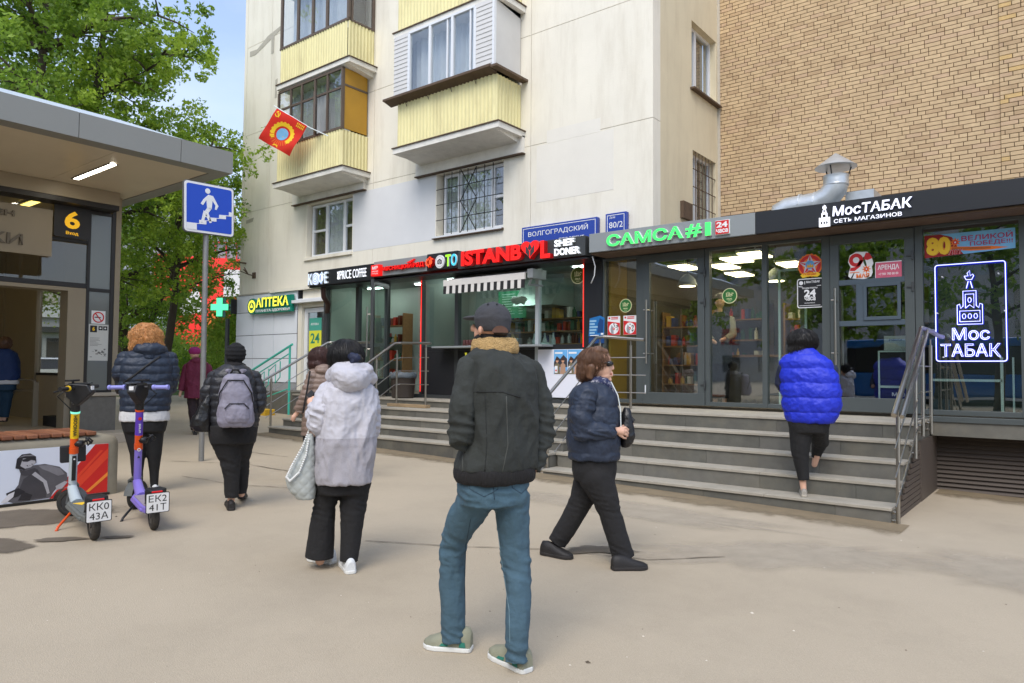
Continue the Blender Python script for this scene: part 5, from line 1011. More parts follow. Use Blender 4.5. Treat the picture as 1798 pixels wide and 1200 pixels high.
def outline_text(s_, x, y, w, h, r=.0058):
    """neon tube following the outlines of letters"""
    cu = bpy.data.curves.new('t', 'FONT'); cu.body = s_; cu.size = 1; cu.offset = .03; cu.fill_mode = 'NONE'; cu.resolution_u = 3
    ob = bpy.data.objects.new('t', cu); COL.objects.link(ob); me = bpy.data.meshes.new_from_object(ob.evaluated_get(bpy.context.evaluated_depsgraph_get()))
    vs_ = [v_.co.copy() for v_ in me.vertices]; adj = {}
    for e in me.edges:
        adj.setdefault(e.vertices[0], []).append(e.vertices[1]); adj.setdefault(e.vertices[1], []).append(e.vertices[0])
    bpy.data.objects.remove(ob); bpy.data.curves.remove(cu); bpy.data.meshes.remove(me)
    x0 = min(q.x for q in vs_); x1 = max(q.x for q in vs_); y0 = min(q.y for q in vs_); y1 = max(q.y for q in vs_); seen = set()
    for s in adj:
        if s in seen: continue
        loop = [s]; seen.add(s); cur = s
        while True:
            nx = [k for k in adj[cur] if k not in seen]
            if not nx: break
            cur = nx[0]; seen.add(cur); loop.append(cur)
        pts = [(x+(vs_[k].x-x0)/(x1-x0)*w, y+(vs_[k].y-y0)/(y1-y0)*h) for k in loop]
        if len(pts) > 3: neon(pts, True, r, 'neon_letter')
outline_text('Мос', -1.2, 1.91, .38, .145); outline_text('ТАБАК', -1.325, 1.71, .61, .15)
for x, z in ((-1.3, 2.7), (-.72, 2.7), (-1.3, 1.7), (-.72, 1.7), (-1.36, 2.25), (-.665, 2.25)): MB(m_white).lathe([(.008, VG-.05), (.008, VG+.02)], (x, 0, z), 8, 'y').build('stud', ne)
# Soviet flag on a pole at the balcony
fl = thing('flag', 'red flag with a hammer and sickle and a round wheat emblem hanging from the balcony', 'flag', (-15.0, 10.7, 7.3))
A, B_, Cc, Dd = Vector((-16.145, 10.50, 8.257)), Vector((-15.088, 10.78, 7.577)), Vector((-15.805, 10.72, 6.864)), Vector((-16.915, 10.42, 7.51))
MB(m_wside).tube([(-14.75, 11.1, 7.38), tuple(B_), tuple(A), tuple(A+(A-B_)*.06)], .014, 8).build('flag_pole', fl)
def flagpt(s, t, o=0):
    s, t = .04+.9*s, .92*t; p = A*(1-s)*(1-t)+B_*s*(1-t)+Cc*s*t+Dd*(1-s)*t
    return p+Vector((.6, -.8, 0))*(.07*t*math.sin(s*7+t*3)+.02*math.sin(t*9+s*2)+o)
m_flag = M('flag_red', (214, 40, 20), .75, var=.1, vs=3); mb = MB(m_flag); n_ = 24
mb.add([tuple(flagpt(i/n_, j/n_)) for i in range(n_+1) for j in range(n_+1)], [(i*(n_+1)+j, i*(n_+1)+j+1, (i+1)*(n_+1)+j+1, (i+1)*(n_+1)+j) for i in range(n_) for j in range(n_)]); mb.build('cloth', fl, smooth=True)
def fpoly(mb, pts, o): mb.add([tuple(flagpt(p[0], p[1], o)) for p in pts], [tuple(range(len(pts)))])
mb = MB(m_yel)
N = 40
for k in range(6, 35):                                   # wheat wreath
    a, b = 2*math.pi*k/N+1.4, 2*math.pi*(k+1)/N+1.4
    for r0, r1 in ((.23, .33),): fpoly(mb, [(.5+r0*math.cos(a), .56+r0*math.sin(a)), (.5+(r1+.02*(k % 2))*math.cos(a), .56+(r1+.02*(k % 2))*math.sin(a)), (.5+(r1+.02*(k % 2))*math.cos(b), .56+(r1+.02*(k % 2))*math.sin(b)), (.5+r0*math.cos(b), .56+r0*math.sin(b))], .006)
fpoly(mb, [(.44, .9), (.56, .9), (.6, .97), (.5, .93), (.4, .97)], .007)
for k in range(8):                                       # sickle
    a, b = R(-60+k*28), R(-60+(k+1)*28); fpoly(mb, [(.12+.05*math.cos(a), .14+.06*math.sin(a)), (.12+.075*math.cos(a), .14+.09*math.sin(a)), (.12+.075*math.cos(b), .14+.09*math.sin(b)), (.12+.05*math.cos(b), .14+.06*math.sin(b))], .006)
fpoly(mb, [(.07, .08), (.09, .06), (.2, .2), (.18, .22)], .008); fpoly(mb, [(.06, .1), (.1, .05), (.12, .07), (.08, .13)], .009)
for j, (ch, y0) in enumerate((('row', .05), ('row', .12))):
    for k in range(5): fpoly(mb, [(.72+k*.05, y0), (.75+k*.05, y0), (.75+k*.05, y0+.05), (.72+k*.05, y0+.05)], .006)
mb.build('wreath_print', fl)
mb = MB(M('flag_orange', (226, 110, 20), .7, var=.1))
for k in range(14):
    a = 2*math.pi*k/28+.2; fpoly(mb, [(.5+.2*math.cos(a), .56+.2*math.sin(a)), (.5+.36*math.cos(a), .56+.36*math.sin(a)), (.5+.36*math.cos(a+.07), .56+.36*math.sin(a+.07)), (.5+.2*math.cos(a+.07), .56+.2*math.sin(a+.07))], .005)
mb.build('sun_ray_print', fl, kind='stuff'); mb = MB(M('flag_globe', (112, 164, 200), .7, var=.15)); fpoly(mb, [(.5+.17*math.cos(2*math.pi*k/24), .56+.18*math.sin(2*math.pi*k/24)) for k in range(24)], .009)
mb.use(m_gold); fpoly(mb, [(.42, .5), (.52, .46), (.6, .52), (.56, .62), (.46, .66)], .012); mb.build('globe_print', fl)
# ------------------------------------------------------------------ metro entrance pavilion
UM = -13.3
m_alu = M('canopy_aluminium', (140, 140, 134), .45, metal=.1, var=.03, vs=1); m_soff = M('soffit_panel', (212, 198, 172), .35, var=.04, vs=1, dirt=.15, ds=.6, dc=(140, 126, 104)); m_beige = M('beige_metal', (150, 138, 116), .45, var=.05, vs=1.5)
m_roofw = M('pale_roof_sheet', (202, 212, 222), .35, var=.03, vs=1); m_bronze = M('dark_bronze_frame', (34, 30, 27), .4, var=.05, vs=4); m_gran2 = M('plinth_granite', (110, 106, 98), .6, var=.14, vs=14, bump=.04, bs=60, dirt=.2, ds=2)
m_stone = M('pale_stone', (178, 166, 148), .6, var=.06, vs=2, dirt=.2, ds=2, dc=(130, 118, 100)); m_mglass = glass('metro_glass', (.86, .86, .82), .06); m_mpane = M('frosted_dark_glass', (112, 116, 112), .12, var=.04, vs=1, spec=.8)
mt = thing('metro_pavilion', 'metro entrance pavilion with a flat grey canopy and a brown number 6 panel', 'pavilion', (-15, 2, .3))
for a, b in ((-8, -3.2), (-3.192, .6), (.608, 3.72), (3.728, 5.08), (5.088, 5.9)):
    MB(m_alu).box(-10.24, -10.2, a, b, 4.5, 4.836).build('canopy_fascia', mt)
for a, b in ((-12.6, -10.241), (-16, -12.608), (-20, -16.008), (-23, -20.008)): MB(m_alu).box(a, b, 5.86, 5.9, 4.5, 4.836).build('canopy_fascia', mt)
MB(m_alu).box(-10.47, -10.241, -8, 5.859, 4.5, 4.53).box(-23, -10.471, 5.66, 5.859, 4.5, 4.53).build('fascia_return', mt)
for a, b in ((-8, -5), (-4.994, -2), (-1.994, 1.2), (1.206, 4.3), (4.306, 5.655)): MB(m_soff).box(-23, -10.475, a, b, 4.51, 4.55).build('soffit_panel', mt)
mb = MB(m_roofw); mb.add([(-10.28, -8, 4.835), (-10.28, 5.82, 4.835), (-11.35, 4.6, 5.26), (-11.35, -8, 5.26), (-23, 4.6, 5.26), (-23, 5.82, 4.835), (-23, -8, 5.26)], [(0, 1, 2, 3), (1, 5, 4, 2), (3, 2, 4, 6)]); mb.build('roof_sheet', mt)
MB(m_bronze).box(UM-.02, -12.95, -8, 5.4, 4.2, 4.509).build('header_beam', mt); MB(m_beige).box(-12.949, -12.93, -8, 5.4, 4.28, 4.505).build('header_cladding', mt)
def fpost(v0, v1, z0, z1, m=m_bronze, name='frame_post', d=.06): return MB(m).box(UM-d, UM, v0, v1, z0, z1).build(name, mt, bevel=.003)
fpost(5.05, 5.1, 1.1, 4.2); fpost(5.435, 5.5, 1.1, 4.3); fpost(-8, 5.049, 2.845, 2.925, name='frame_rail'); fpost(5.101, 5.434, 2.80, 2.86, name='frame_rail'); fpost(5.101, 5.434, 4.14, 4.2, name='frame_rail'); fpost(5.04, 5.6, 1.06, 1.1, name='frame_rail')
MB(m_beige).box(UM-.4, UM+.005, 5.501, 5.59, 1.0, 4.5).build('corner_cladding', mt)
MB(m_mpane).box(UM-.03, UM-.02, 5.1, 5.436, 2.86, 4.14).build('dark_pane', mt); MB(m_mpane).box(UM-.03, UM-.02, 5.1, 5.436, 1.1, 2.8).build('dark_pane', mt)
MB(m_mglass).box(UM-.03, UM-.022, -8, 5.05, 2.925, 4.2).build('clear_pane', mt)
MB(m_stone).box(UM-.1, UM+.1, 4.86, 5.62, 1.0, 1.06).build('plinth_cap', mt, bevel=.01); MB(m_gran2).box(UM-.08, UM+.06, 4.87, 5.56, .3, .999).build('plinth', mt, bevel=.005)
MB(m_beige).box(UM-.06, UM-.0, 4.77, 5.045, 1.0, 2.84).box(UM-.36, UM-.061, 4.78, 4.87, .4, 2.84).build('door_jamb', mt); MB(m_bronze).box(UM-.5, UM-.36, 4.9, 4.97, .4, 2.84).build('door_jamb', mt); MB(m_beige).box(UM-.4, UM-.001, -3, 4.77, 2.78, 2.84).build('door_head', mt)
# name board and number panel
nb = thing('name_board', 'pale metal name board with raised grey letters hung behind the metro glass', 'sign', (UM+.05, 3.5, 3.3)); MB(m_beige).box(UM+.03, UM+.06, .6, 4.485, 3.31, 4.085).build('board', nb, bevel=.004)
fe = EAST(UM+.061, 0, 0); m_let = M('raised_grey_letter', (104, 94, 78), .4, metal=.3, var=.04)
letters('МЕТРОПОЛИТЕН', 'letter', nb, fe, 2.1, 3.885, 1.84, .09, m_let, None, .03, .03); letters('ТЕКСТИЛЬЩИКИ', 'letter', nb, fe, 1.1, 3.41, 2.96, .21, m_let, None, .02, .03)
o = thing('number_panel', 'brown rounded panel with a yellow 6 and the word Вход', 'sign', (UM+.05, 4.8, 3.66)); t = MB(m_bronze, EAST(UM+.03, 0, 0))
t.poly(rrect(4.505, 3.665, 5.045, 4.215, .04), 0, .03).build('board', o); t = MB(M('lit_amber', (232, 176, 30), .5, var=0, emit=.35), EAST(UM+.061, 0, 0)); t.text('6', 4.66, 3.82, .235, .3, 0, .03); t.text('Вход', 4.685, 3.71, .19, .065, 0, .02); t.build('lettering', o)
MB(m_blackm).box(UM, UM+.03, 4.49, 5.05, 3.6, 3.66).build('lower_rail', o)
# notices
o = thing('no_smoking_sign', 'square no smoking sign with a crossed cigarette on the dark glass panel', 'sign', (UM, 5.26, 2.25)); t = MB(m_wp, EAST(UM-.019, 0, 0)); t.rect(5.15, 2.25, 5.375, 2.475); t.use(m_red); t.ring(5.262, 2.362, .075, .095, .002, .002); t.poly([(5.2, 2.43), (5.215, 2.44), (5.325, 2.295), (5.31, 2.285)], .004); t.use(m_bp); t.rect(5.2, 2.352, 5.3, 2.368, .003, .002); t.build('sheet', o)
o = thing('info_sheet', 'white information sheet with a small 6 and a route map on the dark glass panel', 'poster', (UM, 5.26, 1.6)); t = MB(M('map_sheet', (206, 206, 200), .6, var=.03), EAST(UM-.019, 0, 0)); t.rect(5.115, 1.61, 5.435, 2.24); t.use(m_bp); t.rect(5.135, 2.1, 5.245, 2.215, .002); t.rect(5.27, 2.14, 5.335, 2.21, .002).rect(5.345, 2.14, 5.41, 2.21, .002); t.use(m_yel); t.text('6', 5.17, 2.125, .04, .07, .004, .04); t.use(m_wp); t.disc(5.3, 2.175, .015, .004).disc(5.378, 2.175, .015, .004); t.use(M('map_grey', (120, 120, 118), .6))
for k in range(7): t.rect(5.14, 2.0-k*.022, 5.14+random.uniform(.1, .2), 2.006-k*.022, .002, .001)
for k in range(22):
    x, y = random.uniform(5.14, 5.38), random.uniform(1.66, 1.84); t.rect(x, y, x+random.uniform(.01, .05), y+random.uniform(.004, .02), .002, .001)
t.build('sheet', o)
# interior
MB(m_stone).box(-22, UM-.1, -3, 5.49, .38, .44).build('hall_floor', mt)
def sidewall(u0, u1, z0, z1, m, name): return MB(m).box(u0, u1, 5.42, 5.5, z0, z1).build(name, mt)
sidewall(-15.33, UM-.37, .44, 4.5, m_beige, 'wall_panel'); sidewall(-18.6, -16.63, .44, 4.5, m_beige, 'wall_panel'); sidewall(-22, -18.62, .44, 4.5, m_beige, 'wall_panel'); sidewall(-16.62, -15.34, 3.06, 4.5, m_beige, 'wall_panel'); sidewall(-16.62, -15.34, .44, 1.33, m_stone, 'stone_panel')
MB(m_bronze).box(-16.62, -15.34, 5.41, 5.5, 1.331, 1.38).build('window_rail', mt); MB(m_mglass).box(-16.6, -15.36, 5.45, 5.456, 1.38, 3.05).build('clear_pane', mt); MB(m_beige).box(-16.66, -16.6, 5.38, 5.419, .44, 4.5).box(-18.64, -18.58, 5.38, 5.419, .44, 4.5).build('cover_strip', mt)
MB(m_beige).box(-22.1, -22, -3, 5.5, .4, 4.5).build('back_wall', mt); MB(m_beige).box(-22, UM, -8, -7.9, .3, 4.5).build('end_wall', mt); MB(m_blackm).box(-14.62, -13.9, 4.9, 5.41, .441, .62).build('stair_dark_block', mt)  # last box: solid black block painting in the dark of the stairwell
o = thing('stair_rail', 'dark double handrail at the top of the metro stairs', 'railing', (-14.8, 4.7, .44))
for dz in (0, -.2): MB(m_steel).tube([(-14.6, 4.78, 1.2+dz), (-14.65, 4.72, 1.27+dz), (-14.9, 4.55, 1.27+dz), (-15.6, 4.2, .6+dz)], .024, 8).build('hand_bar', o, smooth=True, sharp=40)
MB(m_beige).box(-14.62, -14.56, 4.72, 4.8, .44, 1.22).build('post', o); MB(m_steel).tube([(-15.3, 4.35, .44), (-15.3, 4.35, .9)], .02, 8).build('post', o)
m_lampd = M('lit_soffit_strip', (255, 246, 226), .4, var=0, emit=9); m_lampy = M('lit_hall_strip', (255, 226, 120), .4, var=0, emit=2.2)
o = thing('soffit_light', 'lit white strip light in the canopy soffit', 'lamp', (-11.8, 4.55, 4.5)); MB(m_lampd).box(-12.5, -11.15, 4.5, 4.58, 4.495, 4.509).build('diffuser', o); MB(m_alu).box(-12.53, -11.12, 4.585, 4.6, 4.49, 4.509).box(-12.53, -11.12, 4.48, 4.495, 4.49, 4.509).build('frame', o)
o = thing('hall_light', 'lit yellow strip light inside the metro hall behind the name board', 'lamp', (-14.7, 4.68, 4.4)); MB(m_lampy).box(-15.3, -14.0, 4.63, 4.73, 4.45, 4.48).build('diffuser', o); MB(m_alu).box(-15.3, -14.0, 4.6, 4.76, 4.481, 4.509).build('housing', o)
o = thing('hall_light', 'lit yellow strip light deep inside the metro hall left of the stairs', 'lamp', (-17, 2.5, 4.4)); MB(m_lampy).box(-19, -15, 2.4, 2.55, 4.45, 4.48).build('diffuser', o); MB(m_alu).box(-19, -15, 2.35, 2.6, 4.481, 4.509).build('housing', o)
MB(m_stone).box(UM+.061, -12.5, -8, 5.9, .25, .405).build('entrance_step', mt, bevel=.006)
# ------------------------------------------------------------------ concrete bench with posters
m_conc = M('bench_concrete', (142, 134, 116), .85, var=.08, vs=4, bump=.12, bs=90, dirt=.3, ds=3, dc=(96, 88, 74)); 
be = thing('street_bench', 'concrete bench with brown seat planks and poster panels in front of the metro', 'bench', (-8.4, 2, .15))
def prof(y0, y1):
    p = [(-8.78, .1), (-8.03, .1), (-8.03, .72), (-8.06, .775), (-8.12, .79), (-8.7, .79), (-8.75, .775), (-8.78, .72)]; return MB(m_conc).prism(p, 'y', y0, y1)
b_ = MB(m_conc); pr = [(-8.78, .1), (-8.03, .1), (-8.03, .70), (-8.045, .75), (-8.08, .78), (-8.13, .79), (-8.68, .79), (-8.73, .78), (-8.765, .75), (-8.78, .70)]
cx = -8.405; rings = [(.2, 1.0), (3.25, 1.0), (3.34, .995), (3.39, .98), (3.415, .95)]
vs_ = []
for y, s_ in rings: vs_ += [(cx+(p[0]-cx)*s_, y, .1+(p[1]-.1)*s_) for p in pr]
n = len(pr); b_.add(vs_, [(i*n+k, i*n+(k+1) % n, (i+1)*n+(k+1) % n, (i+1)*n+k) for i in range(len(rings)-1) for k in range(n)]+[tuple(range(n))[::-1], tuple((len(rings)-1)*n+k for k in range(n))]); b_.build('body', be, smooth=True, sharp=45)
m_pl = [M('seat_plank_%d' % k, c, .55, var=.18, vs=5, stretch=(1, 7, 7), bump=.1, bs=60) for k, c in enumerate(((134, 84, 56), (122, 74, 48), (146, 94, 64)))]
for k in range(27):
    y = 3.2-k*.107; MB(m_pl[k % 3]).box(-8.72, -8.05, y-.096, y, .791, .83).build('seat_plank', be, bevel=.008)
# poster: aviator portrait in grey tones with red diagonal bands
po = thing('bench_poster', 'bench poster of a grey toned aviator in helmet and goggles with red diagonal bands', 'poster', (-8.03, 2.8, .19)); fb = EAST(-8.029, 2.30, .19)
t = MB(M('poster_white', (222, 226, 236), .55, var=.02), fb); t.rect(-.6, 0, 1.01, .508); t.use(M('poster_red', (206, 34, 26), .5, var=.06)); t.poly([(.47, .001), (1.009, .001), (1.009, .507), (.88, .507)], .002, .001); t.use(M('poster_red2', (226, 66, 36), .5)); t.poly([(.62, .1), (.66, .1), (.96, .44), (.93, .44)], .003, .001).poly([(.56, .001), (.66, .001), (1.009, .36), (1.009, .46)], .003, .001); t.use(M('poster_orange', (244, 140, 50), .5)); t.poly([(.8, .03), (.83, .02), (1.009, .17), (1.009, .21)], .004, .001)
g_ = [M('poster_tone_%d' % k, (c, c-3, c), .55, var=.12, vs=12) for k, c in enumerate((38, 66, 92, 128, 178, 214))]
def tone(k, pts, z): t.use(g_[k]); t.poly(pts, z, .0008)
tone(2, [(.1, .03), (.2, .17), (.22, .3), (.3, .345), (.42, .35), (.55, .31), (.62, .24), (.63, .17), (.55, .12), (.5, .06), (.48, .01), (.16, .001)], .004)
tone(1, [(.24, .22), (.3, .26), (.36, .3), (.44, .12), (.44, .02), (.28, .02), (.2, .1)], .005); tone(3, [(.36, .34), (.46, .335), (.56, .29), (.6, .23), (.54, .22), (.46, .27), (.4, .3)], .006)
tone(4, [(.27, .29), (.31, .31), (.44, .18), (.47, .06), (.45, .05), (.41, .17)], .0065); tone(4, [(.52, .12), (.6, .16), (.63, .15), (.58, .09), (.53, .08)], .006); tone(0, [(.1, .1), (.2, .14), (.26, .1), (.2, .06), (.12, .04)], .006); tone(5, [(.06, .02), (.12, .09), (.17, .11), (.16, .06), (.1, .01)], .007); tone(0, [(.2, .02), (.24, .1), (.32, .06), (.3, .01)], .007)
tone(0, [(.17, .33), (.18, .42), (.22, .46), (.29, .465), (.34, .43), (.345, .37), (.31, .34), (.24, .31)], .006); tone(4, [(.21, .35), (.23, .42), (.33, .41), (.34, .37), (.3, .33), (.25, .32)], .007); tone(0, [(.22, .41), (.28, .42), (.335, .41), (.335, .39), (.3, .4), (.27, .385), (.23, .39)], .008); tone(1, [(.26, .35), (.31, .365), (.315, .355), (.27, .34)], .008); tone(5, [(.27, .352), (.305, .36), (.305, .355), (.275, .347)], .009); tone(3, [(.19, .43), (.24, .455), (.31, .45), (.33, .435), (.25, .44)], .0085); tone(1, [(.2, .32), (.26, .3), (.33, .32), (.36, .3), (.3, .25), (.22, .26)], .0075)
t.build('print', po); MB(m_bronze).box(-8.029, -8.015, 1.7, 3.33, .165, .185).build('lower_trim', po)
# pedestrian underpass sign on its pole
sp = thing('underpass_sign', 'blue square pedestrian underpass sign with a white walking figure on a grey pole', 'road sign', (-9.66, 5.21, .19))
m_pole = M('galvanised_pole', (140, 140, 138), .5, metal=.5, var=.12, vs=8, dirt=.3, ds=5, dc=(100, 96, 88)); MB(m_pole).tube([(-9.66, 5.215, .15), (-9.66, 5.2, 3.9)], .037, 14).build('pole', sp, smooth=True, sharp=40)
fs_ = (Vector((-9.59, 5.21, 3.745)), Vector((0, .9995, .025)), Vector((0, -.025, .9995)), Vector((1, 0, 0)))
MB(M('sign_back_grey', (104, 106, 108), .5, metal=.4), fs_).poly(rrect(-.375, -.36, .375, .36, .05), -.04, .03).build('back_box', sp)
t = MB(m_wp, fs_); t.poly(rrect(-.365, -.35, .365, .35, .045), -.008, .006); m_sb = M('road_sign_blue', (20, 72, 190), .35, var=.02); t.use(m_sb); t.poly(rrect(-.335, -.32, .335, .32, .03), -.001, .002); t.build('face', sp)
t = MB(m_wp, fs_); z_ = .0015
t.poly([(-.335, -.32), (-.335, -.23), (-.155, -.225), (-.155, -.175), (-.005, -.165), (-.005, -.12), (.14, -.11), (.14, -.06), (.29, -.05), (.29, -.0), (.335, 0), (.335, -.045), (.335, -.06), (.245, -.065), (.245, -.11), (.1, -.12), (.1, -.165), (-.05, -.175), (-.05, -.225), (-.19, -.235), (-.19, -.32)], z_)
t.disc(-.03, .25, .038, z_)
for pts in ([(-.02, .2), (.05, .19), (.13, .06), (.1, .0), (.075, .005), (.085, .06), (.04, .12), (.03, .0), (-.04, .01), (-.05, .12), (-.1, .04), (-.135, .06), (-.09, .13)], [(.03, .01), (-.04, .01), (-.085, -.06), (.0, -.2), (.03, -.19), (-.02, -.06)], [(-.06, -.07), (-.09, -.2), (-.13, -.21), (-.1, -.2), (-.06, -.12), (-.04, -.1)]): t.poly(pts, z_)
t.poly([(-.09, -.03), (-.05, -.06), (-.09, -.2), (-.13, -.2)], z_+.0002); t.build('pictogram', sp)
for z in (3.5, 3.95): MB(m_pole).box(-9.7, -9.62, 5.16, 5.26, z, z+.03).build('clamp', sp)
# ------------------------------------------------------------------ rental scooters
m_tyre = M('tyre_rubber', (44, 42, 40), .85, var=.15, vs=20, bump=.3, bs=60, dirt=.4, ds=8, dc=(120, 108, 92)); m_rim = M('rim_grey', (70, 70, 72), .4, metal=.5, var=.05); m_blk = M('black_abs', (26, 26, 28), .45, var=.08, vs=8); m_redl = M('rear_lamp_red', (196, 20, 18), .25, var=.03, emit=.15)
def scooter(label, rear, front, steer, cols, plate, brand, lean=0.0):
    ra, fa = Vector((rear[0], rear[1], gz(rear[0]))), Vector((front[0], front[1], gz(front[0]))); X = (fa-ra).normalized(); Y = Vector((0, 0, 1)).cross(X).normalized(); Z = X.cross(Y)
    Zl = (Z+Y*lean).normalized(); Yl = Zl.cross(X).normalized(); F = (ra, X, Yl, Zl); wb = (fa-ra).length; r = .125
    o = thing('electric_scooter', label, 'scooter', tuple(ra), 'rental scooters parked by the metro')
    cs, cd, cm, cg = cols['stem'], cols['deck'], cols['mid'], cols['grip']
    def wheel(fr):
        w = MB(m_tyre, fr); prof_ = [(.075, -.026), (.095, -.032), (.118, -.024), (.125, -.01), (.125, .01), (.118, .024), (.095, .032), (.075, .026)]; vs_ = []; nn = 28
        for p in prof_: vs_ += [(p[0]*math.cos(2*math.pi*k/nn), p[1], p[0]*math.sin(2*math.pi*k/nn)) for k in range(nn)]
        m_ = len(prof_); w.add(vs_, [(i*nn+k, i*nn+(k+1) % nn, ((i+1) % m_)*nn+(k+1) % nn, ((i+1) % m_)*nn+k) for i in range(m_) for k in range(nn)]); wo = w.build('wheel', o, smooth=True, sharp=50)
        h = MB(m_rim, fr); h.lathe([(.03, -.03), (.03, .03)], (0, 0, 0), 14, 'y')
        for k in range(6): a = k*math.pi/3; h.tube([(.02*math.cos(a), 0, .02*math.sin(a)), (.078*math.cos(a), 0, .078*math.sin(a))], .012, 6)
        h.use(cols.get('rim', m_rim)); h.lathe([(.072, -.024), (.078, -.02), (.078, .02), (.072, .024)], (0, 0, 0), 24, 'y'); h.build('rim', wo)
    wheel((F[0]+Zl*r, X, Yl, Zl))
    d = MB(cd, F); d.poly([(.02, .06), (.16, .085), (wb-.36, .085), (wb-.22, .045), (wb-.22, -.045), (wb-.36, -.085), (.16, -.085), (.02, -.06)], .135, .055); d.use(cols['side']); d.poly([(.1, .09), (wb-.32, .09), (wb-.32, -.09), (.1, -.09)], .14, .03); d.build('deck', o, bevel=.01)
    d = MB(cols['mat'], F); d.poly([(.08, .06), (wb-.36, .066), (wb-.36, -.066), (.08, -.06)], .191, .004); d.use(m_yel); d.poly([(wb-.56, .0), (wb-.44, .05), (wb-.44, -.05)], .196, .002) if cols.get('tri') else None; d.build('deck_mat', o)
    d = MB(m_blk if not cols.get('fend') else cols['fend'], F); pts = [(-.16, .24), (-.14, .27), (-.05, .29), (.06, .26), (.12, .2), (.05, .235), (-.05, .262), (-.13, .24)]; d.add([(p[0], .055, p[1]) for p in pts]+[(p[0], -.055, p[1]) for p in pts], [tuple(range(8)), tuple(range(8, 16))[::-1]]+[(k, k+8, (k+1) % 8+8, (k+1) % 8) for k in range(8)]); d.build('rear_fender', o, bevel=.004)
    d = MB(m_blk, F); d.poly([(-.17, .05), (-.1, .085), (0.0, .06), (0.0, -.06), (-.1, -.085), (-.17, -.05)], .262, .1); d.build('lamp_housing', o, bevel=.012); MB(m_redl, F).box(-.178, -.165, -.042, .042, .29, .355).build('rear_lamp', o, bevel=.006)
    fp_ = (ra-X*.19+Zl*.26, -Yl, (Zl*.97-X*.12).normalized(), -X); p_ = MB(m_blk, fp_); p_.poly(rrect(-.09, -.086, .09, .086, .011), -.006, .006); p_.use(m_wp); p_.poly(rrect(-.084, -.08, .084, .08, .009), 0, .003); p_.use(m_bp); p_.text(plate[0], -.068, .01, .136, .057, .003, .0, .001); p_.text(plate[1], -.065, -.064, .13, .057, .003, .0, .001); p_.build('number_plate', o)
    # neck, fork, stem
    base = Vector((wb-.10, 0, .30)); top = Vector((wb-.28, 0, 1.16)); ax = (top-base).normalized()
    L3 = lambda v: F[0]+X*v[0]+Yl*v[1]+Zl*v[2]
    MB(cols['low'], F).tube([(wb-.34, 0, .17), (wb-.2, 0, .22), tuple(base-ax*.02)], [.05, .045, .04], 10).build('neck', o, smooth=True, sharp=50)
    seg = [(0, .34, cols["low"], .033), (.34, .40, cm, .037), (.40, .50, cols['mid2'], .034), (.5, .76, cs, .034), (.76, .78, cols['led'], .038), (.78, .86, m_blk, .036)]
    for a, b, m_, rr_ in seg: MB(m_, F).tube([tuple(base+(top-base)*a), tuple(base+(top-base)*b)], rr_, 16).build('stem_section', o, smooth=True, sharp=40)
    a_ = R(steer); Xs = (X*math.cos(a_)+Yl*math.sin(a_)).normalized(); Ys = Zl.cross(Xs).normalized()
    wc = L3(base)+(fa-L3((wb, 0, 0)))+Zl*(r-.30)+Xs*.04+X*.05; wc = Vector((fa.x, fa.y, fa.z+r))
    wheel((wc, Xs, Ys, Zl))
    fk = MB(cols['fork']);
    for s_ in (-1, 1): fk.tube([tuple(wc+Ys*.05*s_), tuple(wc+Ys*.05*s_+Zl*.15-Xs*.03), tuple(L3(base)+Ys*.03*s_+Zl*.02)], .016, 8)
    fk.build('fork', o, smooth=True, sharp=50)
    m_ = MB(cols['fork'], (wc, Xs, Ys, Zl)); pts = [(.145*math.cos(R(q)), .145*math.sin(R(q))) for q in range(10, 171, 16)]; m_.add([(p[0], .04, p[1]) for p in pts]+[(p[0], -.04, p[1]) for p in pts], [(k, k+1, len(pts)+k+1, len(pts)+k) for k in range(len(pts)-1)]); m_.build('front_fender', o, smooth=True)
    T = L3(top); H = MB(m_blk, (T, Xs, Ys, Zl)); H.prism([(-.16, -.02), (-.12, .05), (.05, .06), (.09, .02), (.07, -.06), (-.02, -.14), (-.07, -.1)], 'y', -.04, .04); H.build('head_unit', o, bevel=.012)
    MB(M('scooter_screen', (60, 62, 66), .15, var=.02), (T, Xs, Ys, Zl)).poly([(-.13, .03), (.02, .03), (.02, -.03), (-.13, -.03)], .056, .008).build('display', o); MB(m_wp, (T, Xs, Ys, Zl)).box(-.148, -.142, -.02, .02, .0, .035).build('badge', o); MB(m_blk, (T, Xs, Ys, Zl)).box(.0, .07, -.05, .05, .075, .09).tube([(.03, 0, .05), (.03, 0, .08)], .01, 6).build('phone_mount', o)
    MB(m_rim, (T, Xs, Ys, Zl)).tube([(-.02, -.25, .02), (-.0, -.1, .02), (0, .1, .02), (-.02, .25, .02)], .014, 10).build('handle_bar', o, smooth=True, sharp=50)
    for s_ in (-1, 1):
        MB(m_blk if cols['gripk'] else cg, (T, Xs, Ys, Zl)).tube([(-.02, .15*s_, .02), (-.028, .26*s_, .02)], .019, 12).build('grip', o, smooth=True, sharp=40); MB(cg, (T, Xs, Ys, Zl)).lathe([(.024, .13*s_), (.024, .152*s_)], (-.018, 0, .02), 14, 'y').build('grip_ring', o)
        MB(m_blk, (T, Xs, Ys, Zl)).tube([(.02, .13*s_, .025), (.035, .2*s_, .0), (.03, .25*s_, -.005)], .008, 6).box(-.02, .03, .1*s_-.02, .1*s_+.02, .0, .05).build('brake_lever', o)
        if not cols['gripk']: MB(cg, (T, Xs, Ys, Zl)).lathe([(.023, .262*s_), (.023, .285*s_)], (-.028, 0, .02), 14, 'y').build('grip_end', o)
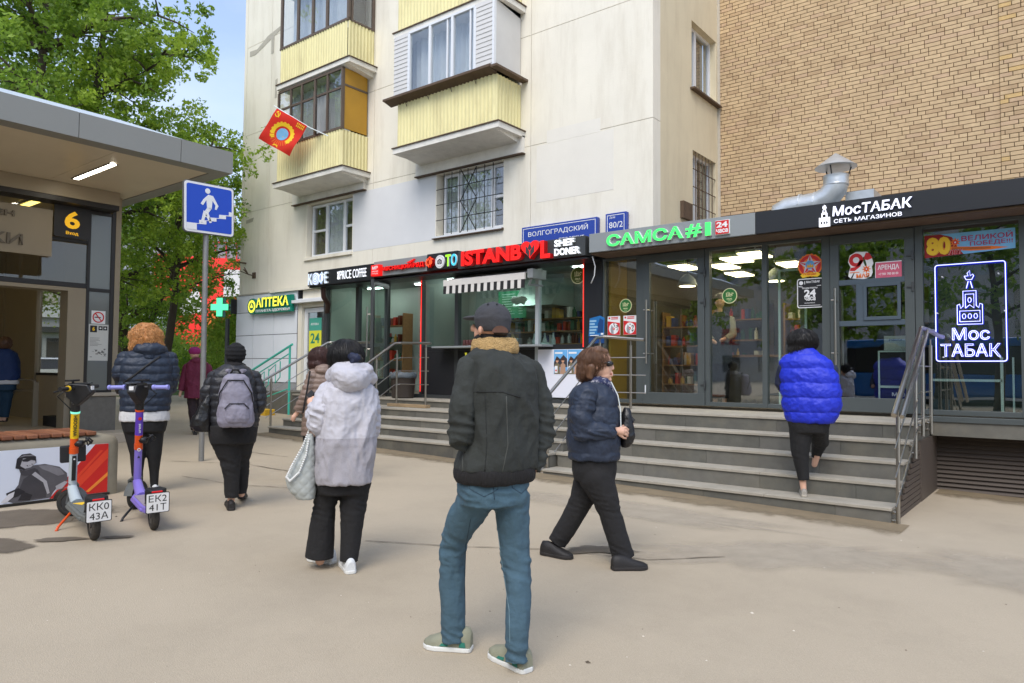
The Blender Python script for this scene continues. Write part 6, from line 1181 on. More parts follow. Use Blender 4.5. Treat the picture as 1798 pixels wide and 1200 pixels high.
    # accessories on the stem
    c_ = L3(base+(top-base)*.44); MB(m_blk, (c_, X, Yl, Zl)).box(.03, .08, -.1, .1, -.17, -.02).build('lock_plate', o, bevel=.012) if cols.get('lock') else None
    MB(m_blk, (c_, X, Yl, Zl)).tube([(-.03, -.05, .0), (-.08, -.07, .02), (-.1, -.1, .05), (-.07, -.13, .02), (-.04, -.1, -.02), (-.08, -.08, .05), (-.1, -.12, 0)], .01, 6).tube([(.0, 0, .0), (-.05, -.06, .0)], .03, 8).build('cable_lock', o, smooth=True)
    MB(cols['kick'], F).tube([(wb*.52, .07, .14), (wb*.5, .17, .03), (wb*.46, .19, .005)], .011, 8).build('kickstand', o, smooth=True)
    for s_ in (-1, 1): MB(m_blk).tube([tuple(T+Ys*.07*s_+Xs*.05), tuple(T+Ys*.1*s_+Xs*.1-Zl*.05), tuple(L3(base+(top-base)*.8)+X*.06+Yl*.03*s_), tuple(L3(base+(top-base)*.7)+X*.035)], .005, 5).build('brake_cable', o, smooth=True)
    up = (base+(top-base)*.5); q0 = L3(base+(top-base)*.52)-X*.042; axw = (L3(top)-L3(base)).normalized()
    fb_ = (L3(base+(top-base)*.52)-(X*.965+axw*.0)*.039, axw, Yl, -X)
    if brand: MB(m_bp, fb_).text(brand, .0, -.012, .19, .03, -.002, .02, .003).build('brand_lettering', o)
    q = (L3(base+(top-base)*.2)-X*.0385, axw, Yl, -X)
    if cols.get('strip'): MB(m_blk, q).rect(-.13, -.016, .1, .016, -.003, .006).build('side_strip', o); MB(m_wp, q).disc(.07, 0, .008, .003, .002, 10).build('small_mark', o)
    else: MB(m_wp, q).ring(.12, 0, .008, .016, .0, .003).build('small_mark', o); MB(m_bp, q).poly([(.04, -.012), (.04, .012), (.062, 0)], .0, .003).build('small_mark', o); MB(m_red, (L3(base+(top-base)*.68)-X*.036, axw, Yl, -X)).disc(.0, 0, .016, .0, .004, 8).build('red_mark', o); MB(m_wp, (L3(base+(top-base)*.58)-X*.036, axw, Yl, -X)).text('urent', -.05, -.01, .09, .02, .0, .01, .003).build('brand_lettering', o)
    return o
m_wy = M('scooter_yellow', (242, 196, 24), .35, var=.03); m_wo = M('scooter_orange', (226, 84, 22), .35, var=.04); m_wg = M('scooter_pale_grey', (180, 190, 194), .35, var=.03); m_dg = M('deck_grey', (104, 106, 102), .7, var=.1, vs=14, bump=.3, bs=150); m_pu = M('scooter_purple', (96, 60, 180), .35, var=.03); m_pl_ = M('scooter_lilac', (136, 118, 206), .4, var=.05); m_lav = M('lavender_grip', (140, 140, 206), .5); m_matp = M('mauve_mat', (150, 138, 146), .75, var=.1, vs=20, bump=.3, bs=150)
scooter('yellow and orange rental scooter with a grey deck and plate КК0 43А', (-6.181, 2.46), (-7.2, 2.66), 48, dict(stem=m_wy, mid=m_wo, mid2=m_wo, low=m_wg, deck=m_dg, side=m_dg, mat=m_dg, grip=m_wy, gripk=True, led=M('mint_ring', (120, 220, 190), .4, emit=.5), fork=M('fork_grey', (104, 108, 110), .4, metal=.4), kick=m_wo, lock=True, strip=True, tri=True), ('КК0', '43А'), 'WHOOSH', .03)
scooter('purple and lilac rental scooter with a muddy rear wheel and plate ЕК2 41Т', (-6.188, 2.934), (-7.12, 3.2), -38, dict(stem=m_pu, mid=m_wo, mid2=m_wo, low=m_pl_, deck=m_pl_, side=m_pl_, mat=m_matp, grip=m_lav, gripk=False, led=m_wo, fork=m_dg, kick=m_blk, fend=m_dg), ('ЕК2', '41Т'), None, .03)
PEOPLE = {'man':{'base':[-2.327,2.697,0.047,40.79],
'body':[('E',[0.05,0,1.686,0.077,0.095,0.096,0]),('E',[0.01,0.03,1.63,0.049,0.065,0.049,0]),('C',[[-0.042,0.06,1.677,0.012],[-0.048,0.07,1.658,0.013]]),('E',[-0.007,-0.085,1.644,0.012,0.03,0.025,0]),('C',[[0.064,0,1.623,0.042],[0.071,0,1.524,0.043]]),('C',[[-0.052,-0.08,1.438,0.039],[-0.081,-0.1,1.137,0.036],[-0.016,0.05,1.053,0.026]]),('C',[[0.249,0.1,1.44,0.041],[0.307,0.08,1.122,0.038],[0.258,0.02,0.955,0.023],[0.258,0.02,0.927,0.02]]),('C',[[0.071,0,1.313,0.09],[0.076,0,0.946,0.079]]),('C',[[-0.013,0,0.84,0.055],[-0.127,0.2,0.565,0.038],[-0.128,0.21,0.095,0.033]]),('C',[[0.144,0,0.84,0.055],[0.179,0.02,0.509,0.038],[0.186,-0.06,0.081,0.031]])],
'jacket':[('R',[[0.065,0,1.561,0.108,0.09,32],[0.071,0,1.527,0.156,0.12,32],[0.082,0,1.482,0.187,0.145,32],[0.089,0,1.397,0.201,0.165,32],[0.096,0,1.255,0.193,0.17,32],[0.097,0,1.115,0.187,0.17,32],[0.081,0,1.016,0.198,0.175,32],[0.07,0,0.969,0.201,0.175,32]]),('C',[[-0.052,-0.08,1.458,0.064],[-0.086,-0.11,1.302,0.066],[-0.087,-0.1,1.137,0.072],[-0.016,0.05,1.053,0.055]]),('C',[[0.249,0.1,1.449,0.064],[0.29,0.1,1.309,0.07],[0.31,0.08,1.142,0.07],[0.293,0.04,1.04,0.057],[0.261,0.02,0.961,0.04]])],
'waistband':[('R',[[0.07,0,0.98,0.196,0.172,32],[0.07,0,0.957,0.204,0.178,32],[0.07,0,0.924,0.201,0.176,32],[0.07,0,0.901,0.187,0.165,32]])],
'collar':[('R',[[0.068,0,1.533,0.113,0.105,20],[0.068,0,1.555,0.119,0.11,20],[0.067,0,1.586,0.116,0.105,20],[0.067,0,1.612,0.102,0.09,20]])],
'scarf':[('E',[0.047,0,1.601,0.088,0.09,0.045,0])],
'jeans':[('R',[[0.067,0,0.941,0.17,0.15,20],[0.065,0,0.862,0.179,0.155,20],[0.066,0,0.795,0.164,0.15,20]]),('C',[[-0.013,0.02,0.825,0.097],[-0.088,0.12,0.684,0.085],[-0.13,0.2,0.565,0.078],[-0.144,0.21,0.445,0.068],[-0.139,0.21,0.293,0.066],[-0.128,0.21,0.054,0.063]]),('C',[[0.153,0,0.829,0.094],[0.169,0.02,0.648,0.077],[0.181,0.02,0.508,0.074],[0.197,-0.02,0.362,0.062],[0.188,-0.05,0.213,0.06],[0.186,-0.06,0.049,0.057]])],
'cap':[('E',[0.055,0,1.709,0.094,0.115,0.082,0]),('R',[[0.055,0,1.709,0.094,0.115,0],[0.058,0,1.666,0.088,0.108,0],[0.064,0,1.64,0.079,0.1,0]])],
'brim':[('E',[-0.039,0.06,1.715,0.055,0.075,0.012,20])],
'hair':[('E',[0.086,-0.02,1.651,0.054,0.08,0.039,0])],
'ear':[-0.012,-0.09,1.643],
'shoes':[([-0.048,0.199,0.003],[-0.296,0.26,0.007]),([0.231,-0.055,-0.005],[0.06,0.171,0.001])]},
'profile':{'base':[-2.902,4.708,0.058,31.65],
'body':[('E',[0.013,0,1.505,0.105,0.083,0.118,0]),('E',[0.061,0,1.466,0.061,0.062,0.092,0]),('E',[0.066,0,1.405,0.048,0.05,0.039,0]),('C',[[0.115,0,1.506,0.011],[0.129,0,1.462,0.014]]),('C',[[0.12,0,1.427,0.013],[0.122,0,1.41,0.013]]),('C',[[0.1,0,1.383,0.018],[0.105,0,1.375,0.018]]),('E',[0.009,-0.078,1.474,0.013,0.02,0.026,0]),('C',[[0.018,0,1.405,0.043],[0.01,0,1.274,0.046]]),('C',[[-0.012,0,1.112,0.101],[-0.011,0,0.796,0.111]]),('C',[[-0.066,-0.17,1.269,0.04],[-0.095,-0.2,1.026,0.036],[0.157,-0.14,0.997,0.028]]),('C',[[-0.026,0.17,1.259,0.043],[0.011,0.18,1.035,0.038],[0.23,0.1,1,0.027]]),('C',[[0.011,-0.08,0.678,0.072],[0.097,-0.08,0.383,0.045],[0.214,-0.1,0.034,0.033]]),('C',[[-0.037,0.08,0.654,0.075],[-0.163,0.08,0.375,0.047],[-0.309,0.1,0.094,0.034]]),('C',[[0.157,-0.14,0.997,0.028],[0.191,-0.13,0.992,0.03]]),('C',[[0.191,-0.13,1.013,0.011],[0.221,-0.12,1.021,0.01],[0.244,-0.08,1.002,0.009]]),('C',[[0.191,-0.14,0.997,0.011],[0.225,-0.12,0.996,0.01],[0.244,-0.08,0.976,0.009]]),('C',[[0.187,-0.14,0.98,0.011],[0.221,-0.12,0.971,0.01],[0.239,-0.08,0.955,0.009]]),('C',[[0.178,-0.14,0.967,0.011],[0.208,-0.12,0.945,0.009],[0.227,-0.08,0.937,0.008]]),('C',[[0.179,-0.12,1.016,0.011],[0.21,-0.07,1.03,0.01]]),('C',[[0.23,0.1,1,0.027],[0.259,0.08,1.015,0.027]]),('C',[[0.259,0.08,1.037,0.01],[0.28,0.05,1.057,0.009]]),('C',[[0.263,0.07,1.02,0.01],[0.283,0.04,1.036,0.009]]),('C',[[0.263,0.07,1.003,0.01],[0.283,0.04,1.014,0.009]]),('C',[[0.259,0.07,0.99,0.01],[0.275,0.04,0.992,0.008]])],
'jacket':[('R',[[0.001,0,1.361,0.096,0.1,0],[-0.021,0,1.308,0.149,0.165,0],[-0.021,0,1.238,0.184,0.205,0],[-0.012,0,1.086,0.201,0.22,0],[-0.015,0,0.93,0.206,0.22,0],[-0.011,0,0.813,0.201,0.215,0],[-0.011,0,0.77,0.193,0.205,0]]),('C',[[-0.066,-0.18,1.266,0.085],[-0.107,-0.21,1.111,0.088],[-0.09,-0.21,0.998,0.08],[0.039,-0.19,0.999,0.072],[0.14,-0.15,0.997,0.057]]),('C',[[-0.026,0.18,1.254,0.086],[0.02,0.2,1.051,0.086],[0.187,0.13,0.997,0.058]])],
'trousers':[('R',[[-0.011,0,0.787,0.171,0.18,0],[-0.01,0,0.687,0.171,0.18,0],[-0.01,0,0.614,0.158,0.16,0]]),('C',[[0.007,-0.07,0.642,0.134],[0.071,-0.08,0.501,0.103],[0.109,-0.08,0.383,0.086],[0.16,-0.09,0.218,0.082],[0.214,-0.1,0.051,0.082]]),('C',[[-0.032,0.07,0.621,0.133],[-0.089,0.08,0.486,0.102],[-0.137,0.08,0.375,0.084],[-0.216,0.09,0.231,0.08],[-0.295,0.1,0.103,0.076]])],
'hair':[('E',[-0.013,0,1.527,0.109,0.098,0.096,0]),('E',[-0.052,0,1.465,0.079,0.098,0.083,0]),('E',[-0.082,0,1.426,0.048,0.085,0.053,0]),('C',[[0.017,-0.05,1.595,0.039],[0.078,-0.03,1.588,0.022]]),('C',[[-0.034,-0.09,1.469,0.034],[-0.046,-0.08,1.396,0.026]])],
'scarf':[('E',[0.018,0,1.357,0.092,0.105,0.048,0]),('C',[[0.069,-0.06,1.354,0.039],[0.108,-0.05,1.306,0.035],[0.138,-0.04,1.246,0.026]]),('C',[[0.053,0.06,1.36,0.04],[0.106,0.04,1.304,0.031]])],
'glasses':[('C',[[0.009,-0.082,1.508,0.006],[0.069,-0.076,1.504,0.007],[0.108,-0.055,1.505,0.006],[0.13,-0.01,1.501,0.006]]),('E',[0.099,-0.052,1.496,0.027,0.02,0.022,0]),('E',[0.115,-0.02,1.497,0.017,0.03,0.022,0]),('E',[0.116,0.03,1.497,0.018,0.03,0.022,0])],
'lips':[('C',[[0.117,-0.012,1.418,0.007],[0.12,0.012,1.418,0.007]])],
'bag':[('R',[[0.238,-0.02,1.165,0.022,0.02,0],[0.233,-0.02,1.104,0.039,0.05,0],[0.238,-0.02,1.027,0.048,0.06,0],[0.246,-0.02,0.954,0.052,0.065,0],[0.238,-0.02,0.898,0.048,0.06,0],[0.225,-0.02,0.867,0.035,0.05,0]])],
'phone':[[0.228,0.06,1.099],[0.279,0.04,1.045]],
'shoes':[([0.132,-0.215,-0.004],[0.391,-0.134,-0.008]),([-0.406,0.1,0.011],[-0.16,-0.002,0.003])]},
'white':{'base':[-4.142,3.25,0.083,51.88],
'body':[('E',[0.046,0,1.507,0.106,0.092,0.114,0]),('E',[0.04,0.05,1.45,0.074,0.06,0.074,0]),('C',[[0.056,0,1.43,0.043],[0.067,0,1.246,0.048]]),('C',[[0.067,0,1.106,0.108],[0.057,0,0.639,0.108]]),('C',[[-0.068,0,1.246,0.038],[-0.126,-0.02,1.006,0.035],[-0.191,0.22,1.147,0.028]]),('C',[[0.212,0.02,1.225,0.038],[0.247,0.08,0.973,0.035],[0.224,0.25,1.002,0.03]]),('C',[[-0.191,0.22,1.147,0.028],[-0.201,0.25,1.175,0.03]]),('C',[[-0.201,0.26,1.179,0.011],[-0.214,0.27,1.199,0.009],[-0.202,0.27,1.216,0.009]]),('C',[[-0.197,0.24,1.188,0.011],[-0.185,0.24,1.209,0.009]]),('C',[[-0.188,0.23,1.176,0.011],[-0.176,0.23,1.201,0.009]]),('C',[[-0.205,0.26,1.162,0.011],[-0.222,0.27,1.178,0.009]]),('C',[[-0.057,0.03,0.597,0.063],[-0.084,0.05,0.333,0.043],[-0.111,0.06,0.05,0.033]]),('C',[[0.125,0,0.596,0.063],[0.105,-0.02,0.339,0.04],[0.086,-0.05,0.028,0.032]])],
'coat':[('R',[[0.065,0,1.336,0.114,0.11,8],[0.066,0,1.287,0.179,0.145,8],[0.067,0,1.214,0.204,0.165,8],[0.069,0,1.071,0.208,0.18,8],[0.06,0,0.925,0.208,0.185,8],[0.05,0,0.8,0.208,0.19,8],[0.048,0,0.659,0.208,0.195,8],[0.049,0,0.615,0.204,0.19,8]]),('C',[[-0.06,0,1.246,0.086],[-0.123,-0.04,1.12,0.093],[-0.134,-0.02,1.026,0.085],[-0.169,0.18,1.091,0.063],[-0.191,0.22,1.139,0.047]]),('C',[[0.2,0.02,1.229,0.078],[0.227,0.04,1.059,0.074],[0.235,0.08,0.961,0.066],[0.223,0.22,1.005,0.055]])],
'hood':[('E',[0.075,-0.1,1.354,0.144,0.12,0.104,0]),('C',[[-0.038,-0.02,1.368,0.057],[0,-0.1,1.409,0.052],[0.086,-0.12,1.426,0.048],[0.181,-0.09,1.406,0.052],[0.212,-0.02,1.353,0.057]])],
'hair':[('E',[0.046,-0.005,1.507,0.122,0.112,0.126,0]),('E',[0.039,-0.01,1.466,0.11,0.1,0.073,0])],
'bun':[('E',[0.113,-0.1,1.474,0.052,0.05,0.052,0])],
'scrunchie':[('E',[0.084,-0.13,1.505,0.028,0.03,0.028,0]),('E',[0.115,-0.14,1.494,0.028,0.03,0.032,0]),('E',[0.092,-0.135,1.47,0.024,0.03,0.024,0])],
'trousers':[('R',[[0.04,0,0.671,0.192,0.155,8],[0.042,0,0.599,0.196,0.155,8],[0.039,0,0.534,0.179,0.14,8]]),('C',[[-0.064,0.02,0.567,0.09],[-0.09,0.04,0.435,0.082],[-0.103,0.05,0.273,0.091],[-0.115,0.06,0.079,0.101]]),('C',[[0.121,0,0.564,0.106],[0.111,-0.01,0.437,0.094],[0.102,-0.03,0.281,0.077],[0.089,-0.05,0.064,0.065]])],
'bag':[('R',[[-0.19,-0.03,0.96,0.02,0.025,0],[-0.2,-0.03,0.868,0.041,0.05,0],[-0.229,-0.03,0.762,0.077,0.075,0],[-0.25,-0.03,0.652,0.105,0.09,0],[-0.237,-0.03,0.572,0.093,0.09,0],[-0.209,-0.03,0.508,0.061,0.075,0]])],
'strap':[[-0.196,0,0.997],[-0.236,-0.09,0.883],[-0.3,-0.12,0.763],[-0.339,-0.13,0.676],[-0.316,-0.13,0.649],[-0.257,-0.13,0.705],[-0.215,-0.11,0.818],[-0.196,-0.07,0.94]],
'phone':[[-0.211,0.28,1.195],[-0.175,0.28,1.237]],
'shoes':[([-0.024,0.148,0.002],[-0.168,0.26,0.006]),([0.101,-0.125,-0.003],[0.056,0.165,0.002])]},
'brown':{'base':[-7.075,5.24,0.141,53.48],
'body':[('E',[0.02,0,1.479,0.095,0.09,0.115,0]),('C',[[0.034,0,1.412,0.043],[0.043,0,1.276,0.048]]),('C',[[0.03,0,1.102,0.095],[0.022,0,0.602,0.095]]),('C',[[-0.061,-0.1,1.277,0.04],[-0.127,-0.1,1.031,0.034],[-0.239,-0.05,0.823,0.027]]),('C',[[-0.239,-0.05,0.823,0.027],[-0.27,-0.05,0.79,0.028]]),('C',[[-0.27,-0.05,0.79,0.013],[-0.296,-0.04,0.763,0.011]]),('C',[[-0.257,-0.06,0.777,0.013],[-0.276,-0.05,0.744,0.011]]),('C',[[-0.252,-0.03,0.782,0.012],[-0.258,-0.02,0.741,0.01]]),('C',[[-0.035,0,0.536,0.057],[-0.043,0,0.235,0.038],[-0.046,0,0.029,0.034]]),('C',[[0.069,0,0.534,0.057],[0.088,0.05,0.226,0.038],[0.098,0.05,0.016,0.034]])],
'jacket':[('R',[[0.047,0,1.412,0.081,0.09,0],[0.048,0,1.344,0.149,0.15,0],[0.037,0,1.249,0.176,0.18,0],[0.021,0,1.006,0.183,0.19,0],[0.013,0,0.737,0.19,0.2,0],[0.009,0,0.576,0.19,0.2,0]]),('C',[[-0.055,-0.1,1.277,0.074],[-0.127,-0.11,1.038,0.077],[-0.214,-0.06,0.863,0.061]]),('C',[[0.162,0.08,1.276,0.075],[0.214,0.1,1.002,0.075],[0.204,0.1,0.83,0.062]]),('E',[0.06,-0.1,1.344,0.114,0.1,0.074,0])],
'hair':[('E',[0.013,0,1.493,0.122,0.115,0.129,0]),('E',[-0.005,-0.02,1.411,0.108,0.11,0.081,0])],
'trousers':[('R',[[0.009,0,0.603,0.169,0.16,0],[0.011,0,0.502,0.169,0.16,0]]),('C',[[-0.035,0,0.503,0.088],[-0.043,0,0.235,0.074],[-0.046,0,0.042,0.061]]),('C',[[0.069,0,0.501,0.088],[0.088,0.05,0.226,0.075],[0.098,0.05,0.03,0.061]])],
'shoes':[([-0.065,0.008,0.001],[0.019,0.157,0.003]),([0.072,0.069,0.001],[0.153,0.222,0.002])]},
'bp':{'base':[-6.515,3.828,0.13,59.56],
'body':[('E',[0.015,0,1.508,0.084,0.09,0.101,0]),('C',[[0.012,0,1.407,0.039],[0.009,0,1.295,0.047]]),('C',[[0.004,0,1.127,0.11],[0.014,0,0.82,0.11]]),('C',[[-0.167,0,1.283,0.038],[-0.224,0,1.101,0.033],[-0.225,0.1,0.985,0.028]]),('C',[[0.178,0,1.284,0.038],[0.241,0,1.07,0.033],[0.198,0.08,0.907,0.028]]),('C',[[-0.051,0,0.683,0.078],[-0.008,0,0.404,0.043],[0.004,0,0.072,0.034]]),('C',[[0.085,0.05,0.675,0.079],[0.092,0.1,0.387,0.04],[0.098,0.15,0.108,0.034]])],
'jacket':[('R',[[0.006,0,1.407,0.09,0.09,0],[0.002,0,1.351,0.174,0.14,0],[-0.001,0,1.273,0.224,0.16,0],[0.002,0,1.127,0.236,0.17,0],[0.011,0,0.96,0.23,0.17,0],[0.014,0,0.837,0.236,0.175,0],[0.014,0,0.792,0.224,0.17,0]]),('C',[[-0.162,0,1.278,0.079],[-0.225,0,1.128,0.079],[-0.234,0.05,1.027,0.068],[-0.204,0.14,0.944,0.051]]),('C',[[0.178,0,1.279,0.079],[0.234,0,1.126,0.079],[0.242,-0.01,1.008,0.073],[0.198,0.07,0.902,0.057]])],
'trousers':[('R',[[0.009,0,0.815,0.23,0.18,0],[0.006,0,0.715,0.224,0.18,0],[0.007,0,0.637,0.208,0.165,0]]),('C',[[-0.05,0,0.65,0.14],[-0.016,0,0.499,0.107],[0.004,0,0.293,0.076],[0.008,0,0.105,0.065]]),('C',[[0.086,0.05,0.641,0.124],[0.091,0.1,0.455,0.08],[0.101,0.14,0.24,0.063],[0.098,0.15,0.12,0.051]])],
'hat':[('E',[0.015,0,1.514,0.098,0.108,0.107,0])],
'scarf':[('E',[0.012,0,1.39,0.101,0.105,0.05,0])],
'backpack':[('R',[[0.018,-0.27,1.314,0.07,0.05,0],[0.019,-0.27,1.276,0.114,0.08,0],[0.022,-0.27,1.136,0.151,0.11,0],[0.026,-0.27,0.947,0.168,0.125,0],[0.028,-0.27,0.856,0.168,0.12,0],[0.029,-0.27,0.813,0.146,0.1,0]])],
'pocket':[('R',[[0.034,-0.365,1.038,0.091,0.03,0],[0.035,-0.365,0.99,0.107,0.045,0],[0.037,-0.365,0.899,0.112,0.05,0],[0.038,-0.365,0.857,0.096,0.035,0]])],
'strapL':[[-0.033,-0.17,1.34],[-0.08,-0.08,1.34],[-0.106,0.05,1.283]],
'strapR':[[0.069,-0.17,1.341],[0.107,-0.08,1.341],[0.136,0.05,1.284]],
'loop':[[-0.027,-0.2,1.319],[-0.008,-0.22,1.352],[0.038,-0.22,1.352],[0.064,-0.2,1.319]],
'bag':[('R',[[-0.223,-0.06,1.108,0.028,0.03,0],[-0.241,-0.06,1.01,0.056,0.05,0],[-0.278,-0.06,0.885,0.089,0.065,0],[-0.286,-0.06,0.814,0.095,0.065,0],[-0.255,-0.06,0.759,0.067,0.05,0]])],
'bagstrap':[[-0.217,-0.06,1.103],[-0.169,-0.1,1.241],[-0.137,-0.06,1.35],[-0.139,0.05,1.35]],
'shoes':[([0.006,-0.11,-0.002],[-0.017,0.294,0.006]),([0.099,0.15,0.063],[0.121,0.57,0.009])]},
'curly':{'base':[-7.871,3.648,0.157,65.13],
'body':[('E',[-0.047,0,1.672,0.093,0.09,0.117,0]),('C',[[-0.039,0,1.574,0.043],[-0.03,0,1.438,0.052]]),('C',[[-0.04,0,1.267,0.13],[-0.038,0,0.886,0.121]]),('C',[[-0.23,0,1.417,0.042],[-0.268,0,1.241,0.037],[-0.159,0.25,1.175,0.032]]),('C',[[0.176,0,1.422,0.042],[0.204,0,1.18,0.037],[0.152,0.22,1.15,0.032]]),('C',[[-0.127,0,0.754,0.069],[-0.092,0,0.431,0.043],[-0.088,0,0.061,0.034]]),('C',[[0.037,0,0.75,0.069],[0.061,0.02,0.422,0.043],[0.071,0.04,0.045,0.034]])],
'jacket':[('R',[[-0.033,0,1.549,0.136,0.1,0],[-0.031,0,1.487,0.222,0.155,0],[-0.034,0,1.377,0.271,0.185,0],[-0.034,0,1.143,0.265,0.19,0],[-0.035,0,0.978,0.247,0.19,0],[-0.038,0,0.874,0.244,0.185,0]]),('C',[[-0.236,0,1.423,0.093],[-0.275,0,1.283,0.093],[-0.259,0.1,1.185,0.081],[-0.159,0.25,1.175,0.063]]),('C',[[0.181,0,1.429,0.093],[0.208,0,1.267,0.086],[0.201,0.06,1.122,0.075],[0.152,0.2,1.138,0.057]])],
'hood':[('E',[-0.01,-0.09,1.535,0.159,0.11,0.085,0]),('C',[[-0.135,0,1.51,0.062],[-0.014,-0.12,1.461,0.061],[0.117,0,1.527,0.062]])],
'shirt':[('R',[[-0.039,0,0.91,0.234,0.175,0],[-0.042,0,0.837,0.244,0.18,0],[-0.041,0,0.77,0.244,0.18,0]])],
'trousers':[('R',[[-0.042,0,0.813,0.228,0.16,0],[-0.04,0,0.733,0.222,0.16,0],[-0.038,0,0.654,0.204,0.15,0]]),('C',[[-0.13,0,0.669,0.111],[-0.097,0,0.431,0.08],[-0.098,0,0.231,0.059],[-0.082,0,0.049,0.046]]),('C',[[0.05,0,0.663,0.105],[0.061,0.01,0.423,0.077],[0.066,0.03,0.218,0.05],[0.07,0.04,0.051,0.04]])],
'hair':[('E',[-0.047,0,1.684,0.154,0.13,0.117,0]),('E',[-0.045,-0.02,1.61,0.148,0.12,0.074,0]),('E',[-0.153,0,1.577,0.049,0.09,0.068,0]),('E',[0.077,0,1.588,0.043,0.09,0.062,0]),('E',[-0.108,-0.02,1.718,0.055,0.08,0.055,0]),('E',[0.012,-0.02,1.722,0.055,0.08,0.055,0]),('E',[-0.044,0,1.783,0.086,0.09,0.043,0]),('E',[-0.04,-0.1,1.644,0.085,0.05,0.073,0])],
'strap':[[0.095,-0.1,1.463],[-0.033,-0.19,1.364],[-0.153,-0.17,1.255],[-0.26,-0.02,1.169]],
'bag':[('R',[[-0.29,0.05,1.204,0.031,0.06,0],[-0.299,0.05,1.131,0.043,0.07,0],[-0.286,0.05,1.058,0.031,0.06,0]])],
'shoes':[([-0.07,-0.044,0],[-0.115,0.369,0.008]),([0.077,-0.027,-0.001],[0.067,0.459,0.008])]},
'maroon':{'base':[-12.938,6.856,0.259,62.08],
'body':[('E',[-0.044,0,1.508,0.085,0.085,0.107,0]),('C',[[-0.033,0,1.434,0.037],[-0.011,0,1.306,0.045]]),('C',[[-0.009,0,1.113,0.097],[-0.026,0,0.721,0.082]]),('C',[[-0.174,0,1.252,0.041],[-0.226,0,0.987,0.031],[-0.269,0,0.776,0.028],[-0.278,0,0.733,0.028]]),('C',[[-0.278,0,0.744,0.012],[-0.287,0,0.702,0.01]]),('C',[[-0.269,0.02,0.743,0.012],[-0.268,0.02,0.701,0.01]]),('C',[[0.198,0,1.223,0.041],[0.243,0,0.965,0.031],[0.228,0,0.751,0.028]]),('C',[[-0.063,0,0.615,0.052],[-0.026,0,0.297,0.037],[-0.011,0,0.064,0.032]]),('C',[[0.005,0.1,0.61,0.052],[0.023,0.14,0.287,0.042],[0.027,0.2,0.1,0.032]])],
'coat':[('R',[[-0.003,0,1.402,0.096,0.1,0],[0.008,0,1.328,0.192,0.155,0],[0.002,0,1.178,0.214,0.18,0],[-0.02,0,0.88,0.181,0.18,0],[-0.035,0,0.679,0.171,0.185,0]]),('C',[[-0.155,0,1.252,0.085],[-0.217,0,1.008,0.075],[-0.26,0,0.818,0.059]]),('C',[[0.178,0,1.233,0.085],[0.242,0,0.987,0.075],[0.227,0,0.815,0.059]]),('E',[0.007,-0.08,1.37,0.117,0.1,0.064,0])],
'trousers':[('C',[[-0.074,0,0.69,0.091],[-0.047,0,0.35,0.075],[-0.021,0,0.085,0.059]]),('C',[[0.013,0.1,0.685,0.086],[0.021,0.14,0.34,0.065],[0.026,0.18,0.123,0.054]])],
'hat':[('E',[-0.045,0,1.551,0.112,0.115,0.085,0])],
'shoes':[([0,-0.103,-0.002],[-0.011,0.649,0.011]),([0.038,0.2,0.035],[0.039,1.225,0.021])]},
'vest':{'base':[-2.326,7.993,0.179,16.23],
'body':[('E',[0.008,0.03,1.655,0.105,0.092,0.123,0]),('C',[[0.013,0,1.561,0.048],[0.018,0,1.438,0.056]]),('C',[[0.04,0,1.268,0.129],[0.075,0,0.829,0.12]]),('C',[[-0.189,0,1.376,0.042],[-0.221,0.04,1.189,0.037],[-0.172,0.2,1.105,0.031]]),('C',[[0.276,0.03,1.36,0.042],[0.309,0.06,1.166,0.037],[0.262,0.2,1.101,0.031]]),('C',[[-0.01,0,0.765,0.078],[-0.03,0,0.429,0.048],[0.001,0,0.054,0.031]]),('C',[[0.148,0.05,0.767,0.073],[0.175,0.32,0.562,0.049],[0.115,0.4,0.292,0.033]])],
'vest':[('R',[[0.019,0,1.579,0.092,0.085,-8],[0.013,0,1.518,0.184,0.135,-8],[0.029,0,1.432,0.264,0.165,-8],[0.062,0,1.273,0.295,0.19,-8],[0.083,0,1.072,0.307,0.205,-8],[0.087,0,0.908,0.289,0.2,-8],[0.075,0,0.816,0.246,0.18,-8],[0.075,0,0.786,0.221,0.165,-8]])],
'sleeve':[('C',[[-0.189,0,1.357,0.068],[-0.226,0.04,1.202,0.062],[-0.183,0.18,1.106,0.05]]),('C',[[0.287,0.03,1.348,0.068],[0.303,0.05,1.166,0.062],[0.262,0.18,1.101,0.05]])],
'leggings':[('R',[[0.058,0,0.834,0.221,0.155,0],[0.057,0,0.737,0.203,0.15,0],[0.057,0,0.676,0.184,0.14,0]]),('C',[[-0.022,0,0.697,0.123],[-0.03,0,0.465,0.095],[-0.009,0,0.278,0.068],[0.002,0,0.17,0.058]]),('C',[[0.148,0.05,0.724,0.111],[0.174,0.28,0.559,0.089],[0.14,0.38,0.428,0.058],[0.122,0.39,0.37,0.045]])],
'hair':[('E',[0.003,0.02,1.66,0.148,0.125,0.135,0]),('E',[-0.027,0,1.58,0.104,0.1,0.068,0]),('E',[-0.084,-0.02,1.555,0.043,0.06,0.055,0])],
'shoes':[([0.006,-0.074,0],[-0.011,0.394,0]),([0.106,0.634,0.186],[0.118,1.067,0.186])]},
'metro':{'base':[-15,4.4,0.474,73.65],
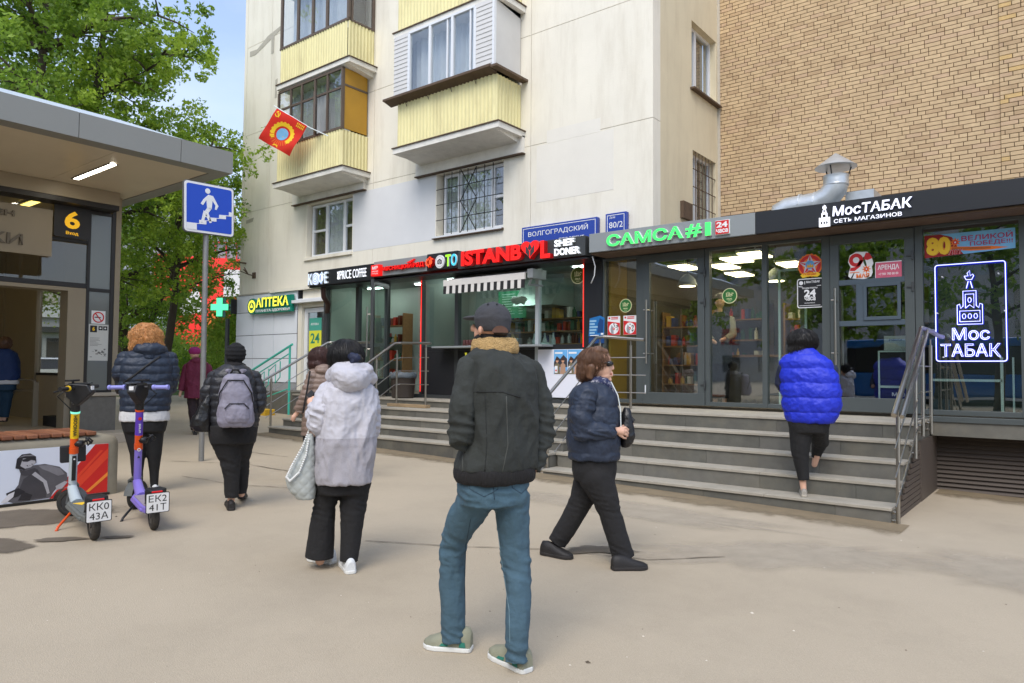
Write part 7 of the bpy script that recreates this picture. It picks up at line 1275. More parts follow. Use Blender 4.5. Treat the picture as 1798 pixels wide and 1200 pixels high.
'body':[('E',[-0.016,0,1.428,0.081,0.085,0.112,0]),('C',[[-0.014,0,1.347,0.036],[-0.01,0,1.215,0.043]]),('C',[[-0.008,0,1.024,0.099],[0.012,0,0.758,0.099]]),('C',[[0.124,0,1.186,0.036],[0.165,0.05,0.962,0.035],[0.102,0.2,0.858,0.031]]),('C',[[-0.141,0,1.182,0.036],[-0.167,0.05,0.96,0.035],[-0.116,0.2,0.857,0.031]]),('C',[[0.056,0,0.657,0.057],[0.047,0,0.403,0.043],[0.023,0,0.08,0.03]]),('C',[[-0.043,0,0.657,0.057],[-0.027,0.05,0.403,0.043],[-0.026,0.05,0.079,0.031]])],
'jacket':[('R',[[-0.013,0,1.336,0.081,0.09,0],[-0.011,0,1.265,0.193,0.14,0],[0.002,0,1.113,0.224,0.17,0],[0.016,0,0.91,0.224,0.18,0],[0.02,0,0.779,0.213,0.18,0]]),('C',[[0.124,0,1.197,0.076],[0.164,0.04,0.982,0.071],[0.118,0.16,0.858,0.051]]),('C',[[-0.141,0,1.192,0.076],[-0.168,0.04,0.98,0.071],[-0.116,0.16,0.858,0.051]])],
'shirt':[('R',[[0.017,0,0.86,0.203,0.17,0],[0.022,0,0.708,0.203,0.175,0]])],
'trousers':[('R',[[0.012,0,0.758,0.183,0.16,0],[0.017,0,0.596,0.173,0.16,0]]),('C',[[0.058,0,0.596,0.097],[0.047,0,0.403,0.081],[0.031,0,0.121,0.056]]),('C',[[-0.033,0,0.597,0.097],[-0.027,0.05,0.403,0.082],[-0.027,0.05,0.119,0.056]])],
'hair':[('E',[-0.016,0,1.438,0.107,0.115,0.122,0])],
'shoes':[([0.033,0,0.04],[0.032,0.24,0.066]),([-0.025,0.05,0.039],[-0.027,0.29,0.064])]},
'worker':{'base':[-4.25,11.7,0.97,19.96],
'body':[('E',[-0.464,0,1.705,0.085,0.09,0.113,0]),('C',[[-0.464,0,1.609,0.039],[-0.465,0,1.494,0.046]]),('C',[[-0.465,0,1.23,0.106],[-0.467,0,0.844,0.106]]),('C',[[-0.283,0,1.395,0.039],[-0.255,-0.1,1.124,0.04],[-0.438,-0.28,1.042,0.031]]),('C',[[-0.659,0,1.401,0.039],[-0.682,-0.1,1.108,0.04],[-0.528,-0.28,1.005,0.031]]),('C',[[-0.541,0,0.701,0.059],[-0.544,0,0.035,0.039]]),('C',[[-0.395,0,0.702,0.059],[-0.398,0,0.038,0.039]])],
'vest':[('R',[[-0.465,0,1.532,0.075,0.09,0],[-0.465,0,1.456,0.169,0.14,0],[-0.466,0,1.274,0.198,0.16,0],[-0.467,0,0.94,0.188,0.16,0],[-0.468,0,0.654,0.198,0.17,0]])],
'sleeve':[('C',[[-0.292,0,1.386,0.075],[-0.255,-0.09,1.143,0.065],[-0.368,-0.22,1.063,0.055]]),('C',[[-0.65,0,1.391,0.075],[-0.682,-0.09,1.147,0.065],[-0.585,-0.22,1.046,0.055]])],
'trousers':[('C',[[-0.541,0,0.701,0.104],[-0.544,0,0.082,0.075]]),('C',[[-0.395,0,0.702,0.104],[-0.397,0,0.085,0.075]])],
'hair':[('E',[-0.465,0.02,1.745,0.104,0.105,0.113,0])],
'shoes':[([-0.07,0,0],[-0.08,-0.25,0]),([0.07,0,0],[0.08,-0.25,0])]}}
# ------------------------------------------------------------------ people: joint positions in metres, x right / y away / z up about the feet
m_skin = M('skin', (206, 158, 132), .5, var=.07, vs=9, bump=.05, bs=80, hue=.04)
m_skin2 = M('skin_pale', (216, 172, 148), .5, var=.07, vs=9, bump=.05, bs=80, hue=.04)
def noise3(P, sc, seed=0.0): return np.array([mnoise.noise(Vector((p[0]*sc+seed, p[1]*sc, p[2]*sc))) for p in P])
def wrinkles(amp, sc=(9, 9, 5), seed=0.0, fold=True):
    def f(P, N):
        n1 = np.array([mnoise.noise(Vector((p[0]*sc[0]+seed, p[1]*sc[1], p[2]*sc[2]))) for p in P]); n2 = np.array([mnoise.noise(Vector((p[0]*sc[0]*2.3+9+seed, p[1]*sc[1]*2.3, p[2]*sc[2]*2.6))) for p in P])
        if fold: n1 = .5-np.abs(n1)*2.2; n2 = .4-np.abs(n2)*1.8
        return amp*(n1+.45*n2)
    return f
def quilt(pitch, amp, wr=.004, seed=0.0, off=0.0):
    w = wrinkles(wr, (12, 12, 14), seed)
    def f(P, N):
        ph = P[:, 2]+.012*np.array([mnoise.noise(Vector((p[0]*5+seed, p[1]*5, p[2]*3))) for p in P])+off
        return amp*(np.sqrt(np.abs(np.sin(np.pi*ph/pitch)))-.75)+w(P, N)
    return f
def creases(amp, joints, seed=0.0):
    """horizontal creases gathered at given heights (knees, hems, elbows) plus soft folds"""
    w = wrinkles(amp*.55, (8, 8, 4), seed)
    def f(P, N):
        d = w(P, N)
        for (z, s_) in joints:
            g_ = np.exp(-((P[:, 2]-z)/s_)**2); q = np.array([mnoise.noise(Vector((p[0]*6+seed, p[1]*6, p[2]*24+p[0]*7))) for p in P]); d = d+amp*g_*(.45-np.abs(q)*2)
        return d
    return f
def prim_mesh(mb, prims):
    for k, L in prims:
        if k == 'E':
            x, y, z, rx, ry, rz, yw = L; c, s_ = math.cos(R(yw)), math.sin(R(yw)); t = MB(); t.ell((0, 0, 0), (rx, ry, rz), 20, 13); mb.add([(x+p[0]*c-p[1]*s_, y+p[0]*s_+p[1]*c, z+p[2]) for p in t.v], t.f)
        elif k == 'C':
            for p in L: mb.ell(p[:3], (p[3],)*3, 14, 9)
            for a, b in zip(L[:-1], L[1:]):
                if (Vector(a[:3])-Vector(b[:3])).length > 1e-4: mb.tube([a[:3], b[:3]], [a[3], b[3]], 14)
        elif k == 'R':
            n = 26; vs_ = []; L2 = sorted(L, key=lambda q: q[2])
            for x, y, z, rx, ry, yw in L2:
                c, s_ = math.cos(R(yw)), math.sin(R(yw))
                for q in range(n):
                    a = 2*math.pi*q/n; ca, sa = math.cos(a), math.sin(a); e = .82; px = rx*math.copysign(abs(ca)**e, ca); py = ry*math.copysign(abs(sa)**e, sa); vs_.append((x+px*c-py*s_, y+px*s_+py*c, z))
            m_ = len(L2); mb.add(vs_, [(i*n+q, i*n+(q+1) % n, (i+1)*n+(q+1) % n, (i+1)*n+q) for i in range(m_-1) for q in range(n)]+[tuple(range(n))[::-1], tuple((m_-1)*n+q for q in range(n))])
    return mb
class Fig:
    def __init__(s, key, label, body_mat=None, vox=.011):
        D = PEOPLE[key]; s.D = D; b = D['base']; s.o = Vector(b[:3]); s.a = R(b[3]); s.M = Matrix.Rotation(s.a, 3, 'Z')
        s.root = thing('person', label, 'person', tuple(b[:3]))
        if 'body' in D: s.organic('body', D['body'], body_mat or m_skin, s.root, vox, 4 if vox < .005 else 6)
    def W(s, p): return s.o+s.M @ Vector(p)
    def organic(s, name, prims, mat, parent=None, vox=.012, smooth=6, disp=None, flat=False):
        mb = prim_mesh(MB(mat), prims); me = bpy.data.meshes.new('t'); me.from_pydata(mb.v, [], mb.f); ob = bpy.data.objects.new('t', me); COL.objects.link(ob)
        rm = ob.modifiers.new('r', 'REMESH'); rm.mode = 'VOXEL'; rm.voxel_size = vox
        if smooth: sm = ob.modifiers.new('s', 'SMOOTH'); sm.factor = .5; sm.iterations = smooth
        em = bpy.data.meshes.new_from_object(ob.evaluated_get(bpy.context.evaluated_depsgraph_get())); bpy.data.objects.remove(ob); bpy.data.meshes.remove(me)
        nv = len(em.vertices); P = np.empty(nv*3); em.vertices.foreach_get('co', P); P = P.reshape(-1, 3)
        if flat:
            for k, L in prims:
                if k != 'C' or len(L) < 2: continue
                J = np.array(L[-1][:3]); t = J-np.array(L[-2][:3]); t /= np.linalg.norm(t)+1e-9; q = (P-J) @ t; dist = np.linalg.norm(P-J-q[:, None]*t, axis=1); msk = (q > -.004) & (dist < L[-1][3]*1.5) & (q < L[-1][3]*1.5)
                P[msk] -= t*(q[msk]+.002)[:, None]
        if disp is not None:
            em.vertices.foreach_set('co', P.reshape(-1)); em.update(); N = np.empty(nv*3); em.vertex_normals.foreach_get('vector', N); N = N.reshape(-1, 3)
            for f in (disp if isinstance(disp, (list, tuple)) else [disp]): P = P+N*f(P, N)[:, None]
        rot = np.array(s.M); Q = P @ rot.T; em.vertices.foreach_set('co', Q.reshape(-1)); em.materials.clear(); em.materials.append(mat); em.polygons.foreach_set('use_smooth', [True]*len(em.polygons)); em.update(); em.name = name
        o = bpy.data.objects.new(name, em); COL.objects.link(o)
        if parent is None: o.location = s.o
        else: o.parent = parent
        ORG[o.name] = tuple(s.o); return o
    def garment(s, name, prims, mat, parent=None, vox=.0095, smooth=5, disp=None, sdisp=None):
        o = s.organic(name, [p for p in prims if p[0] != 'C'], mat, parent, vox, smooth, disp)
        for p in prims:
            if p[0] == 'C': s.organic('sleeve', [p], mat, o, vox*.8, smooth, sdisp or disp, flat=True)
        return o
    def tube(s, name, pts, r, mat, parent=None, n=8): return MB(mat).tube([s.W(p) for p in pts], r, n).build(name, parent or s.root, smooth=True, sharp=50)
    def shoes(s, up, sole, w=.048, h=.085, accent=None, toeh=.045):
        for hp, tp in s.D['shoes']:
            A, B = s.W(hp), s.W(tp); X = (B-A); L = X.length; X.normalize(); Y = Vector((0, 0, 1)).cross(X).normalized(); Z = X.cross(Y).normalized()
            if L < .2: L = .235
            A = A-X*.012; F = (A, X, Y, Z); mb = MB(up, F); rings = []; n = 14
            for t, wd, ht in ((0, .55, .75), (.04, .72, .95), (.2, .78, 1.0), (.38, .8, .92), (.55, .92, .72), (.75, 1.0, .55), (.9, .8, .45), (.98, .45, .33), (1.0, .2, .25)):
                rings += [(t*L, wd*w*math.cos(math.pi*k/(n-1)), .022+max(ht*h-.022, .012)*max(0.0, math.sin(math.pi*k/(n-1)))**.75) for k in range(n)]
            m_ = 9; mb.add(rings, [(i*n+k, i*n+k+1, (i+1)*n+k+1, (i+1)*n+k) for i in range(m_-1) for k in range(n-1)]+[tuple(range(n)), tuple((m_-1)*n+k for k in range(n))]); so = mb.build('shoe', s.root, smooth=True, sharp=70)
            out = [(t*L, wd*w*1.06) for t, wd in ((-.015, .4), (.02, .68), (.12, .8), (.3, .8), (.5, .9), (.72, 1.03), (.88, .9), (.98, .5), (1.01, .2))]
            MB(sole, F).poly([(p[0], p[1]) for p in out]+[(p[0], -p[1]) for p in out[::-1]], 0, .026).build('sole', so, bevel=.006)
            if accent:
                for sd in (-1, 1):
                    q = MB(accent, F); q.add([(.45*L, sd*w*.86, .03), (.62*L, sd*w*.95, .03), (.5*L, sd*w*.62, .068), (.42*L, sd*w*.55, .075)], [(0, 1, 2, 3)]); q.add([(.08*L, sd*w*.79, .03), (.22*L, sd*w*.82, .03), (.2*L, sd*w*.78, .055), (.1*L, sd*w*.76, .055)], [(0, 1, 2, 3)])
                    q.v = [tuple(Vector(v_)+Y*sd*.004) for v_ in q.v]; q.build('side_stripe', so)
    def strands(s, name, ells, n, L, mat, curl=.0, thick=.003, seed=1, up=.2, parent=None, drop=1.0, steps=7):
        r_ = random.Random(seed); mb = MB(mat); E_ = [e for k, e in ells if k == 'E']
        for _ in range(n):
            e = r_.choice(E_[:1]*3+E_); c = Vector(e[:3]); rad = Vector(e[3:6])
            zz = r_.uniform(-up, 1); a = r_.uniform(0, 2*math.pi); q = math.sqrt(max(0, 1-zz*zz)); d = Vector((q*math.cos(a), q*math.sin(a), zz)); p = c+Vector((d.x*rad.x, d.y*rad.y, d.z*rad.z)); pts = []; ph = r_.uniform(0, 6.28); tw = r_.uniform(.8, 1.4)
            for k in range(steps):
                pts.append(p+Vector((math.cos(ph+k*1.9*tw), math.sin(ph+k*1.9*tw), math.sin(ph*2+k*2.3)*.5))*curl)
                out = Vector(((p.x-c.x)/rad.x**2, (p.y-c.y)/rad.y**2, (p.z-c.z)/rad.z**2)).normalized()
                down = Vector((0, 0, -drop)); t = (down-out*down.dot(out)); t = t.normalized() if t.length > .05 else Vector((r_.uniform(-1, 1), r_.uniform(-1, 1), 0)).normalized()
                p = p+t*(L/steps)+out*r_.uniform(-.001, .003)
                dd = Vector(((p.x-c.x)/rad.x, (p.y-c.y)/rad.y, (p.z-c.z)/rad.z)); 
                if dd.length < 1.0 and k < steps-2: p = c+Vector((dd.x*rad.x, dd.y*rad.y, dd.z*rad.z))/dd.length*1.01
            mb.tube([s.W(q_) for q_ in pts], [thick*(1-.6*k/steps) for k in range(steps)], 4, cap=False)
        return mb.build(name, parent or s.root, smooth=True)
def cloth(name, c, rough=.85, bump=.25, bs=260, var=.12, vs=4, **k): return M(name, c, rough, var=var, vs=vs, bump=max(bump, .3), bs=min(bs, 34) if bump < .5 else bs, **k)
m_navy = cloth('navy_puffer', (34, 45, 62), .55, .1, 60); m_blackcl = cloth('black_trousers', (30, 29, 30), .9, .2, 300); m_dnavy = cloth('dark_navy', (26, 34, 60), .7)
m_hairblk = M('black_hair', (24, 21, 20), .4, var=.2, vs=20); m_hairbrn = M('brown_hair', (104, 74, 54), .45, var=.3, vs=22); m_hairauburn = M('auburn_hair', (66, 38, 32), .5, var=.25, vs=20); m_hairginger = M('ginger_hair', (178, 120, 66), .5, var=.3, vs=25)
m_soleW = M('white_sole', (222, 222, 218), .6, var=.05); m_soleB = M('black_sole', (40, 36, 34), .7, var=.1); m_shoeB = M('black_shoe', (30, 27, 26), .6, var=.15, vs=9, bump=.15, bs=120)
# man in the dark sheepskin jacket
F_ = Fig('man', 'person in a charcoal sheepskin jacket, grey cap and blue jeans in the foreground', vox=.009); D = F_.D
m_jk = cloth('charcoal_suede', (50, 53, 50), .9, .3, 180, var=.22, vs=3.5, dirt=.3, ds=2.5, dc=(34, 36, 38)); m_fur = cloth('tan_shearling', (204, 168, 112), .95, 1.0, 160, var=.2, vs=22); m_rib = cloth('black_rib', (26, 24, 24), .9, .5, 120, stretch=(1, 1, .1)); m_den = cloth('blue_denim', (70, 97, 112), .85, .25, 320, var=.16, vs=3, dirt=.3, ds=2, dc=(52, 76, 96), grain=(260, .12)); m_cap = cloth('grey_cap', (62, 62, 66), .85, .3, 300)
jk = F_.garment('jacket', D['jacket'], m_jk, F_.root, .0095, 5, [wrinkles(.015, (8, 8, 4), 2.0), wrinkles(.004, (17, 17, 10), 6.0)], [creases(.014, ((1.16, .13), (1.02, .09)), 2.0), wrinkles(.009, (11, 11, 7), 5.0)])
F_.organic('waistband', D['waistband'], m_rib, jk, .010, 4, wrinkles(.004, (14, 14, 5), 3)); F_.organic('fur_collar', D['collar'], m_fur, jk, .007, 4, lambda P, N: .004*noise3(P, 70)+.004*noise3(P, 25, 4))
F_.organic('scarf', D['scarf'], m_rib, F_.root, .008, 3, wrinkles(.006, (20, 20, 30), 1)); jn = F_.organic('jeans', D['jeans'], m_den, F_.root, .009, 5, [creases(.0105, ((.50, .11), (.10, .07), (.84, .07)), 4.0), wrinkles(.004, (16, 16, 7), 9.0)], flat=True)
F_.organic('hair', D['hair'], M('dark_hair', (58, 46, 40), .7, var=.2, vs=40, bump=.4, bs=200), F_.root, .007, 3, lambda P, N: .003*noise3(P, 60))
cp = F_.organic('cap', D['cap'], m_cap, F_.root, .0065, 4, lambda P, N: .0025*noise3(P, 22)); F_.organic('cap_peak', D['brim'], m_cap, cp, .005, 2)
hc = Vector(D['cap'][0][1][:3]); hr = D['cap'][0][1][3:6]
for a in (-70, -115, -20): MB(m_blackm).tube([F_.W(hc+Vector((hr[0]*math.cos(R(a))*.62, hr[1]*math.sin(R(a))*.62, hr[2]*.79))), F_.W(hc+Vector((hr[0]*math.cos(R(a))*.64, hr[1]*math.sin(R(a))*.64, hr[2]*.82)))], .006, 8).build('eyelet', cp)
MB(m_cap).ell(F_.W(hc+Vector((0, 0, hr[2]))), (.008, .008, .005), 10, 6).build('button', cp)
pb = F_.W(hc+Vector((.055, -.098, -.06))); arc = [F_.W(hc+Vector((.035+.04*math.cos(R(q)), -.108, -.075+.034*math.sin(R(q))))) for q in range(0, 181, 20)]
mb = MB(M('nape_hair', (92, 62, 48), .7, var=.2, vs=30)); nb_ = (F_.W(Vector((1, 0, 0)))-F_.W(Vector((0, 0, 0)))).normalized(); mb.add([tuple(q) for q in arc], [tuple(range(len(arc)))]); mb.build('cap_opening', cp)
def seam(F, obj, name, pts, r=.0035, mat=None):
    out = []; Mi = F.M.transposed()
    for i in range(len(pts)-1):
        for k in range(8):
            t = k/8; x = pts[i][0]*(1-t)+pts[i+1][0]*t; z = pts[i][1]*(1-t)+pts[i+1][1]*t
            h, loc, nn, ix = obj.ray_cast(F.M @ Vector((x, -1.5, z)), F.M @ Vector((0, 1, 0)))
            if h: out.append(loc+nn*(-r*.3))
    if len(out) > 2: return MB(mat).tube([tuple(F.o+p) for p in out], r, 5).build(name, obj, smooth=True)
m_jks = cloth('seam_dark', (36, 38, 37), .9); m_jksl = cloth('seam_pale', (74, 76, 72), .9)
seam(F_, jk, 'seam', [(-.13, 1.33), (-.02, 1.35), (.1, 1.35), (.2, 1.32)], .005, m_jks); seam(F_, jk, 'seam', [(-.08, 1.33), (-.09, 1.1), (-.08, .95)], .0035, m_jksl); seam(F_, jk, 'seam', [(.12, 1.33), (.13, 1.1), (.1, .95)], .0035, m_jksl); seam(F_, jk, 'seam', [(.02, 1.34), (.03, 1.1), (.02, .96)], .003, m_jks)
m_dsl = M('denim_seam', (104, 128, 138), .9, var=.1, vs=20); m_dsd = M('denim_seam_dark', (46, 66, 80), .9, var=.1, vs=20)
for pts, m_ in (([(-.05, .93), (-.05, .89), (.02, .855), (.085, .89), (.085, .93)], m_dsd), ([(.15, .93), (.155, .89), (.2, .86), (.235, .885)], m_dsd), ([(.075, .80), (.09, .65), (.115, .48), (.145, .3), (.15, .12)], m_dsl), ([(-.045, .72), (-.07, .55), (-.075, .35), (-.07, .16)], m_dsd), ([(.06, .93), (.07, .83)], m_dsd)): seam(F_, jn, 'seam', pts, .0028, m_)
def surf_line(F, name, pts, mat, r=.003, parent=None): return F.tube(name, pts, r, mat, parent, 5)
F_.shoes(M('grey_green_suede', (140, 140, 120), .8, var=.15, vs=14, bump=.2, bs=150), m_soleW, .056, .125, M('teal_suede', (40, 116, 100), .8, var=.1))
# woman in profile
F_ = Fig('profile', 'person with a brown bob and dark sunglasses in a navy quilted jacket walking right', m_skin2, .0042); D = F_.D
m_nj = cloth('navy_quilted_jacket', (36, 46, 64), .6, .12, 90)
jk = F_.garment('jacket', D['jacket'], m_nj, F_.root, .0095, 5, [quilt(.17, .012, .006, 3.0, .02)], [creases(.012, ((.98, .12), (1.2, .08)), 4.0), quilt(.17, .008, .006, 1.0)]); F_.organic('trousers', D['trousers'], m_blackcl, F_.root, .0095, 6, creases(.008, ((.45, .1), (.12, .06)), 7), flat=True)
hr_ = F_.organic('hair', D['hair'], m_hairbrn, F_.root, .007, 3, lambda P, N: .006*noise3(P*np.array([1, 1, .25]), 60, 3)); F_.strands('hair_strands', D['hair'], 1400, .17, m_hairbrn, .0015, .0014, 5, .1, hr_)
F_.organic('scarf', D['scarf'], M('patterned_scarf', (34, 42, 78), .8, var=.2, vs=26, bump=.2, bs=100, dirt=1.0, ds=38, dc=(226, 224, 228)), F_.root, .007, 3, wrinkles(.007, (22, 22, 22), 2)); F_.organic('sunglasses', D['glasses'], M('black_lens', (14, 14, 16), .12, var=0, spec=.8), F_.root, .003, 1); F_.organic('lips', D['lips'], M('lip_red', (160, 60, 58), .5, var=.1), F_.root, .003, 1)
F_.tube('zip', [D['jacket'][0][1][k][:3] for k in (0,)] and [(.115, -.13, 1.36), (.165, -.12, 1.26), (.185, -.12, 1.15), (.19, -.12, .95)], .004, m_wside, jk)
F_.shoes(m_shoeB, m_soleB, .052, .11)
bg = F_.organic('handbag', D['bag'], M('black_leather', (24, 23, 24), .35, var=.15, vs=10, bump=.2, bs=60), None, .007, 3, wrinkles(.006, (18, 18, 12), 3)); tag(bg, 'small black leather bag held in front of the navy quilted jacket', 'bag')
ph = MB(m_blackm); a, b = F_.W(D['phone'][0]), F_.W(D['phone'][1]); ph.tube([tuple(a), tuple(b)], .034, 4); ph = ph.build('phone'); tag(ph, 'black phone wallet held up over the small black bag', 'phone')
# woman in the white coat
F_ = Fig('white', 'person in a pale hooded coat and wide black trousers with white trainers walking away', m_skin2, .0065); D = F_.D
m_wc = cloth('pale_coat', (190, 188, 195), .6, .12, 70, var=.05, vs=3); m_wc2 = cloth('pale_woven_hem', (180, 176, 182), .85, .6, 420, var=.1, vs=120)
ct = F_.garment('coat', D['coat'], m_wc, F_.root, .0095, 5, [wrinkles(.017, (8, 8, 3.6), 3.0), wrinkles(.006, (18, 18, 10), 8.0)], [creases(.014, ((1.08, .14),), 3.0), wrinkles(.010, (11, 11, 8), 6.0)])
em = ct.data; em.materials.append(m_wc2); zc = np.array([p.center.z for p in em.polygons]); em.polygons.foreach_set('material_index', (zc < .935).astype(np.int32)); em.update()
F_.organic('hood', D['hood'], m_wc, ct, .009, 5, [wrinkles(.012, (9, 9, 12), 4)]); F_.organic('trousers', D['trousers'], m_blackcl, F_.root, .0095, 6, creases(.008, ((.45, .12),), 5), flat=True)
hr_ = F_.organic('hair', D['hair'], m_hairblk, F_.root, .008, 3, lambda P, N: .003*noise3(P*np.array([1, 1, .3]), 60)); F_.strands('hair_strands', D['hair'], 900, .12, m_hairblk, .0012, .0013, 6, .1, hr_); F_.organic('hair_bun', D['bun'], m_hairblk, hr_, .007, 2, lambda P, N: .005*noise3(P, 50)); F_.organic('scrunchie', D['scrunchie'], m_dnavy, hr_, .006, 2, lambda P, N: .006*noise3(P, 60))
F_.shoes(M('white_trainer', (214, 216, 216), .55, var=.08, vs=14, bump=.1, bs=90), m_soleW, .05, .11)
m_qb = M('grey_quilted_leather', (168, 172, 168), .45, var=.08, vs=6)
def quiltbag(P, N): return .006*(np.minimum(np.abs(np.sin((P[:, 0]+P[:, 2])*np.pi/.075)), np.abs(np.sin((P[:, 0]-P[:, 2])*np.pi/.075)))**.5-.6)
bg = F_.organic('shoulder_bag', D['bag'], m_qb, None, .008, 4, quiltbag); tag(bg, 'soft grey quilted bag with a white chain hanging beside the pale coat', 'bag')
pts = [Vector(p) for p in D['strap']]; dense = []
for i in range(len(pts)-1): dense += [pts[i].lerp(pts[i+1], t/8) for t in range(8)]
ch = MB(m_soleW)
for i, p in enumerate(dense): ch.ell(F_.W(p), (.008, .008, .008), 7, 5)
ch.build('chain_strap', bg, smooth=True)
MB(m_blackm).tube([tuple(F_.W(D['phone'][0])), tuple(F_.W(D['phone'][1]))], .035, 4).build('phone'); tag(bpy.data.objects['phone.001'], 'black phone held out by the person in the pale coat', 'phone')
# person behind in the brown puffer
F_ = Fig('brown', 'person with auburn hair in a mocha puffer jacket half hidden behind the pale coat', m_skin2, .009); D = F_.D
jk = F_.garment('jacket', D['jacket'], cloth('mocha_puffer', (132, 112, 100), .5, .1, 70), F_.root, .010, 4, [quilt(.062, .012, .004, 1)]); F_.organic('trousers', D['trousers'], m_blackcl, F_.root, .011, 5, creases(.006, ((.4, .1),), 2), flat=True)
hr_ = F_.organic('hair', D['hair'], m_hairauburn, F_.root, .009, 3, lambda P, N: .007*noise3(P, 30)); F_.strands('hair_strands', D['hair'], 800, .14, m_hairauburn, .004, .002, 8, .3, hr_); F_.shoes(m_shoeB, m_soleB, .045, .09)
F_.tube('bag_strap', [(-.09, -.2, 1.33), (-.12, -.24, 1.1), (-.16, -.2, .85)], .01, m_blackm)
# person with the rucksack
F_ = Fig('bp', 'person in a black puffer jacket and knitted hat carrying a mauve backpack', m_skin2, .009); D = F_.D
jk = F_.garment('jacket', D['jacket'], cloth('black_puffer', (36, 37, 42), .45, .1, 80), F_.root, .010, 4, [quilt(.075, .011, .005, 5)]); F_.organic('trousers', D['trousers'], m_blackcl, F_.root, .010, 6, creases(.008, ((.45, .12), (.1, .06)), 9), flat=True)
F_.organic('hat', D['hat'], cloth('black_knit', (24, 24, 26), .95, .8, 120), F_.root, .008, 3, lambda P, N: .003*np.sin(P[:, 2]*160)+.003*noise3(P, 20)); F_.organic('scarf', D['scarf'], m_rib, F_.root, .009, 3, wrinkles(.008, (16, 16, 22), 3)); F_.shoes(m_shoeB, m_soleB, .046, .095)
m_bpk = cloth('mauve_nylon', (134, 130, 144), .6, .12, 90, var=.06)
bk = F_.organic('backpack', D['backpack'], m_bpk, None, .010, 4, [wrinkles(.008, (12, 12, 7), 3)]); tag(bk, 'mauve grey nylon backpack with a front pocket worn over the black puffer', 'backpack')
F_.organic('pocket', D['pocket'], m_bpk, bk, .009, 4, [wrinkles(.006, (14, 14, 9), 6)])
for k in ('strapL', 'strapR'): F_.tube('strap', D[k], .022, m_bpk, bk)
F_.tube('carry_loop', D['loop'], .009, m_rib, bk); zz = D['backpack'][0][1]; top = zz[1]; F_.tube('zip', [(zz[3][0]-zz[3][3], zz[3][1]-.02, zz[3][2]), (zz[2][0]-zz[2][3]*.93, zz[2][1]-.075, zz[2][2]), (top[0]-top[3]*.6, top[1]-.09, top[2]-.02), (top[0]+top[3]*.6, top[1]-.09, top[2]-.02), (zz[2][0]+zz[2][3]*.93, zz[2][1]-.075, zz[2][2]), (zz[3][0]+zz[3][3], zz[3][1]-.02, zz[3][2])], .006, m_rib, bk)
pk = D['pocket'][0][1]; F_.tube('zip', [(pk[1][0]-pk[1][3], pk[1][1]-.03, pk[1][2]), (pk[0][0]-pk[0][3]*.7, pk[0][1]-.035, pk[0][2]), (pk[0][0]+pk[0][3]*.7, pk[0][1]-.035, pk[0][2]), (pk[1][0]+pk[1][3], pk[1][1]-.03, pk[1][2])], .005, m_rib, bk)
hb = F_.organic('shoulder_bag', D['bag'], MATS['black_leather'], None, .009, 3, wrinkles(.008, (14, 14, 8), 8)); tag(hb, 'slouchy black leather bag on the left shoulder of the backpack wearer', 'bag'); F_.tube('strap', D['bagstrap'], .011, MATS['black_leather'], hb)
# curly haired person
F_ = Fig('curly', 'person with curly ginger hair in a navy puffer jacket behind the purple scooter', m_skin2, .009); D = F_.D
jk = F_.garment('jacket', D['jacket'], m_navy, F_.root, .010, 4, [quilt(.085, .013, .005, 2)]); F_.organic('hood', D['hood'], m_navy, jk, .010, 4, [wrinkles(.009, (10, 10, 14), 2)]); F_.organic('shirt_hem', D['shirt'], cloth('white_cotton', (206, 206, 206), .85, .15, 120, var=.04), F_.root, .010, 4, wrinkles(.005, (16, 16, 4), 2)); F_.organic('leggings', D['trousers'], cloth('black_leggings', (22, 22, 24), .75, .1, 200), F_.root, .009, 6, flat=True)
hr_ = F_.organic('hair', D['hair'], m_hairginger, F_.root, .010, 3, lambda P, N: .016*noise3(P, 22)+.008*noise3(P, 48, 2)); F_.strands('hair_strands', D['hair'], 1300, .2, M('ginger_curl', (206, 150, 92), .45, var=.35, vs=30), .010, .0022, 4, .6, hr_, steps=12); F_.shoes(M('white_trainer', (214, 216, 216), .55), m_soleW, .044, .085)
cb_ = F_.organic('crossbody_bag', D['bag'], m_blackm, None, .009, 3); tag(cb_, 'small black bag at the left hip of the curly haired person', 'bag'); seam(F_, jk, 'bag_strap', [(p[0], p[2]) for p in D['strap']], .014, m_blackm)
# person in maroon
F_ = Fig('maroon', 'person in a maroon coat and magenta beret walking away beyond the pole', m_skin2, .011); D = F_.D
F_.garment('coat', D['coat'], cloth('maroon_coat', (106, 30, 58), .75, .2, 100), F_.root, .012, 5, wrinkles(.012, (8, 8, 5), 2)); F_.organic('trousers', D['trousers'], cloth('plum_trousers', (52, 40, 44), .85), F_.root, .012, 5, wrinkles(.006, (8, 8, 5), 3), flat=True); F_.organic('beret', D['hat'], cloth('magenta_beret', (150, 40, 104), .9, .4, 120), F_.root, .010, 3, lambda P, N: .006*noise3(P, 16)); F_.shoes(m_shoeB, m_soleB, .045, .09)
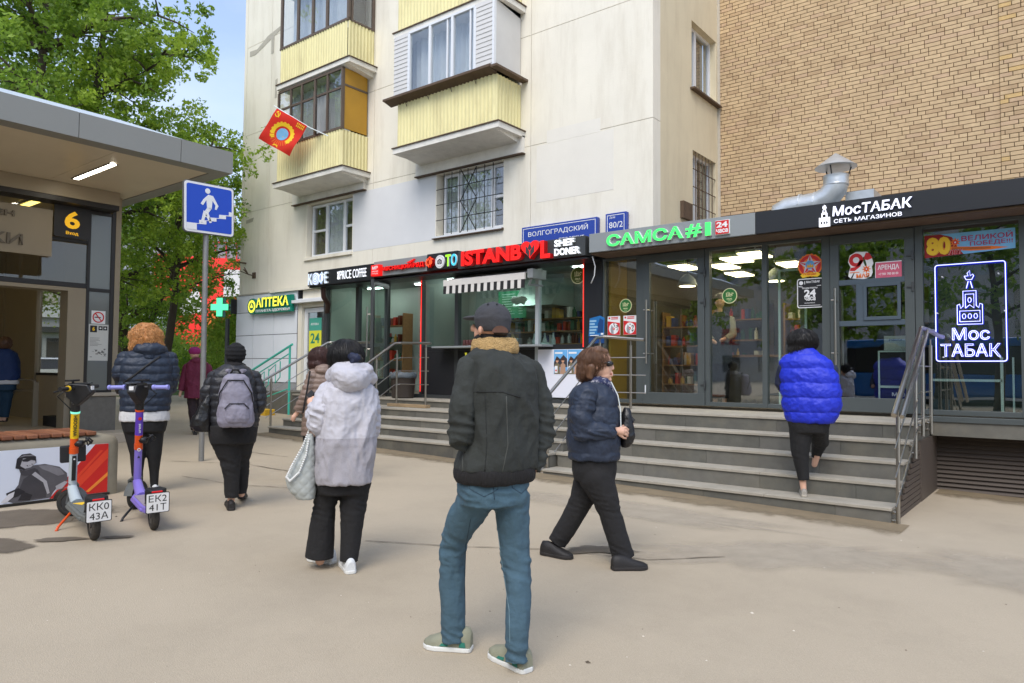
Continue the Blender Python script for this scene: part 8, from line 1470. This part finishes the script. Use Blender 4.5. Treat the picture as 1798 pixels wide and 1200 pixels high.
# person in the blue gilet
F_ = Fig('vest', 'person in a bright blue padded gilet climbing the stairs to the tobacco shop', m_skin2, .009); D = F_.D
m_bl = cloth('royal_blue_gilet', (22, 44, 190), .55, .1, 60, var=.08)
jk = F_.garment('gilet', D['vest'], m_bl, F_.root, .0095, 5, [quilt(.155, .02, .006, 3, .03), wrinkles(.004, (9, 9, 8), 7)]); [F_.organic('sleeve', [q_], m_dnavy, F_.root, .009, 4, wrinkles(.005, (14, 14, 12), 1), flat=True) for q_ in D['sleeve']]; F_.organic('leggings', D['leggings'], cloth('black_leggings', (22, 22, 24)), F_.root, .009, 6, creases(.005, ((.45, .1),), 2), flat=True)
hr_ = F_.organic('hair', D['hair'], m_hairblk, F_.root, .009, 3, lambda P, N: .010*noise3(P, 22)); F_.strands('hair_strands', D['hair'], 1100, .17, m_hairblk, .007, .0017, 3, .3, hr_); F_.shoes(M('grey_trainer', (150, 144, 134), .7, var=.15, vs=14), M('pale_sole', (168, 160, 146), .7), .044, .085)
# metro and bakery figures
F_ = Fig('metro', 'person in a blue jacket with a pale shirt hem going down into the metro hall', m_skin2, .011); D = F_.D
F_.garment('jacket', D['jacket'], cloth('mid_blue_jacket', (24, 50, 98), .7), F_.root, .012, 5, wrinkles(.008, (8, 8, 6), 2)); F_.organic('shirt_hem', D['shirt'], MATS['white_cotton'], F_.root, .011, 4); F_.organic('trousers', D['trousers'], cloth('petrol_trousers', (24, 56, 78), .8), F_.root, .011, 5, wrinkles(.005, (8, 8, 6), 4), flat=True); hr_ = F_.organic('hair', D['hair'], m_hairbrn, F_.root, .010, 3, lambda P, N: .008*noise3(P, 26)); F_.strands('hair_strands', D['hair'], 160, .14, m_hairbrn, .005, .004, 9, .2, hr_); F_.shoes(m_shoeB, m_soleB, .045, .085)
F_ = Fig('worker', 'person in a dark apron and pale sleeves working behind the narrow bakery window', m_skin2, .011); D = F_.D
F_.organic('apron', D['vest'], cloth('dark_apron', (34, 40, 36), .85), F_.root, .012, 5, wrinkles(.006, (8, 8, 6), 2)); [F_.organic('sleeve', [q_], cloth('pale_sleeve', (150, 150, 132), .85), F_.root, .010, 4, wrinkles(.006, (12, 12, 12), 2), flat=True) for q_ in D['sleeve']]; F_.organic('trousers', D['trousers'], m_blackcl, F_.root, .012, 4, flat=True); F_.organic('hair', D['hair'], m_hairblk, F_.root, .011, 3); F_.shoes(m_shoeB, m_soleB, .045, .085)
# ------------------------------------------------------------------ trees, shrubs, far buildings, cars
def leafmat(name, c, c2):
    if name in MATS: return MATS[name]
    m = bpy.data.materials.new(name); m.use_nodes = True; nt = m.node_tree; n = nt.nodes; l = nt.links; b = n['Principled BSDF']
    at = n.new('ShaderNodeAttribute'); at.attribute_name = 'tone'; rp = n.new('ShaderNodeValToRGB'); rp.color_ramp.elements[0].color = lin(c); rp.color_ramp.elements[1].color = lin(c2); l.new(at.outputs['Fac'], rp.inputs[0]); l.new(rp.outputs[0], b.inputs['Base Color'])
    b.inputs['Roughness'].default_value = .55; tr = n.new('ShaderNodeBsdfTranslucent'); l.new(rp.outputs[0], tr.inputs[0]); mx = n.new('ShaderNodeMixShader'); mx.inputs[0].default_value = .5; l.new(b.outputs[0], mx.inputs[1]); l.new(tr.outputs[0], mx.inputs[2]); l.new(mx.outputs[0], n['Material Output'].inputs[0]); MATS[name] = m; return m
m_bark = M('tree_bark', (74, 64, 52), .9, var=.25, vs=10, bump=.5, bs=30, stretch=(1, 1, .3))
m_leafA = leafmat('fresh_leaves', (92, 130, 32), (190, 214, 78)); m_leafB = leafmat('dark_leaves', (72, 108, 30), (158, 188, 64)); m_leafC = leafmat('bush_leaves', (96, 136, 38), (184, 208, 84))
def leaves(centres, n, spread, size, seed, name, parent, mat, kind=None, flat=.8):
    r_ = np.random.default_rng(seed); C_ = np.array(centres); idx = r_.integers(0, len(C_), n); d = r_.normal(size=(n, 3)); d /= np.linalg.norm(d, axis=1)[:, None]; d *= (r_.random(n)**.45)[:, None]; P = C_[idx, :3]+d*C_[idx, 3:4]*spread*np.array([1, 1, flat])
    a = r_.normal(size=(n, 3)); a /= np.linalg.norm(a, axis=1)[:, None]; b = r_.normal(size=(n, 3)); b -= a*(a*b).sum(1)[:, None]; b /= np.linalg.norm(b, axis=1)[:, None]
    s_ = size*(.6+.8*r_.random(n))[:, None]; V = np.empty((n, 4, 3)); nn = np.cross(a, b); V[:, 0] = P-a*s_; V[:, 1] = P-b*s_*.55+nn*s_*.18; V[:, 2] = P+a*s_; V[:, 3] = P+b*s_*.55+nn*s_*.18
    org = np.array(ORG[parent.name]); me = bpy.data.meshes.new(name); me.vertices.add(4*n); me.vertices.foreach_set('co', (V-org).reshape(-1)); me.loops.add(4*n); me.polygons.add(n); me.loops.foreach_set('vertex_index', np.arange(4*n, dtype=np.int32)); me.polygons.foreach_set('loop_start', np.arange(0, 4*n, 4, dtype=np.int32)); me.polygons.foreach_set('loop_total', np.full(n, 4, dtype=np.int32))
    tn = np.clip(.5*r_.random(len(C_))[idx]+.5*r_.random(n), 0, 1); at = me.attributes.new('tone', 'FLOAT', 'FACE'); at.data.foreach_set('value', tn.astype(np.float32)); me.update(calc_edges=True); me.materials.append(mat)
    o = bpy.data.objects.new(name, me); COL.objects.link(o); o.parent = parent; ORG[o.name] = ORG[parent.name]
    if kind: o['kind'] = kind
    return o
def tree(label, x, y, h, crown, nleaf, leaf, seed, mat, lean=(0, 0), r0=.22, fork=.35, zc=.3, group=None, nl=9, limbs=True):
    z = gz(x); o = thing('broadleaf_tree', label, 'tree', (x, y, z), group); r_ = random.Random(seed); T = MB(m_bark); tp = []
    for k in range(9):
        t = k/8; tp.append(Vector((x+lean[0]*t+.18*math.sin(t*5+seed), y+lean[1]*t+.18*math.cos(t*4+seed), z+h*.92*t)))
    T.tube([tuple(p) for p in tp], [r0*(1-.85*k/8) for k in range(9)], 10); T.build('trunk', o, smooth=True)
    C_ = []; Lb = MB(m_bark)
    for k in range(nl):
        t = zc+(1-zc)*(k+.5)/nl; p = tp[min(8, int(t*8))]; a = k*2.4+seed; L = crown*(1.05-.65*abs(t-.5)*1.6)*r_.uniform(.75, 1.1); q = p; pts = [q]
        for j in range(4):
            q = q+Vector((math.cos(a)*L/4, math.sin(a)*L/4, L/4*(.55-.12*j)+r_.uniform(-.1, .1)*L*.3)); a += r_.uniform(-.5, .5); pts.append(q)
            C_.append((q.x, q.y, q.z, L*.34))
            for _ in range(2):
                b = a+r_.choice((-1, 1))*r_.uniform(.6, 1.3); e = q+Vector((math.cos(b)*L*.33, math.sin(b)*L*.33, r_.uniform(-.1, .28)*L)); C_.append((e.x, e.y, e.z, L*.27)); Lb.tube([tuple(q), tuple(q.lerp(e, .5)+Vector((0, 0, .05))), tuple(e)], [r0*.14, r0*.09, .008], 5)
        Lb.tube([tuple(v_) for v_ in pts], [r0*.42, r0*.3, r0*.22, r0*.14, .012], 7)
    C_.append((tp[-1].x, tp[-1].y, tp[-1].z, crown*.3)); C_ = [(c[0]+r_.gauss(0, .55)*c[3], c[1]+r_.gauss(0, .55)*c[3], c[2]+r_.gauss(0, .5)*c[3], c[3]*r_.uniform(.28, .5)) for c in C_ for _ in range(4)]; Lb.build('limbs', o, smooth=True); leaves(C_, nleaf, 1.0, leaf, seed, 'crown', o, mat); return o
def far(d, e): return (d[0]*e, d[1]*e)
tree('tall fresh green tree rising behind the left end of the canopy', *far((-.955, .298), 21), 13, 3.6, 34000, .062, 3, m_leafB, r0=.24, zc=.36, nl=12)
tree('tall fresh green tree rising over the middle of the canopy', *far((-.932, .362), 23), 13.5, 3.6, 42000, .064, 8, m_leafA, r0=.26, zc=.33, nl=13)
tree('bushy green tree beside the right end of the canopy', *far((-.903, .43), 25), 9.2, 2.7, 19000, .06, 5, m_leafA, r0=.16, zc=.5, lean=(.0, .5), nl=11)
tree('low spreading tree between the pavilion and the blue sign', *far((-.922, .387), 30), 8.0, 3.6, 26000, .066, 12, m_leafB, r0=.24, zc=.3, nl=9)
tree('leaning dark limbed tree in front of the red billboard', *far((-.916, .40), 28), 7.6, 3.2, 2600, .055, 15, m_leafA, r0=.15, zc=.35, lean=(.8, 1.9), nl=8)
def shrub(label, x, y, r, h, n, seed, mat, size=.07):
    z = gz(x); o = thing('green_shrub', label, 'shrub', (x, y, z)); r_ = random.Random(seed); C_ = [(x+r_.uniform(-r, r), y+r_.uniform(-r, r), z+r_.uniform(.25, .95)*h, r*.55) for _ in range(16)]; S_ = MB(m_bark)
    for c in C_: S_.tube([(x+(c[0]-x)*.2, y+(c[1]-y)*.2, z), ((x+c[0])/2, (y+c[1])/2, z+(c[2]-z)*.6), c[:3]], [.02, .014, .005], 5)
    S_.build('stems', o, smooth=True); leaves(C_, n, 1.0, size, seed, 'leaves', o, mat); return o
shrub('bright green shrub beside the left corner of the pharmacy', *far((-.862, .508), 27), 1.5, 3.6, 9000, 3, m_leafC); shrub('light green shrub behind the maroon coat', *far((-.882, .472), 33), 1.7, 2.7, 7000, 4, m_leafC); shrub('low green shrub beyond the curly haired person', *far((-.9, .437), 34), 1.5, 2.2, 5000, 6, m_leafC)
# red billboard building beyond the trees
m_bbred = M('billboard_red', (222, 44, 36), .55, var=.15, vs=.4, emit=.25); m_bbw = M('billboard_white', (232, 226, 222), .6, var=.05); m_bbo = M('billboard_orange', (240, 120, 50), .6, var=.15)
dx, dy = -.878, .479; P0 = Vector((dx*70, dy*70, 0)); X_ = Vector((.479, .878, 0)); o = thing('red_billboard_building', 'shop building covered by a huge red billboard glimpsed through the trees', 'building', tuple(P0)); fb2 = (P0, X_, Vector((0, 0, 1)), Vector((.878, -.479, 0)))
bf = lambda m_: MB(m_, fb2)
bf(M('grey_block', (150, 152, 156), .8, var=.06)).box(-9, 8, 0, 14.2, -12, -.3).build('wall', o); bf(m_bbred).rect(-4.5, 1.8, 3.9, 11.5, -.3, .3).build('red_panel', o); t = bf(m_bbw); t.rect(1.2, 8, 3.6, 10.5, .01, .02).rect(-4.2, 2.2, -1, 3.2, .01, .02).poly([(-3, 6), (-1, 9), (-.4, 6.5)], .01, .02); t.use(m_bbo); t.poly([(-1, 2), (.6, 2), (.9, 7), (-.2, 6)], .01, .02).poly([(1.5, 4), (3, 3.6), (3.2, 6), (2, 6.4)], .01, .02); t.build('graphics', o)
t = bf(m_red)
for k in range(6): t.box(-.5+k*.9, -.4+k*.9, 11.5, 13.0, -.2, -.1)
t.box(-.5, 4.1, 12.9, 13.0, -.2, -.1).build('roof_frame', o); t = bf(m_bbw); t.text('РАСПРОДАЖА', -4, 2.3, 5, .8, .03); t.build('lettering', o)
# pale low building and parked cars to the left
P0 = Vector((-.917*62, .4*62, .4)); o = thing('low_grey_building', 'low pale grey building with blinds behind the parked cars', 'building', tuple(P0)); fb3 = (P0, Vector((.4, .917, 0)), Vector((0, 0, 1)), Vector((.917, -.4, 0)))
MB(M('pale_block', (176, 178, 178), .8, var=.05), fb3).box(-9, 2.8, 0, 5.2, -10, 0).build('wall', o); t = MB(m_dark2, fb3); t.box(-9.2, 3, 3.6, 4.0, 0, .5).build('canopy', o); MB(M('pale_slab', (206, 208, 210), .7, var=.03), fb3).box(-9.3, 3.1, 4.7, 5.6, -10.2, .3).build('parapet', o)
for k in range(7): f_ = MB(m_dark2, fb3).box(-8.6+k*1.6, -7.3+k*1.6, 1.0, 3.2, 0, .05).build('window', o); MB(m_winglass, fb3).box(-8.5+k*1.6, -7.4+k*1.6, 1.1, 3.1, .051, .06).build('pane', f_)
P0 = Vector((-.955*95, .298*95, .4)); o = thing('distant_tower_block', 'pale distant tower block seen through the metro hall window', 'building', tuple(P0)); fb4 = (P0, Vector((.298, .955, 0)), Vector((0, 0, 1)), Vector((.955, -.298, 0))); MB(M('tower_block_wall', (190, 184, 170), .8, var=.05), fb4).box(-14, 22, 0, 22, -10, 0).build('wall', o)
wd = None
for i in range(11):
    for j in range(7):
        if wd is None: wd = MB(m_winglass, fb4).box(-13, -11.4, 1.6, 3.2, .0, .05).build('window', o)
        else: q = fb4[1]*(i*3.2)+Vector((0, 0, j*2.9)); share(wd, 'window', o, q)
P0 = Vector((-.93*90, .366*90, .4))
t = thing('blue_banner_stand', 'tall blue banner stand by the car park', 'banner', (-.958*44, .287*44, .45)); MB(M('banner_blue', (52, 124, 196), .6, var=.08)).box(-.958*44-.1, -.958*44+.1, .287*44-.7, .287*44+.7, .5, 4.2).build('panel', t); MB(m_wp).box(-.958*44+.101, -.958*44+.11, .287*44-.4, .287*44+.4, 3.0, 3.5).build('lettering', t)
def car(label, x, y, ang, col, seed):
    z = .44; o = thing('parked_car', label, 'car', (x, y, z), 'cars parked beyond the lawn'); X1 = Vector((math.cos(ang), math.sin(ang), 0)); Y1 = Vector((-X1.y, X1.x, 0)); F = (Vector((x, y, z)), X1, Y1, Vector((0, 0, 1))); body = M('car_paint_%d' % seed, col, .25, var=.02, coat=1.0, spec=.6)
    sec = [(-2.1, .45, .82, .72), (-2.05, .3, .95, .8), (-1.5, .2, 1.0, .86), (-.5, .2, .95, .87), (.7, .2, .95, .87), (1.5, .22, .88, .84), (2.05, .3, .72, .76), (2.12, .4, .6, .66)]
    b = MB(body, F); vs_ = []; n = 8
    for sx, zl, zh, hw in sec: vs_ += [(sx, -hw*.92, zl), (sx, -hw, zl+.15), (sx, -hw, zh-.1), (sx, -hw*.9, zh), (sx, hw*.9, zh), (sx, hw, zh-.1), (sx, hw, zl+.15), (sx, hw*.92, zl)]
    m_ = len(sec); b.add(vs_, [(i*n+k, i*n+(k+1) % n, (i+1)*n+(k+1) % n, (i+1)*n+k) for i in range(m_-1) for k in range(n)]+[tuple(range(n)), tuple((m_-1)*n+k for k in range(n))]); b.build('body', o, smooth=True, sharp=35)
    g_ = MB(m_vend, F); g_.add([(-2.0, -.7, .95), (-2.0, .7, .95), (-1.35, .58, 1.4), (-1.35, -.58, 1.4), (.95, -.72, .93), (.95, .72, .93), (.25, .58, 1.42), (.25, -.58, 1.42)], [(0, 1, 2, 3), (4, 7, 6, 5), (0, 3, 7, 4), (1, 5, 6, 2)]); g_.build('windows', o); MB(body, F).add([(-1.4, -.6, 1.4), (-1.4, .6, 1.4), (.3, .6, 1.42), (.3, -.6, 1.42), (-1.2, -.5, 1.47), (-1.2, .5, 1.47), (.1, .5, 1.48), (.1, -.5, 1.48)], [(4, 5, 6, 7), (0, 1, 5, 4), (1, 2, 6, 5), (2, 3, 7, 6), (3, 0, 4, 7)]).build('roof', o)
    for sx in (-1.3, 1.35):
        for sy in (-.8, .8): w = MB(m_tyre, F).lathe([(.3, sy-.1), (.33, sy-.07), (.33, sy+.07), (.3, sy+.1)], (sx, 0, .33), 18, 'y').build('wheel', o); MB(m_steel, F).lathe([(.2, sy-.108), (.2, sy+.108)], (sx, 0, .33), 14, 'y').build('rim', w)
    for sy in (-.62, .62): MB(m_redl, F).box(-2.13, -2.0, sy-.13, sy+.13, .68, .9).build('tail_light', o); MB(m_wp, F).box(2.0, 2.13, sy-.14, sy+.14, .55, .7).build('headlight', o)
car('white hatchback parked facing away beyond the hall window', -.948*40, .316*40, R(165), (214, 216, 218), 1); car('white car parked left of the curly haired person', -.918*44, .396*44, R(110), (206, 206, 206), 2); car('grey car parked beyond the light green shrub', -.893*47, .449*47, R(112), (132, 138, 144), 3); car('silver car parked behind the shrub by the pharmacy corner', -.873*48, .488*48, R(110), (176, 178, 180), 4)
# opposite side of the street, behind the viewer: what the shop windows mirror
for k, (x, y, h, c) in enumerate(((-15, -12, 10, 3.4), (-8.5, -13.5, 9, 3.2), (-2.5, -12.5, 10.5, 3.4), (4, -13.5, 9.5, 3.4), (11, -12, 10, 3.5), (18, -13, 9, 3.2))):
    tree(['loose green street tree opposite, far left of the row', 'loose green street tree opposite, second in the row', 'tall street tree opposite, third in the row', 'street tree opposite, fourth in the row', 'street tree opposite, fifth in the row', 'street tree opposite at the end of the row'][k], x, y, h, c, 7000, .13, 30+k, m_leafB, r0=.2, zc=.34, group='street trees opposite', nl=8)
o = thing('opposite_block', 'long pale apartment block across the street behind the viewer', 'building', (0, -52, 0)); MB(M('opposite_wall', (166, 162, 158), .8, var=.06, vs=.3)).box(-60, 50, -62, -52, -.3, 15).build('wall', o); wd = None
for i in range(30):
    for j in range(5):
        if wd is None: wd = MB(m_winglass).box(-58, -56.2, -52, -51.95, 1.5, 3.2).build('window', o)
        else: share(wd, 'window', o, Vector((i*3.6, 0, j*2.8)))
lp = thing('street_lamp', 'grey street lamp with one arm across the street', 'lamp', (-1.5, -15.5, 0)); MB(m_pole).tube([(-1.5, -15.5, 0), (-1.5, -15.5, 8), (-1.5, -15.0, 8.5), (-1.5, -13.8, 8.7)], [.1, .07, .06, .05], 10).build('pole', lp, smooth=True); MB(m_pole).box(-1.65, -1.35, -13.9, -13.1, 8.62, 8.74).build('lamp_head', lp)
bu = thing('blue_bus', 'blue city bus standing at the kerb across the street', 'bus', (-3, -18, .1)); MB(M('bus_blue', (30, 110, 190), .3, var=.03, coat=.6)).box(-9, 3, -20.2, -17.7, .4, 1.5).box(-9, 3, -20.2, -17.7, 2.7, 3.1).build('body', bu, bevel=.1); MB(m_vend).box(-8.95, 2.95, -20.15, -17.75, 1.5, 2.7).build('windows', bu)
for x in (-7, 0.8): MB(m_tyre).lathe([(.48, -17.75), (.48, -17.65)], (x, 0, .5), 18, 'y').build('wheel', bu)
